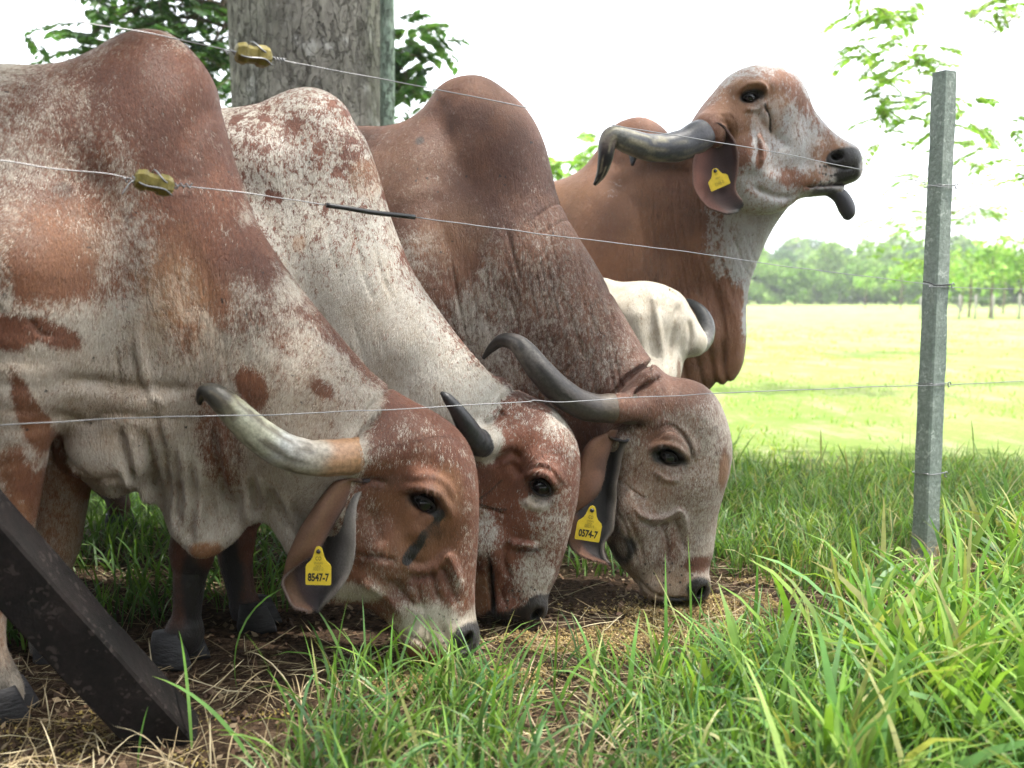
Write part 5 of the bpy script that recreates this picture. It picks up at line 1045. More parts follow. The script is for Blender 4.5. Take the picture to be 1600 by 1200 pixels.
    for i in range(18): H(665 + (715-665) * ((i % 6) / 5 + r.uniform(-.06, .06)), 970 + (1012-970) * ((i // 6) / 2 + r.uniform(-.12, .12)), 2.2, 2.2, 'G', .8, soft=.5, ns=0)
    ph.line([(560, 870), (595, 868), (625, 876)], 2.2, 'G', .3); H(640, 880, 60, 60, 'A', .4); H(570, 690, 34, 20, 'G', .12); H(600, 930, 60, 40, 'A', .5); H(600, 745, 50, 10, 'G', .35, soft=.7)
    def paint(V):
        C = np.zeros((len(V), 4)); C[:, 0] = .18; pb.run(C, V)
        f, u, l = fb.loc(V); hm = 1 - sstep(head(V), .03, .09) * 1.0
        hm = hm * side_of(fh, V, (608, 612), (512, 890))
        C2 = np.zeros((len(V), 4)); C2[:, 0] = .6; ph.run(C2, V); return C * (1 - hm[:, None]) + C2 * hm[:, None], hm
    mat = coat_mat('roan_red_hide', (.20, .070, .036), (.125, .043, .027), (.44, .39, .33), (.34, .18, .08), famp=.85)
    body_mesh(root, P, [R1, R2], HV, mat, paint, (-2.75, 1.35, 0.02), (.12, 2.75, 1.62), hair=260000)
    HC = [(0, (.20, .10, .05)), (.14, (.28, .155, .08)), (.22, (.34, .20, .12)), (.27, (.36, .31, .25)), (.42, (.33, .335, .32)), (.50, (.36, .36, .28)), (.60, (.22, .21, .14)), (.66, (.045, .04, .03)), (.8, (.015, .015, .015)), (1, (.015, .015, .015))]
    horn(root, fh, [(600, 702, .06, .044), (565, 710, .11, .043), (520, 715, .155, .041), (480, 714, .18, .039), (440, 702, .20, .0385), (400, 676, .215, .036), (365, 643, .225, .031), (340, 620, .225, .025), (322, 612, .22, .018), (313, 622, .215, .010), (312, 632, .21, .004)], HC, streak=(.075, .06, .04))
    horn(root, fh, [(600, 702, -.06, .044), (565, 710, -.11, .043), (520, 715, -.155, .041), (480, 714, -.18, .039), (440, 702, -.20, .038), (410, 676, -.215, .034), (385, 643, -.225, .028), (375, 610, -.225, .018), (380, 595, -.21, .004)], HC)
    e = ear(root, fh, [[(566, 738, .10), (560, 742, .125), (566, 752, .13), (576, 752, .12), (580, 744, .10)],
                       [(548, 775, .12), (522, 762, .15), (528, 752, .12), (548, 750, .11), (561, 778, .125)],
                       [(520, 822, .13), (495, 812, .165), (489, 798, .13), (516, 806, .090), (555, 812, .145)],
                       [(497, 860, .14), (470, 855, .165), (468, 838, .13), (512, 860, .085), (553, 862, .150)],
                       [(468, 882, .155), (447, 888, .15), (458, 880, .12), (504, 905, .088), (543, 900, .150)],
                       [(440, 908, .15), (446, 918, .13), (470, 915, .115), (500, 925, .10), (525, 928, .145)],
                       [(456, 944, .14), (465, 944, .13), (478, 940, .12), (498, 945, .12), (509, 942, .135)],
                       [(482, 954, .14), (485, 954, .135), (489, 953, .13), (495, 955, .125), (498, 955, .125)]],
            (.1, .05, .03), (.1, .05, .03), (.22, .19, .17), across=[(0, (.10, .04, .03)), (.18, (.14, .075, .045)), (.38, (.12, .064, .04)), (.50, (.035, .018, .018)), (.72, (.028, .022, .024)), (.86, (.07, .062, .062)), (1, (.16, .15, .14))])
    ear_tag(e, fh.w(498, 861, .172), .056, .077, -2, fh.L + np.array([0, 0, -.05]), [('CO', -.30, .17, .0, 0), ('SINIGAN', -.40, .10, 0, 1), ('MADR', -.48, .09, 0, 1), ('000313', -.60, .15, 0, 1), ('8547-7', -.94, .32, .012, 0)])
    ear(root, fh, [[(575, 738, -.10), (570, 742, -.125), (576, 752, -.12)], [(540, 770, -.15), (535, 780, -.17), (560, 790, -.14)], [(500, 840, -.16), (495, 850, -.18), (545, 860, -.15)], [(480, 900, -.15), (490, 910, -.17), (530, 905, -.15)], [(500, 945, -.14), (503, 947, -.15), (507, 945, -.15)]],
        (.10, .045, .042), (.18, .09, .06), (.16, .12, .10))
    eye(root, fh, 664, 785, .077, .0215, tilt=-30, squash=.48, lid=.2); eye(root, fh, 664, 785, -.073, .0215, tilt=-28)
    for (x, y, l, hd) in ((8, 1100, .16, 5), (86, 1030, -.16, 0), (-915, 1110, .16, 5), (-812, 1020, -.16, 5)):
        p = fb.w(x, y, l); hoof(root, p[0], p[1], 0.0, fb_h(fb) + hd, 1.1)
    a = fb.w(-1050, 200, 0); tail(root, [a, a + (-.08, 0, -.1), a + (-.11, 0, -.5), a + (-.10, 0, -.8), a + (-.09, 0, -1.05)], [.03, .022, .016, .03, .01])
    return root
def fb_h(fb): return math.degrees(math.atan2(fb.F[1], fb.F[0]))
# ------------------------------------------------------------------ cow 2: white flecked, behind the nearest
def cow_two():
    fb = Frame(-.55, 2.57, -5); fh = Frame(.03, 2.56, -12)
    root = empty('cow', tuple(fb.O)); tag(root, 'grazing cow with white, red flecked hump, between the nearest cow and the dark red one', 'cow', 'cattle feeding behind the wire fence')
    rump = lambda d: tuple(float(v) for v in d)
    body = Inflated(fb, [(-560, 240), (-430, 196), (-200, 188), (50, 180), (250, 174), (358, 170), (380, 168), (410, 162), (435, 150), (460, 140), (485, 137), (510, 143), (535, 160), (553, 185), (568, 210), (580, 240), (592, 275), (602, 310), (612, 345), (625, 380), (640, 415), (660, 450), (685, 485), (715, 525), (745, 560), (770, 588), (790, 607), (812, 640), (815, 700), (780, 760), (735, 810), (680, 800), (600, 790), (500, 800), (400, 810), (300, 790), (200, 750), (60, 720), (-150, 740), (-350, 720), (-480, 620), (-560, 500), (-590, 380)],
        [(-450, 350, .22, .25), (-200, 450, .28, .3), (100, 450, .27, .3), (300, 450, .23, .28), (400, 250, .18, .22), (490, 180, .10, .14), (560, 280, .10, .14), (500, 450, .15, .2), (620, 500, .12, .16), (700, 600, .095, .15), (780, 680, .08, .12), (600, 750, .07, .12), (400, 760, .15, .2)], .05)
    head = Inflated(fh, [(778, 592), (803, 607), (830, 620), (858, 633), (880, 656), (897, 682), (905, 710), (906, 742), (902, 782), (894, 818), (886, 850), (877, 880), (869, 905), (859, 925), (853, 945), (848, 963), (836, 974), (812, 979), (790, 974), (772, 965), (752, 968), (738, 958), (728, 930), (718, 890), (700, 850), (690, 780), (705, 700), (735, 640)],
        [(830, 690, .105, .10), (790, 660, .095, .08), (860, 730, .095, .09), (830, 790, .09, .09), (760, 840, .085, .09), (800, 880, .07, .07), (850, 880, .05, .05), (800, 950, .06, .05), (750, 940, .04, .04), (835, 960, .055, .05)], .045)
    P = [body, head,
         Blob(fb, 350, 450, .10, .16, .26, .15, 15, .10), Chain(fb, [(250, 480, .12, .16), (290, 640, .17, .11), (310, 760, .24, .075), (305, 820, .28, .054), (301, 860, .30, .055), (299, 885, .30, .044), (296, 910, .31, .038), (292, 960, .31, .034), (288, 990, .31, .047), (282, 1010, .31, .044), (277, 1028, .31, .052)], .04),
         Chain(fb, [(320, 500, -.08, .16), (345, 640, -.02, .11), (366, 760, .05, .075), (368, 830, .06, .056), (368, 870, .06, .046), (376, 920, .06, .036), (384, 950, .06, .042), (394, 970, .06, .045)], .04),
         Chain(fb, [(-450, 400, .12, .2), (-440, 560, .15, .13), (-420, 680, .15, .07), (-460, 760, .15, .045), (-440, 860, .15, .036), (-425, 925, .15, .045)], .05),
         Chain(fb, [(-360, 400, -.12, .2), (-350, 560, -.15, .13), (-340, 660, -.15, .07), (-375, 720, -.15, .045), (-360, 800, -.15, .036), (-345, 850, -.15, .045)], .05),
         Chain(fh, [(800, 686, .05, .055), (775, 688, .09, .049), (750, 690, .135, .044)], .03), Chain(fh, [(800, 686, -.05, .055), (770, 690, -.105, .043)], .035),
         Blob(fh, 850, 728, .085, .05, .025, .03, -40, .03), Blob(fh, 765, 850, .065, .045, .07, .035, 10, .03), Blob(fh, 835, 950, .035, .035, .035, .025, 0, .03), Blob(fh, 790, 950, .04, .035, .035, .03, 0, .025),
         Blob(fh, 846, 762, .085, .032, .027, .035, -35, .018, True), Blob(fh, 838, 958, .045, .011, .02, .025, -40, .010, True)]
    R1 = Relief(fh, 690, 590, 930, 1000, .09, gain=1.5); S = R1.stroke
    S([(820, 745), (838, 734), (860, 740), (872, 765)], .009, .010); S([(825, 730), (850, 720), (872, 735), (882, 760)], .005, .004); S([(818, 780), (835, 792), (855, 790)], .008, .006)
    S([(794, 848), (815, 852), (840, 856)], .007, .012); S([(800, 862), (820, 862), (842, 864)], .006, -.012); S([(790, 850), (785, 880), (795, 910)], .008, -.005)
    S([(764, 870), (762, 920), (768, 965)], .007, -.018); S([(745, 790), (775, 800), (790, 805)], .003, -.004); S([(750, 775), (768, 760), (783, 748)], .003, -.003)
    S([(790, 640), (775, 655), (760, 662)], .01, -.008); S([(795, 900), (780, 930), (790, 955)], .005, -.004); S([(765, 722), (800, 705), (815, 720)], .012, -.010)
    S([(720, 800), (740, 830), (745, 870)], .02, .006); S([(815, 745), (800, 720)], .012, -.008)
    R2 = Relief(fb, 330, 120, 820, 860, .11, gain=.9); S = R2.stroke; r = np.random.default_rng(14)
    S([(803, 612), (780, 630), (765, 650)], .008, -.010); S([(795, 600), (765, 622), (750, 645)], .006, -.005); S([(535, 160), (520, 230), (560, 330)], .04, -.008)
    for i in range(26): x = r.uniform(440, 600); y = r.uniform(330, 600); S([(x, y), (x + 12, y + 50), (x + 30, y + 90)], .005, r.uniform(-.003, .001))
    for i in range(7): x = 700 + i * 13; S([(x - 18, 560 + i * 9), (x, 548 + i * 9), (x + 20, 540 + i * 9)], .003, -.002)
    pb = Paint(fb, .13); ph = Paint(fh, .08); B = pb.blob
    B(440, 260, 180, 160, 'R', .46, soft=.6); B(480, 200, 110, 70, 'R', .52, soft=.5); B(450, 330, 60, 60, 'R', .26, soft=.8); B(560, 270, 19, 30, 'R', 1, soft=.15, ns=.4, nf=9); B(560, 270, 19, 30, 'B', .6)
    B(600, 340, 60, 90, 'R', .36, ang=20, soft=.7); B(590, 230, 14, 80, 'R', .8, ang=18, soft=.5); B(628, 405, 14, 34, 'R', 1, ang=28, soft=.25); B(640, 440, 14, 40, 'R', .8, ang=30, soft=.4)
    B(700, 510, 34, 60, 'R', .5, ang=42, soft=.7); B(730, 540, 14, 70, 'R', .95, ang=42, soft=.5); B(780, 590, 30, 16, 'R', .95, ang=-45, soft=.4); B(560, 560, 120, 140, 'R', .08, soft=.6); B(470, 380, 10, 14, 'B', .8)
    spots(pb, 21, 46, (360, 150, 590, 330), (2.5, 7)); spots(pb, 22, 20, (380, 200, 600, 420), (2, 5), 'G', .22)
    B(560, 540, 90, 90, 'B', .15, soft=.7); B(350, 870, 90, 130, 'R', 1, soft=.3); B(300, 960, 60, 90, 'G', .5, soft=.6, l=.3); B(390, 950, 60, 50, 'G', .5, soft=.6, l=.06); B(312, 920, 14, 70, 'G', .9, l=.3, soft=.6); B(290, 1010, 60, 34, 'G', .8, l=.3, soft=.5)
    B(-400, 750, 150, 200, 'R', .9); B(600, 600, 120, 160, 'A', .25, soft=.6)
    for i in range(30): B(r.uniform(360, 780), r.uniform(180, 620), r.uniform(1.2, 2.4), r.uniform(1.2, 2.4), 'G', .7, soft=.3, ns=0)
    H = ph.blob
    H(810, 790, 200, 280, 'R', .72, soft=.3, ns=.1); H(830, 650, 60, 40, 'R', .72, soft=.5); H(885, 690, 28, 40, 'R', .5, soft=.7); H(870, 660, 26, 16, 'R', .35, soft=.7); H(800, 730, 60, 50, 'R', .95, soft=.5); H(860, 740, 40, 30, 'R', .85, soft=.6)
    H(770, 780, 40, 30, 'R', .85, soft=.4); H(790, 800, 36, 30, 'R', .8, soft=.6); H(820, 838, 34, 12, 'R', .85, soft=.6); H(860, 820, 22, 60, 'R', .5, soft=.7); H(760, 830, 22, 40, 'R', .45, soft=.7); H(800, 865, 30, 12, 'R', .95); H(745, 930, 22, 40, 'B', .8)
    H(835, 905, 24, 50, 'R', .38, soft=.7); H(775, 920, 14, 50, 'R', .85, soft=.5); H(764, 688, 34, 30, 'R', .06, soft=.25, ns=.3); H(765, 690, 24, 24, 'B', .3)
    H(846, 764, 30, 20, 'G', .9, ang=-35, soft=.35, ns=.2); H(836, 785, 22, 12, 'R', .1, soft=.4); H(836, 786, 22, 12, 'B', .6, soft=.4); H(850, 758, 34, 26, 'G', .2, ang=-30, soft=.5)
    H(825, 968, 42, 20, 'G', 1, ang=8, soft=.4, ns=.3); H(838, 956, 18, 22, 'G', 1, soft=.3); H(766, 920, 5, 60, 'G', .8, ns=.2); H(780, 970, 30, 12, 'G', 1); H(741, 722, 12, 8, 'G', 1)
    H(800, 620, 30, 40, 'A', .9); H(850, 720, 40, 30, 'A', .4); H(770, 900, 40, 60, 'A', .4); ph.line([(820, 728), (850, 717), (878, 735), (886, 760)], 1.6, 'G', .3, l=.09); ph.line([(786, 748), (772, 762), (745, 782)], 2.2, 'G', .6, l=.08); ph.line([(748, 782), (770, 793), (792, 795)], 2.2, 'G', .6, l=.08); H(786, 746, 6, 4, 'R', 1); 
    for i in range(18): H(790 + (835-790) * ((i % 6) / 5 + r.uniform(-.06, .06)), 925 + (955-925) * ((i // 6) / 2 + r.uniform(-.12, .12)), 2.2, 2.2, 'G', .8, soft=.5, ns=0)
    def paint(V):
        C = np.zeros((len(V), 4)); C[:, 0] = .1; pb.run(C, V); hm = (1 - sstep(head(V), .03, .09)) * side_of(fh, V, (803, 608), (700, 800))
        C2 = np.zeros((len(V), 4)); C2[:, 0] = .6; ph.run(C2, V); return C * (1 - hm[:, None]) + C2 * hm[:, None], hm
    mat = coat_mat('white_flecked_hide', (.20, .070, .042), (.13, .046, .031), (.45, .42, .375), (.34, .18, .09), fleck=95, famp=2.1, crisp=.24)
    body_mesh(root, P, [R1, R2], HV, mat, paint, (-2.35, 1.9, 0.02), (.3, 3.4, 1.6), hair=210000)
    HC = [(0, (.05, .045, .04)), (.15, (.025, .025, .028)), (1, (.018, .018, .02))]
    horn(root, fh, [(762, 691, .115, .036), (750, 692, .150, .037), (740, 685, .185, .032), (727, 662, .225, .025), (713, 640, .25, .018), (698, 621, .26, .012), (689, 613, .26, .004)], HC)
    horn(root, fh, [(770, 692, -.10, .040), (775, 692, -.15, .036), (790, 686, -.18, .03), (785, 660, -.20, .022), (775, 640, -.2, .012), (768, 628, -.2, .004)], HC)
    ear(root, fh, [[(752, 722, .09), (746, 726, .115), (754, 734, .11)], [(722, 750, .11), (716, 760, .13), (735, 780, .11)], [(690, 810, .12), (684, 820, .14), (725, 840, .11)], [(680, 870, .12), (690, 880, .13), (715, 870, .11)], [(705, 905, .12), (706, 907, .12), (709, 905, .12)]], (.10, .045, .042), (.25, .15, .11), (.16, .12, .10))
    ear(root, fh, [[(752, 722, -.09), (746, 726, -.115), (754, 734, -.11)], [(722, 750, -.13), (716, 760, -.15), (735, 780, -.13)], [(690, 810, -.14), (684, 820, -.16), (725, 840, -.13)], [(680, 870, -.14), (690, 880, -.15), (715, 870, -.13)], [(705, 905, -.14), (706, 907, -.14), (709, 905, -.14)]], (.10, .045, .042), (.25, .15, .11), (.16, .12, .10))
    eye(root, fh, 846, 761, .079, .0240, tilt=-32, squash=.85); eye(root, fh, 846, 761, -.077, .0245, tilt=-32)
    for (x, y, l, hd, s_) in ((276, 1040, .31, -12, 1.25), (400, 980, .06, 8, 1.15), (-420, 940, .15, 0, 1.1), (-340, 870, -.15, 0, 1.1)):
        p = fb.w(x, y, l); hoof(root, p[0], p[1], 0.0, fb_h(fb) + hd, s_)
    a = fb.w(-585, 280, 0); tail(root, [a, a + (-.08, 0, -.1), a + (-.11, 0, -.5), a + (-.10, 0, -.8), a + (-.09, 0, -1.0)], [.03, .022, .016, .03, .01])

# ------------------------------------------------------------------ cow 3: dark red, tag 0574-7
def cow_three():
    fb = Frame(-.13, 2.98, -18); fh = Frame(.42, 2.72, 0)
    root = empty('cow', tuple(fb.O)); tag(root, 'dark red grazing cow with grey brown face, dark curved horn and yellow tag 0574-7', 'cow', 'cattle feeding behind the wire fence')
    body = Inflated(fb, [(-210, 330), (-120, 250), (0, 232), (180, 222), (350, 212), (480, 203), (570, 198), (605, 198), (640, 190), (664, 173), (680, 151), (690, 137), (710, 124), (737, 118), (762, 122), (790, 140), (815, 162), (835, 190), (850, 225), (860, 265), (868, 300), (880, 330), (900, 365), (925, 405), (945, 440), (965, 475), (985, 510), (1005, 545), (1025, 572), (1060, 620), (1040, 720), (980, 760), (930, 780), (880, 790), (800, 810), (700, 830), (600, 830), (480, 800), (300, 750), (120, 740), (-40, 740), (-140, 640), (-200, 520), (-225, 420)],
        [(-100, 400, .22, .25), (150, 450, .30, .32), (450, 450, .30, .32), (650, 420, .26, .30), (640, 260, .22, .26), (735, 180, .115, .15), (820, 260, .12, .16), (760, 450, .18, .22), (860, 480, .14, .2), (940, 560, .12, .18), (1000, 640, .11, .15), (900, 720, .08, .12), (700, 780, .12, .16)], .05)
    head = Inflated(fh, [(1015, 566), (1045, 587), (1075, 592), (1100, 602), (1120, 622), (1133, 650), (1141, 680), (1143, 706), (1139, 738), (1130, 770), (1122, 800), (1118, 830), (1114, 860), (1108, 885), (1105, 902), (1107, 920), (1100, 936), (1085, 944), (1060, 948), (1035, 946), (1016, 937), (1002, 925), (997, 908), (985, 893), (970, 880), (958, 860), (948, 830), (940, 790), (945, 700), (960, 630), (985, 590)],
        [(1070, 660, .105, .10), (1020, 620, .095, .08), (1110, 700, .09, .085), (1050, 730, .10, .09), (985, 790, .085, .09), (1030, 850, .07, .07), (965, 840, .06, .06), (1090, 850, .055, .06), (1060, 920, .062, .05), (1015, 910, .05, .045), (1095, 920, .055, .045)], .045)
    P = [body, head,
         Blob(fb, 640, 420, .12, .17, .28, .16, 15, .10), Chain(fb, [(600, 480, .14, .15), (640, 640, .17, .11), (645, 740, .17, .075), (640, 800, .17, .055), (645, 850, .17, .036), (648, 885, .17, .045)], .04),
         Chain(fb, [(660, 500, -.12, .14), (700, 640, -.16, .11), (705, 730, -.16, .075), (700, 780, -.16, .055), (702, 830, -.16, .036), (705, 865, -.16, .045)], .04),
         Chain(fb, [(-90, 420, .14, .22), (-60, 560, .16, .15), (-50, 670, .16, .08), (-90, 740, .16, .05), (-70, 800, .16, .04), (-60, 850, .16, .045)], .05),
         Chain(fb, [(40, 420, -.14, .2), (90, 560, -.16, .14), (110, 660, -.16, .08), (120, 720, -.16, .055), (180, 770, -.16, .045), (184, 820, -.16, .04), (184, 836, -.16, .046)], .05),
         Chain(fh, [(1010, 640, .05, .05), (985, 639, .085, .047), (962, 638, .112, .043)], .03), Chain(fh, [(1010, 640, -.05, .05), (968, 638, -.10, .041)], .04),
         Blob(fh, 1058, 690, .085, .055, .024, .035, -35, .03), Blob(fh, 985, 800, .065, .045, .07, .035, 10, .03), Blob(fh, 1090, 915, .04, .035, .035, .03, 0, .03), Blob(fh, 1030, 915, .035, .045, .035, .03, 0, .025),
         Blob(fh, 962, 690, .06, .035, .03, .035, 30, .03), Blob(fh, 1046, 714, .088, .034, .024, .035, -28, .018, True), Blob(fh, 1094, 922, .05, .012, .02, .025, -35, .010, True),
         Chain(fh, [(955, 835, 0, .02), (975, 868, 0, .022), (1000, 900, 0, .02)], .02)]
    R1 = Relief(fh, 930, 560, 1160, 960, .09, gain=1.5); S = R1.stroke
    S([(1012, 705), (1030, 693), (1055, 696), (1075, 715)], .008, .009)
    for a in (0, 6, 12): S([(1015, 690 - a), (1045, 672 - a * .8), (1072, 690 - a * .5), (1083, 722 - a * .3)], .0035, -.004)
    S([(1020, 735), (1045, 750), (1065, 745)], .008, .006); S([(990, 790), (1005, 805), (1030, 812), (1050, 805), (1062, 798), (1072, 812), (1078, 840)], .007, .010)
    S([(1000, 810), (1025, 825), (1048, 820)], .008, -.008); S([(1055, 812), (1065, 835), (1072, 865)], .007, -.008); S([(1035, 820), (1045, 850), (1045, 880)], .006, -.007); S([(975, 800), (1000, 850), (1010, 890)], .008, -.006)
    S([(960, 790), (985, 840), (1000, 890)], .005, -.005); S([(975, 755), (1000, 775), (1015, 780)], .003, -.004); S([(1006, 720), (985, 750)], .003, -.003); S([(1016, 780), (1030, 750), (1035, 735)], .003, -.003)
    S([(1000, 912), (1020, 930), (1050, 940), (1080, 938)], .004, -.007); S([(960, 668), (985, 660), (1005, 668)], .010, -.008); S([(1040, 590), (1010, 605), (985, 625)], .008, -.010)
    R2 = Relief(fb, 560, 110, 1060, 830, .12, gain=1.0); S = R2.stroke; r = np.random.default_rng(24)
    for i in range(60): x = r.uniform(790, 960); y = r.uniform(300, 600); d = (x - 790) * .25; S([(x, y), (x + 10, y + 40), (x + 22 + d * .1, y + 85)], r.uniform(.003, .005), r.uniform(-.005, .001))
    for i in range(30): x = r.uniform(700, 800); y = r.uniform(380, 520); S([(x, y), (x + 4, y + 40), (x + 12, y + 80)], .004, r.uniform(-.004, 0))
    for i in range(9): S([(940 + i * 4, 640 - i * 4), (975 + i * 4, 590 - i * 2), (1020, 560 + i * 3)], .004, -.005)
    S([(905, 380), (930, 420), (950, 470), (985, 530)], .005, -.006); S([(700, 140), (690, 190), (720, 260), (760, 330)], .03, -.008); S([(700, 300), (705, 350), (720, 400)], .02, -.006); S([(640, 330), (690, 300), (710, 350)], .03, .006)
    S([(868, 300), (850, 320), (830, 345)], .004, -.005); S([(880, 330), (860, 350), (840, 370)], .004, -.004); S([(900, 560), (870, 600), (850, 650)], .008, -.008)
    pb = Paint(fb, .14); ph = Paint(fh, .08); B = pb.blob
    B(760, 400, 340, 420, 'R', .9, soft=.4); B(735, 200, 90, 100, 'R', 1, soft=.4); B(650, 280, 60, 60, 'B', .55, soft=.7); B(650, 280, 70, 90, 'R', .88, soft=.5); B(800, 560, 160, 70, 'R', .55, soft=.6)
    B(720, 370, 40, 45, 'B', .7, soft=.5); B(720, 370, 35, 40, 'R', .95, soft=.4); B(740, 450, 50, 50, 'R', .98, soft=.4); B(690, 420, 30, 50, 'R', .7); B(770, 440, 20, 50, 'R', .45, soft=.5); B(770, 510, 60, 50, 'R', .30, ang=30, soft=.5, ns=.6); B(660, 390, 40, 30, 'R', .5)
    B(860, 500, 80, 130, 'R', .62, ang=25, soft=.6); B(860, 560, 90, 110, 'G', .26, soft=.7); B(760, 250, 60, 90, 'G', .10, soft=.7); B(860, 440, 70, 100, 'G', .22, soft=.8); B(900, 680, 80, 100, 'G', .3, soft=.6); B(900, 650, 70, 100, 'A', .5)
    B(860, 480, 140, 180, 'A', 1, soft=.6); B(660, 221, 8, 8, 'G', .6, soft=.5); B(180, 780, 90, 110, 'G', .4, l=-.16); B(184, 810, 60, 60, 'R', 1, l=-.16)
    for i in range(36): B(r.uniform(600, 1000), r.uniform(150, 560), r.uniform(1.2, 2.4), r.uniform(1.2, 2.4), 'G', .7, soft=.3, ns=0)
    H = ph.blob
    H(1050, 760, 200, 290, 'R', .52, soft=.3, ns=.1); H(1050, 610, 70, 28, 'R', .85, soft=.6); H(990, 640, 40, 30, 'R', .95, soft=.5); H(1030, 680, 30, 20, 'R', .8, soft=.7); H(1120, 690, 26, 70, 'R', .42, soft=.6)
    H(1133, 735, 9, 30, 'B', 1, soft=.4); H(1133, 735, 9, 30, 'R', .9, soft=.4); H(1100, 850, 40, 70, 'R', .38, soft=.6); H(1030, 850, 60, 50, 'R', .5, soft=.6); H(1050, 850, 14, 30, 'R', .65, soft=.7); H(1040, 922, 62, 28, 'R', .35, soft=.5); H(1040, 922, 62, 28, 'B', .95, soft=.5)
    H(1095, 885, 22, 12, 'R', .9, soft=.5); H(1000, 750, 60, 50, 'B', .4, soft=.6); H(1048, 700, 34, 26, 'B', .5, soft=.6); H(1046, 716, 32, 19, 'G', .95, ang=-30, soft=.4, ns=.2); H(1050, 740, 26, 18, 'G', .15, soft=.7)
    H(1094, 925, 18, 20, 'G', 1, soft=.35); H(1075, 944, 40, 8, 'G', .8, soft=.5); H(975, 865, 24, 30, 'G', .8, ang=-40, soft=.4); H(970, 790, 12, 40, 'G', .3, soft=.7); H(940, 770, 20, 70, 'G', .8, soft=.6); H(980, 660, 40, 14, 'G', .5, soft=.6)
    ph.line([(968, 752), (990, 772), (1015, 783)], 2.4, 'G', .4, l=.09); ph.line([(1015, 783), (1028, 752), (1032, 735)], 1.8, 'G', .3, l=.09); ph.line([(970, 750), (985, 735), (1003, 722)], 2, 'G', .3, l=.09); ph.line([(1012, 690), (1045, 672), (1072, 690), (1082, 722)], 1.8, 'G', .4, l=.095); ph.line([(1020, 684), (1050, 666), (1078, 685), (1089, 716)], 1.6, 'G', .35, l=.095); H(1000, 870, 50, 60, 'A', .6); H(1060, 650, 60, 40, 'A', .25); H(1000, 640, 40, 40, 'A', .9); H(970, 850, 9, 26, 'G', .5, ang=20, ns=.6); 
    for i in range(14): H(r.uniform(1090, 1125), r.uniform(650, 730), r.uniform(2, 5), r.uniform(2, 5), 'G', .35, soft=.4, ns=.5)
    for i in range(18): H(1010 + (1080-1010) * ((i % 6) / 5 + r.uniform(-.06, .06)), 885 + (915-885) * ((i // 6) / 2 + r.uniform(-.12, .12)), 2.2, 2.2, 'G', .8, soft=.5, ns=0)
    def paint(V):
        C = np.zeros((len(V), 4)); C[:, 0] = .95; pb.run(C, V); hm = (1 - sstep(head(V), .03, .09)) * side_of(fh, V, (1042, 588), (930, 700))
        C2 = np.zeros((len(V), 4)); C2[:, 0] = .5; ph.run(C2, V); return C * (1 - hm[:, None]) + C2 * hm[:, None], hm
    mat = coat_mat('dark_red_hide', (.165, .068, .040), (.105, .042, .030), (.38, .34, .30), (.24, .13, .07), famp=1.0)
    body_mesh(root, P, [R1, R2], HV, mat, paint, (-2.3, 2.3, 0.02), (.75, 4.0, 1.75), hair=230000)
    HC = [(0, (.07, .055, .042)), (.12, (.09, .07, .052)), (.20, (.05, .042, .038)), (.38, (.045, .04, .038)), (.55, (.10, .09, .082)), (.66, (.09, .078, .072)), (.72, (.015, .013, .013)), (1, (.010, .010, .010))]
    horn(root, fh, [(990, 640, .07, .043), (958, 638, .115, .040), (920, 636, .15, .039), (880, 615, .18, .038), (845, 580, .20, .035), (822, 551, .20, .030), (806, 536, .19, .024), (785, 532, .17, .018), (768, 544, .15, .012), (755, 560, .14, .005)], HC, streak=(.022, .02, .02))
    horn(root, fh, [(990, 640, -.07, .043), (958, 638, -.115, .040), (930, 636, -.15, .039), (900, 615, -.18, .036), (880, 590, -.20, .03), (870, 570, -.20, .02), (868, 560, -.2, .006)], HC)
    e = ear(root, fh, [[(965, 672, .10), (955, 672, .125), (955, 684, .125), (975, 690, .12), (985, 684, .10)],
                       [(950, 715, .12), (922, 700, .15), (926, 688, .12), (955, 690, .08), (974, 706, .10)],
                       [(942, 755, .14), (905, 745, .155), (904, 732, .12), (945, 740, .07), (966, 745, .10)],
                       [(928, 780, .15), (896, 785, .15), (892, 775, .12), (935, 790, .085), (962, 790, .10)],
                       [(893, 808, .145), (895, 812, .135), (905, 815, .12), (935, 828, .10), (958, 828, .10)],
                       [(888, 845, .14), (896, 848, .13), (910, 850, .115), (932, 855, .10), (944, 850, .105)],
                       [(907, 868, .135), (912, 868, .13), (925, 868, .12), (938, 872, .115), (946, 870, .12)],
                       [(950, 881, .13), (951, 881, .13), (953, 880, .128), (954, 880, .127), (955, 879, .127)]],
            (.1, .05, .03), (.1, .05, .03), (.10, .07, .055), across=[(0, (.08, .036, .024)), (.2, (.125, .058, .032)), (.42, (.085, .038, .024)), (.55, (.02, .014, .013)), (.85, (.016, .014, .015)), (.96, (.10, .09, .085)), (1, (.22, .2, .18))])
    ear_tag(e, fh.w(925, 797, .165), .068, .086, -9, fh.L + np.array([0, 0, -.05]), [('CO', -.30, .15, 0, 0), ('SINIGAN', -.40, .09, 0, 1), ('MADR', -.48, .09, 0, 1), ('000314', -.60, .15, 0, 1), ('0574-7', -.94, .32, .012, 0)])
    ear(root, fh, [[(965, 672, -.10), (955, 672, -.125), (965, 690, -.12)], [(950, 715, -.15), (940, 700, -.17), (965, 730, -.14)], [(925, 780, -.16), (915, 785, -.18), (962, 790, -.15)], [(915, 845, -.16), (925, 848, -.17), (944, 850, -.15)], [(945, 881, -.14), (948, 881, -.14), (951, 880, -.14)]], (.10, .045, .042), (.18, .09, .06), (.16, .12, .10))
    eye(root, fh, 1045, 714, .079, .021, tilt=-26, squash=.58, lid=.16); eye(root, fh, 1045, 714, -.076, .022, tilt=-26)
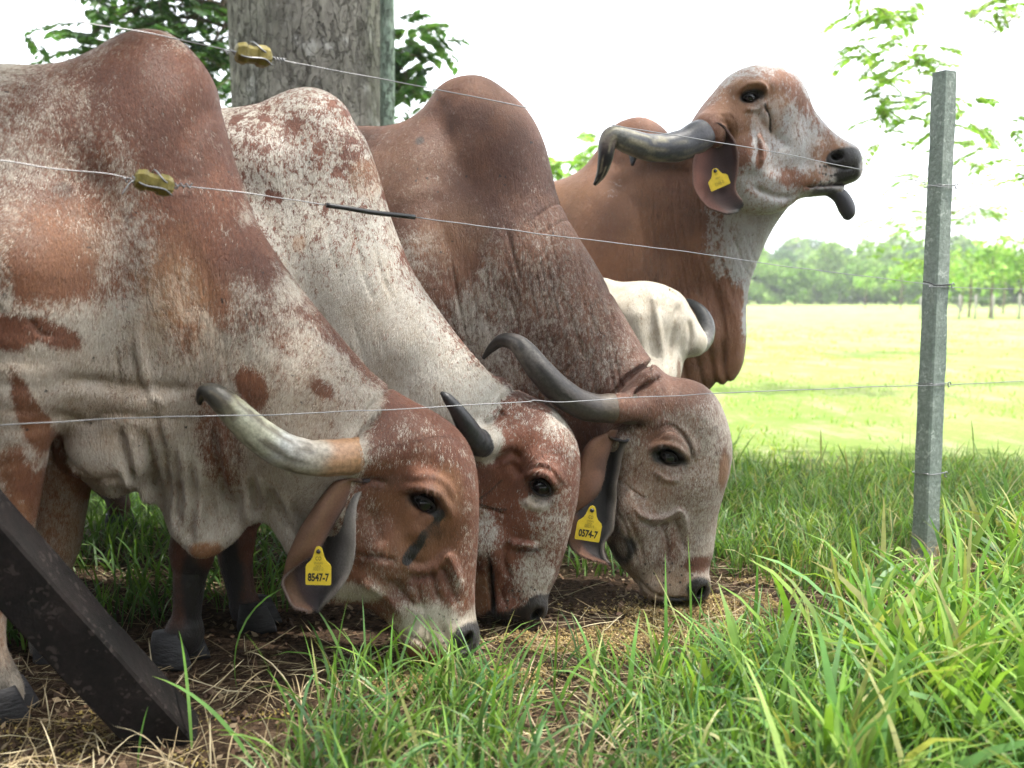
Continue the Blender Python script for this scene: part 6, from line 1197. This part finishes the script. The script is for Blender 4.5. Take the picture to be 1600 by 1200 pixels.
    for (x, y, l) in ((655, 895, .17), (712, 876, -.16), (-55, 870, .16), (188, 848, -.16)):
        p = fb.w(x, y, l); hoof(root, p[0], p[1], 0.0, fb_h(fb), 1.1)
    a = fb.w(-215, 340, 0); tail(root, [a, a + (-.08, 0, -.1), a + (-.11, 0, -.5), a + (-.10, 0, -.8), a + (-.09, 0, -1.0)], [.03, .022, .016, .03, .01])

# ------------------------------------------------------------------ cow 4: standing, tongue out
def cow_four():
    fb = Frame(.55, 4.0, -24); fh = Frame(1.02, 3.62, 3)
    root = empty('cow', tuple(fb.O)); tag(root, 'cow standing with raised red and white head and dark tongue hanging out', 'cow', 'cattle feeding behind the wire fence')
    body = Inflated(fb, [(560, 340), (600, 296), (680, 292), (780, 290), (840, 288), (866, 284), (890, 277), (915, 262), (935, 235), (950, 208), (966, 193), (985, 185), (1003, 183), (1022, 189), (1040, 203), (1056, 222), (1075, 225), (1100, 200), (1140, 170), (1200, 180), (1250, 250), (1262, 298), (1237, 318), (1217, 343), (1202, 368), (1188, 398), (1174, 438), (1168, 470), (1165, 500), (1163, 540), (1158, 572), (1147, 593), (1132, 601), (1118, 601), (1106, 612), (1085, 640), (1040, 660), (950, 670), (820, 665), (700, 650), (620, 620), (570, 560), (550, 450)],
        [(620, 420, .23, .26), (760, 450, .30, .32), (900, 420, .28, .32), (900, 330, .22, .26), (990, 220, .10, .13), (1000, 420, .24, .30), (1080, 380, .17, .22), (1130, 300, .14, .2), (1180, 280, .11, .16), (1200, 340, .08, .12), (1150, 480, .09, .14), (1135, 580, .05, .07), (1080, 520, .15, .2)], .05)
    head = Inflated(fh, [(1078, 200), (1092, 172), (1112, 147), (1135, 121), (1160, 107), (1185, 102), (1213, 104), (1234, 113), (1250, 128), (1261, 147), (1270, 170), (1285, 190), (1301, 207), (1318, 219), (1335, 228), (1343, 240), (1346, 258), (1344, 274), (1337, 283), (1322, 289), (1305, 293), (1290, 297), (1270, 298), (1254, 304), (1234, 322), (1200, 335), (1150, 330), (1110, 290), (1085, 240)],
        [(1170, 150, .12, .10), (1120, 180, .105, .09), (1200, 170, .11, .10), (1150, 250, .10, .10), (1220, 230, .075, .08), (1240, 280, .06, .06), (1300, 250, .065, .055), (1330, 265, .06, .045), (1290, 285, .045, .04), (1260, 190, .055, .06)], .045)
    P = [body, head,
         Blob(fb, 960, 400, .13, .2, .30, .16, 10, .10), Chain(fb, [(960, 480, .14, .16), (975, 600, .17, .12), (985, 680, .17, .08), (988, 730, .17, .06), (990, 780, .17, .04), (990, 815, .17, .045)], .04),
         Chain(fb, [(1010, 480, -.12, .15), (1030, 600, -.16, .12), (1035, 670, -.16, .08), (1038, 720, -.16, .06), (1042, 760, -.16, .04), (1042, 785, -.16, .045)], .04),
         Chain(fb, [(620, 440, .14, .22), (630, 560, .16, .15), (630, 640, .16, .08), (610, 690, .16, .05), (620, 745, .16, .04), (624, 775, .16, .045)], .05),
         Chain(fb, [(670, 440, -.14, .22), (690, 560, -.16, .15), (690, 630, -.16, .08), (672, 670, -.16, .05), (680, 720, -.16, .04), (684, 740, -.16, .045)], .05),
         Chain(fh, [(1150, 185, .05, .06), (1108, 203, .095, .064)], .04), Chain(fh, [(1150, 185, -.05, .06), (1108, 206, -.10, .058)], .04),
         Blob(fh, 1178, 133, .10, .07, .028, .035, 5, .03), Blob(fh, 1168, 240, .08, .07, .06, .035, 0, .03), Blob(fh, 1318, 245, .045, .045, .04, .03, 0, .03), Blob(fh, 1255, 280, .04, .05, .04, .03, 0, .03),
         Blob(fh, 1172, 152, .112, .029, .018, .030, 5, .014, True), Blob(fh, 1308, 244, .062, .021, .015, .03, 0, .010, True),
         Chain(fh, [(1255, 290, 0, .045), (1285, 292, 0, .034), (1308, 294, 0, .024)], .015, 1.3)]
    R1 = Relief(fh, 1070, 90, 1360, 350, .10, .003); S = R1.stroke
    S([(1150, 145), (1165, 135), (1185, 135), (1197, 148)], .010, .010); S([(1160, 172), (1180, 172), (1196, 160)], .008, .008); S([(1190, 165), (1203, 180), (1206, 208)], .006, -.007)
    S([(1185, 205), (1190, 240), (1188, 258)], .008, .008); S([(1178, 170), (1200, 200), (1240, 230)], .02, -.006); S([(1290, 215), (1280, 250), (1285, 290)], .02, .006); S([(1170, 250), (1200, 275), (1240, 285)], .03, .006)
    S([(1175, 290), (1215, 305), (1245, 305)], .012, -.008); S([(1262, 290), (1285, 288), (1305, 286), (1335, 284)], .004, -.014); S([(1310, 258), (1330, 262), (1342, 258)], .004, -.004); S([(1120, 190), (1135, 200), (1140, 225)], .014, -.010)
    for a in range(4): S([(1118 + a * 5, 182 - a), (1132 + a * 4, 190), (1138 + a * 4, 215)], .003, -.004)
    R2 = Relief(fb, 850, 170, 1270, 660, .14, gain=1.2); S = R2.stroke; r = np.random.default_rng(34)
    for i in range(34): x = 1010 + i * 4.2; y = 262 + r.uniform(0, 40); S([(x - 5, y - 30), (x, y + 60), (x + 10 + i * .5, y + 150), (x + 22 + i * .7, y + 260 + r.uniform(-40, 50))], .0045, -.0026)
    for x in (1060, 1080, 1100, 1118): S([(x, 520), (x + 6, 580), (x + 14, 650)], .010, -.008); 
    S([(1130, 450), (1150, 520), (1140, 590)], .02, .008); S([(1110, 440), (1125, 520), (1120, 590)], .012, -.012); S([(940, 200), (960, 270), (990, 300)], .04, -.01)
    pb = Paint(fb, .14); ph = Paint(fh, .09); B = pb.blob
    B(1150, 420, 70, 110, 'R', 1, soft=.5); B(1190, 330, 60, 60, 'R', .1, soft=.35, ns=.4, nf=9); B(1160, 400, 26, 50, 'R', .08, ang=10, soft=.3, ns=.5); B(1158, 480, 6, 60, 'R', .1, soft=.5); B(1130, 350, 26, 60, 'R', .15, soft=.4, ns=.5); B(1120, 380, 12, 60, 'R', .5, ns=.6)
    B(950, 350, 110, 90, 'B', .45, soft=.7); B(940, 420, 150, 120, 'B', .35, soft=.6); B(1010, 290, 50, 60, 'G', .12, soft=.6); B(1100, 560, 60, 80, 'B', .4); B(1060, 430, 90, 230, 'A', 1, soft=.6); B(1180, 400, 40, 100, 'A', .5, soft=.6); B(1050, 330, 50, 80, 'G', .2, soft=.7)
    B(885, 310, 50, 30, 'B', .8, soft=.7); B(966, 300, 9, 16, 'R', .75, soft=.5)
    H = ph.blob
    H(1200, 220, 220, 190, 'R', .30, soft=.3, ns=.1); H(1110, 165, 50, 40, 'R', .62, soft=.6); H(1100, 200, 40, 30, 'R', .95, soft=.5); H(1175, 120, 60, 14, 'R', .5, soft=.7); H(1150, 130, 30, 20, 'R', .45)
    H(1235, 130, 30, 14, 'R', .85, ang=-40, soft=.4); H(1262, 165, 12, 26, 'R', .95, ang=35, soft=.4); H(1290, 200, 8, 28, 'R', .8, ang=45, soft=.4); H(1212, 135, 26, 9, 'R', .8, ang=-40, ns=.6); H(1245, 150, 12, 14, 'R', .9, ns=.6)
    H(1185, 150, 44, 20, 'B', .9, ang=-15, soft=.4); H(1185, 150, 44, 20, 'R', .85, ang=-15, soft=.4); H(1205, 180, 16, 30, 'R', .85, ang=10); H(1205, 180, 16, 30, 'B', .8); H(1150, 190, 32, 40, 'R', .95, soft=.4); H(1150, 190, 32, 40, 'B', .7); H(1160, 225, 16, 40, 'R', .85); H(1178, 200, 5, 34, 'R', .1, soft=.3, ns=.3)
    H(1190, 215, 10, 44, 'R', .9, soft=.3); H(1183, 250, 7, 14, 'R', 1, soft=.3); H(1240, 215, 70, 40, 'R', .28, ang=-35, soft=.5); H(1250, 275, 40, 18, 'R', .8, soft=.5); H(1260, 240, 30, 24, 'R', .12, soft=.5)
    H(1300, 235, 32, 22, 'B', .9, soft=.5); H(1300, 235, 28, 20, 'R', .7, soft=.5); H(1290, 265, 26, 16, 'B', .5); H(1171, 153, 19, 10, 'G', .9, ang=10, soft=.5, ns=.25); H(1180, 164, 16, 7, 'G', .35, soft=.6)
    ph.line([(1192, 165), (1202, 182), (1206, 206)], 1.6, 'G', .7, ns=.2); H(1326, 245, 24, 18, 'G', 1, soft=.3, ns=.3); H(1330, 272, 20, 18, 'G', .9, soft=.4); H(1300, 300, 30, 10, 'G', .7, soft=.4); H(1308, 245, 12, 12, 'G', 1)
    for i in range(18): H(1285 + (1315-1285) * ((i % 6) / 5 + r.uniform(-.06, .06)), 255 + (285-255) * ((i // 6) / 2 + r.uniform(-.12, .12)), 2.2, 2.2, 'G', .8, soft=.5, ns=0)
    def paint(V):
        C = np.zeros((len(V), 4)); C[:, 0] = 1; pb.run(C, V); hm = (1 - sstep(head(V), .03, .09)) * side_of(fh, V, (1085, 180), (1120, 300), .03)
        C2 = np.zeros((len(V), 4)); C2[:, 0] = .25; ph.run(C2, V); return C * (1 - hm[:, None]) + C2 * hm[:, None], hm * .35
    mat = coat_mat('brown_red_hide', (.235, .10, .06), (.175, .07, .045), (.42, .41, .41), (.30, .16, .08), famp=1.6, fleck=75, crisp=.28)
    body_mesh(root, P, [R1, R2], HV if QUICK else .0055, mat, paint, (-1.3, 3.1, 0.02), (1.75, 5.3, 1.8), hair=110000, hl=.013)
    HC = [(0, (.07, .065, .07)), (.15, (.05, .05, .058)), (.35, (.04, .042, .05)), (.55, (.10, .10, .09)), (.65, (.16, .13, .11)), (.72, (.05, .04, .04)), (.78, (.015, .015, .018)), (1, (.012, .012, .014))]
    horn(root, fh, [(1112, 201, .09, .050), (1092, 213, .12, .056), (1060, 228, .16, .053), (1020, 231, .20, .047), (985, 222, .235, .042), (960, 213, .25, .036), (950, 222, .255, .031), (946, 246, .25, .026), (940, 270, .23, .018), (929, 289, .21, .006)], HC, streak=(.22, .20, .14))
    horn(root, fh, [(1125, 190, -.07, .06), (1092, 213, -.12, .058), (1070, 228, -.16, .053), (1040, 231, -.20, .047), (1010, 228, -.235, .04), (995, 226, -.25, .03), (990, 240, -.24, .02), (988, 258, -.22, .006)], HC)
    e = ear(root, fh, [[(1105, 200, .12), (1112, 192, .15), (1122, 192, .155), (1130, 196, .15), (1134, 202, .12)],
                       [(1093, 222, .15), (1100, 225, .135), (1120, 225, .105), (1138, 215, .12), (1148, 218, .15)],
                       [(1083, 250, .17), (1090, 252, .15), (1120, 252, .10), (1144, 244, .13), (1154, 242, .16)],
                       [(1082, 278, .18), (1090, 280, .16), (1118, 280, .12), (1142, 272, .14), (1153, 268, .16)],
                       [(1088, 302, .18), (1096, 303, .165), (1118, 303, .14), (1138, 297, .15), (1149, 290, .16)],
                       [(1104, 322, .175), (1110, 322, .165), (1126, 318, .15), (1142, 310, .155), (1152, 303, .16)],
                       [(1130, 333, .17), (1134, 332, .165), (1144, 328, .155), (1154, 320, .158), (1160, 312, .16)],
                       [(1152, 331, .165), (1153, 330, .163), (1156, 327, .16), (1159, 323, .16), (1161, 320, .16)]],
            (.1, .05, .03), (.1, .05, .03), (.14, .08, .06), tip_dark=.7, across=[(0, (.09, .037, .026)), (.25, (.12, .046, .032)), (.45, (.04, .018, .015)), (.7, (.035, .02, .02)), (1, (.08, .04, .035))])
    ear_tag(e, fh.w(1117, 267, .18), .075, .062, 24, fh.L + np.array([.1, 0, -.12]), [('CO', -.28, .14, 0, 1), ('000315', -.50, .14, 0, 1), ('0346-0', -.90, .30, .0, 1)], shape=1.1)
    ear(root, fh, [[(1105, 200, -.12), (1122, 192, -.155), (1134, 202, -.12)], [(1093, 222, -.15), (1120, 225, -.115), (1148, 218, -.15)], [(1090, 262, -.18), (1118, 262, -.14), (1148, 262, -.16)], [(1104, 302, -.175), (1126, 300, -.15), (1146, 296, -.16)], [(1140, 318, -.165), (1142, 317, -.16), (1145, 316, -.16)]], (.10, .045, .042), (.18, .09, .06), (.16, .12, .10))
    eye(root, fh, 1171, 152, .101, .0195, tilt=8, squash=.6, lid=.16); eye(root, fh, 1170, 152, -.093, .022, tilt=8)
    # tongue: a flat blade curling down out of the mouth
    T = [(1288, 297, .0, .016), (1300, 299, .0, .021), (1312, 306, 0, .024), (1320, 318, 0, .026), (1324, 330, 0, .025), (1323, 338, 0, .019), (1321, 343, 0, .008)]
    pts = catmull(np.array([(*fh.w(x, y, l), r_) for x, y, l, r_ in T]), 5, False); V, q, Tt = tube(pts[:, :3], pts[:, 3], 16, True, flat=1.25); mesh_obj('tongue', V, q, M_TONGUE, root, tris=Tt)
    ns = []
    for (x, y, l) in ((996, 826, .17), (1048, 796, -.16), (628, 785, .16), (690, 750, -.16)):
        p = fb.w(x, y, l); hoof(root, p[0], p[1], 0.0, fb_h(fb), 1.15)
    a = fb.w(556, 340, 0); tail(root, [a, a + (-.08, 0.03, -.1), a + (-.11, 0.03, -.5), a + (-.10, 0.03, -.8), a + (-.09, 0.03, -1.0)], [.03, .022, .016, .03, .01])

# ------------------------------------------------------------------ cow 5: white head behind the dark red neck
def cow_five():
    fh = Frame(.46, 3.3, 0); fb = Frame(-.1, 3.85, -38)
    root = empty('cow', tuple(fb.O)); tag(root, 'cow with lowered white head and grey horn, behind the neck of the dark red one', 'cow', 'cattle feeding behind the wire fence')
    head = Inflated(fh, [(940, 462), (958, 450), (985, 443), (1010, 442), (1040, 450), (1063, 463), (1082, 487), (1091, 508), (1097, 528), (1094, 545), (1081, 554), (1070, 560), (1064, 580), (1060, 605), (1054, 680), (1042, 735), (1015, 748), (990, 738), (978, 690), (968, 640), (955, 600), (935, 570), (925, 530), (928, 490)],
        [(1010, 500, .13, .12), (1020, 600, .14, .07), (1010, 700, .09, .05), (1085, 530, .06, .05)], .04)
    def wp(x, y, z): return np.array([x, y, z])
    P = [head, Chain(fh, [(1060, 520, .02, .05), (1085, 535, 0, .04)], .04), Chain(fh, [(985, 470, -.02, .05), (945, 448, -.02, .03)], .03), Blob(fh, 1020, 470, .02, .10, .05, .07, -10, .04), Blob(fh, 960, 545, .08, .03, .03, .03, 0, .03)]
    class WC(Chain):
        def __init__(s, pts, k=.05, sq=1.0):
            s.fr, s.k, s.sq = fb, k, sq; Q = []
            for f, u, l, r_ in pts: Q.append((f, u, l, r_))
            s.Q = catmull(np.array(Q, float), 3, False); s.lo = (s.Q[:, :3] - s.Q[:, 3:]).min(0); s.hi = (s.Q[:, :3] + s.Q[:, 3:]).max(0)
    hx = fb.loc(fh.w(1000, 480, -.12)); 
    P += [WC([(-1.05, .85, 0, .20), (-.8, .82, 0, .26), (-.4, .78, 0, .29), (0, .76, 0, .26), (.2, .74, 0, .19)], .06, .78), WC([(-.02, .84, 0, .2), (.3, .74, (hx[2]) * .45, .13), (float(hx[0]) - .05, float(hx[1]) - .08, float(hx[2]), .10)], .06, .8), WC([(-.12, .95, 0, .12), (-.08, 1.04, 0, .07)], .06),
          WC([(0, .7, .12, .14), (.02, .5, .14, .08), (0, .38, .14, .06), (0, .2, .14, .035), (.01, .08, .14, .042)], .04), WC([(.05, .7, -.12, .14), (.07, .5, -.14, .08), (.06, .38, -.14, .06), (.06, .2, -.14, .035), (.07, .08, -.14, .042)], .04),
          WC([(-1.0, .75, .12, .18), (-.95, .55, .14, .10), (-1.02, .42, .14, .06), (-1.0, .2, .14, .038), (-.98, .08, .14, .042)], .04), WC([(-.95, .75, -.12, .18), (-.9, .55, -.14, .10), (-.97, .42, -.14, .06), (-.95, .2, -.14, .038), (-.93, .08, -.14, .042)], .04)]
    R1 = Relief(fh, 910, 420, 1120, 760, .1); S = R1.stroke
    S([(1062, 470), (1050, 520), (1040, 600)], .012, -.010); S([(1020, 450), (1025, 500), (1035, 560)], .012, .008); S([(1045, 452), (1055, 458), (1062, 466)], .008, -.008); S([(1078, 500), (1082, 525), (1078, 548)], .008, -.008); S([(990, 470), (1000, 530), (1010, 600)], .03, .008); S([(975, 560), (985, 600), (990, 650)], .015, -.010)
    ph = Paint(fh, .1); H = ph.blob; r5 = np.random.default_rng(55)
    for i in range(16): H(r5.uniform(950, 1085), r5.uniform(450, 600), r5.uniform(6, 20), r5.uniform(8, 26), 'R', r5.uniform(.12, .3), .8, soft=.8, ns=.5)
    for i in range(8): H(r5.uniform(960, 1080), r5.uniform(450, 590), r5.uniform(8, 18), r5.uniform(10, 22), 'G', r5.uniform(.04, .08), .8, soft=.8, ns=.5)
    H(1005, 490, 60, 40, 'R', .18, soft=.7); H(1020, 510, 40, 60, 'R', .14, soft=.7); H(958, 555, 14, 26, 'G', .6, ang=20, soft=.5); H(985, 575, 12, 22, 'G', .7, ang=25, soft=.5); H(1062, 590, 5, 30, 'R', .8); H(1090, 550, 14, 8, 'G', .4); H(1015, 735, 40, 24, 'G', 1)
    def paint(V):
        C = np.zeros((len(V), 4)); ph.run(C, V); f, u, l = fb.loc(V); b_ = sstep(-f, -.35, -.1)[:, None]; C[:, 2] = .2
        return C * (1 - b_) + np.array([.5, .1, .2, .1]) * b_
    mat = coat_mat('white_hide', (.22, .11, .07), (.17, .08, .055), (.60, .55, .47), (.4, .3, .2), hamp=.5, famp=.8)
    body_mesh(root, P, [R1], .0075, mat, paint, (-1.35, 3.05, .02), (.85, 5.0, 1.35), hair=60000, hl=.014)
    HC = [(0, (.30, .27, .24)), (.3, (.12, .115, .11)), (.6, (.05, .05, .052)), (1, (.03, .03, .03))]
    horn(root, fh, [(1078, 542, -.0, .036), (1090, 540, -.03, .034), (1101, 528, -.06, .032), (1104, 508, -.08, .028), (1096, 488, -.10, .022), (1082, 474, -.12, .013), (1072, 468, -.13, .004)], HC)
    horn(root, fh, [(958, 455, -.02, .026), (945, 447, -.03, .026), (930, 442, -.05, .024), (915, 442, -.08, .022), (905, 446, -.10, .018), (900, 455, -.11, .012), (898, 465, -.12, .004)], HC)
    for f, u, l in ((.03, 0, .14), (.09, 0, -.14), (-.97, 0, .14), (-.92, 0, -.14)):
        p = fb.O + f * fb.F + l * fb.L; hoof(root, p[0], p[1], 0, fb_h(fb), 1.05)
    eye(root, fh, 978, 600, .12, .022); eye(root, fh, 1058, 600, .10, .022)
ONLY = os.environ.get('ONLY', '')
if not ONLY or '1' in ONLY: cow_one()
if not ONLY or '2' in ONLY: cow_two()
if not ONLY or '3' in ONLY: cow_three()
if not ONLY or '4' in ONLY: cow_four()
if not ONLY or '5' in ONLY: cow_five()
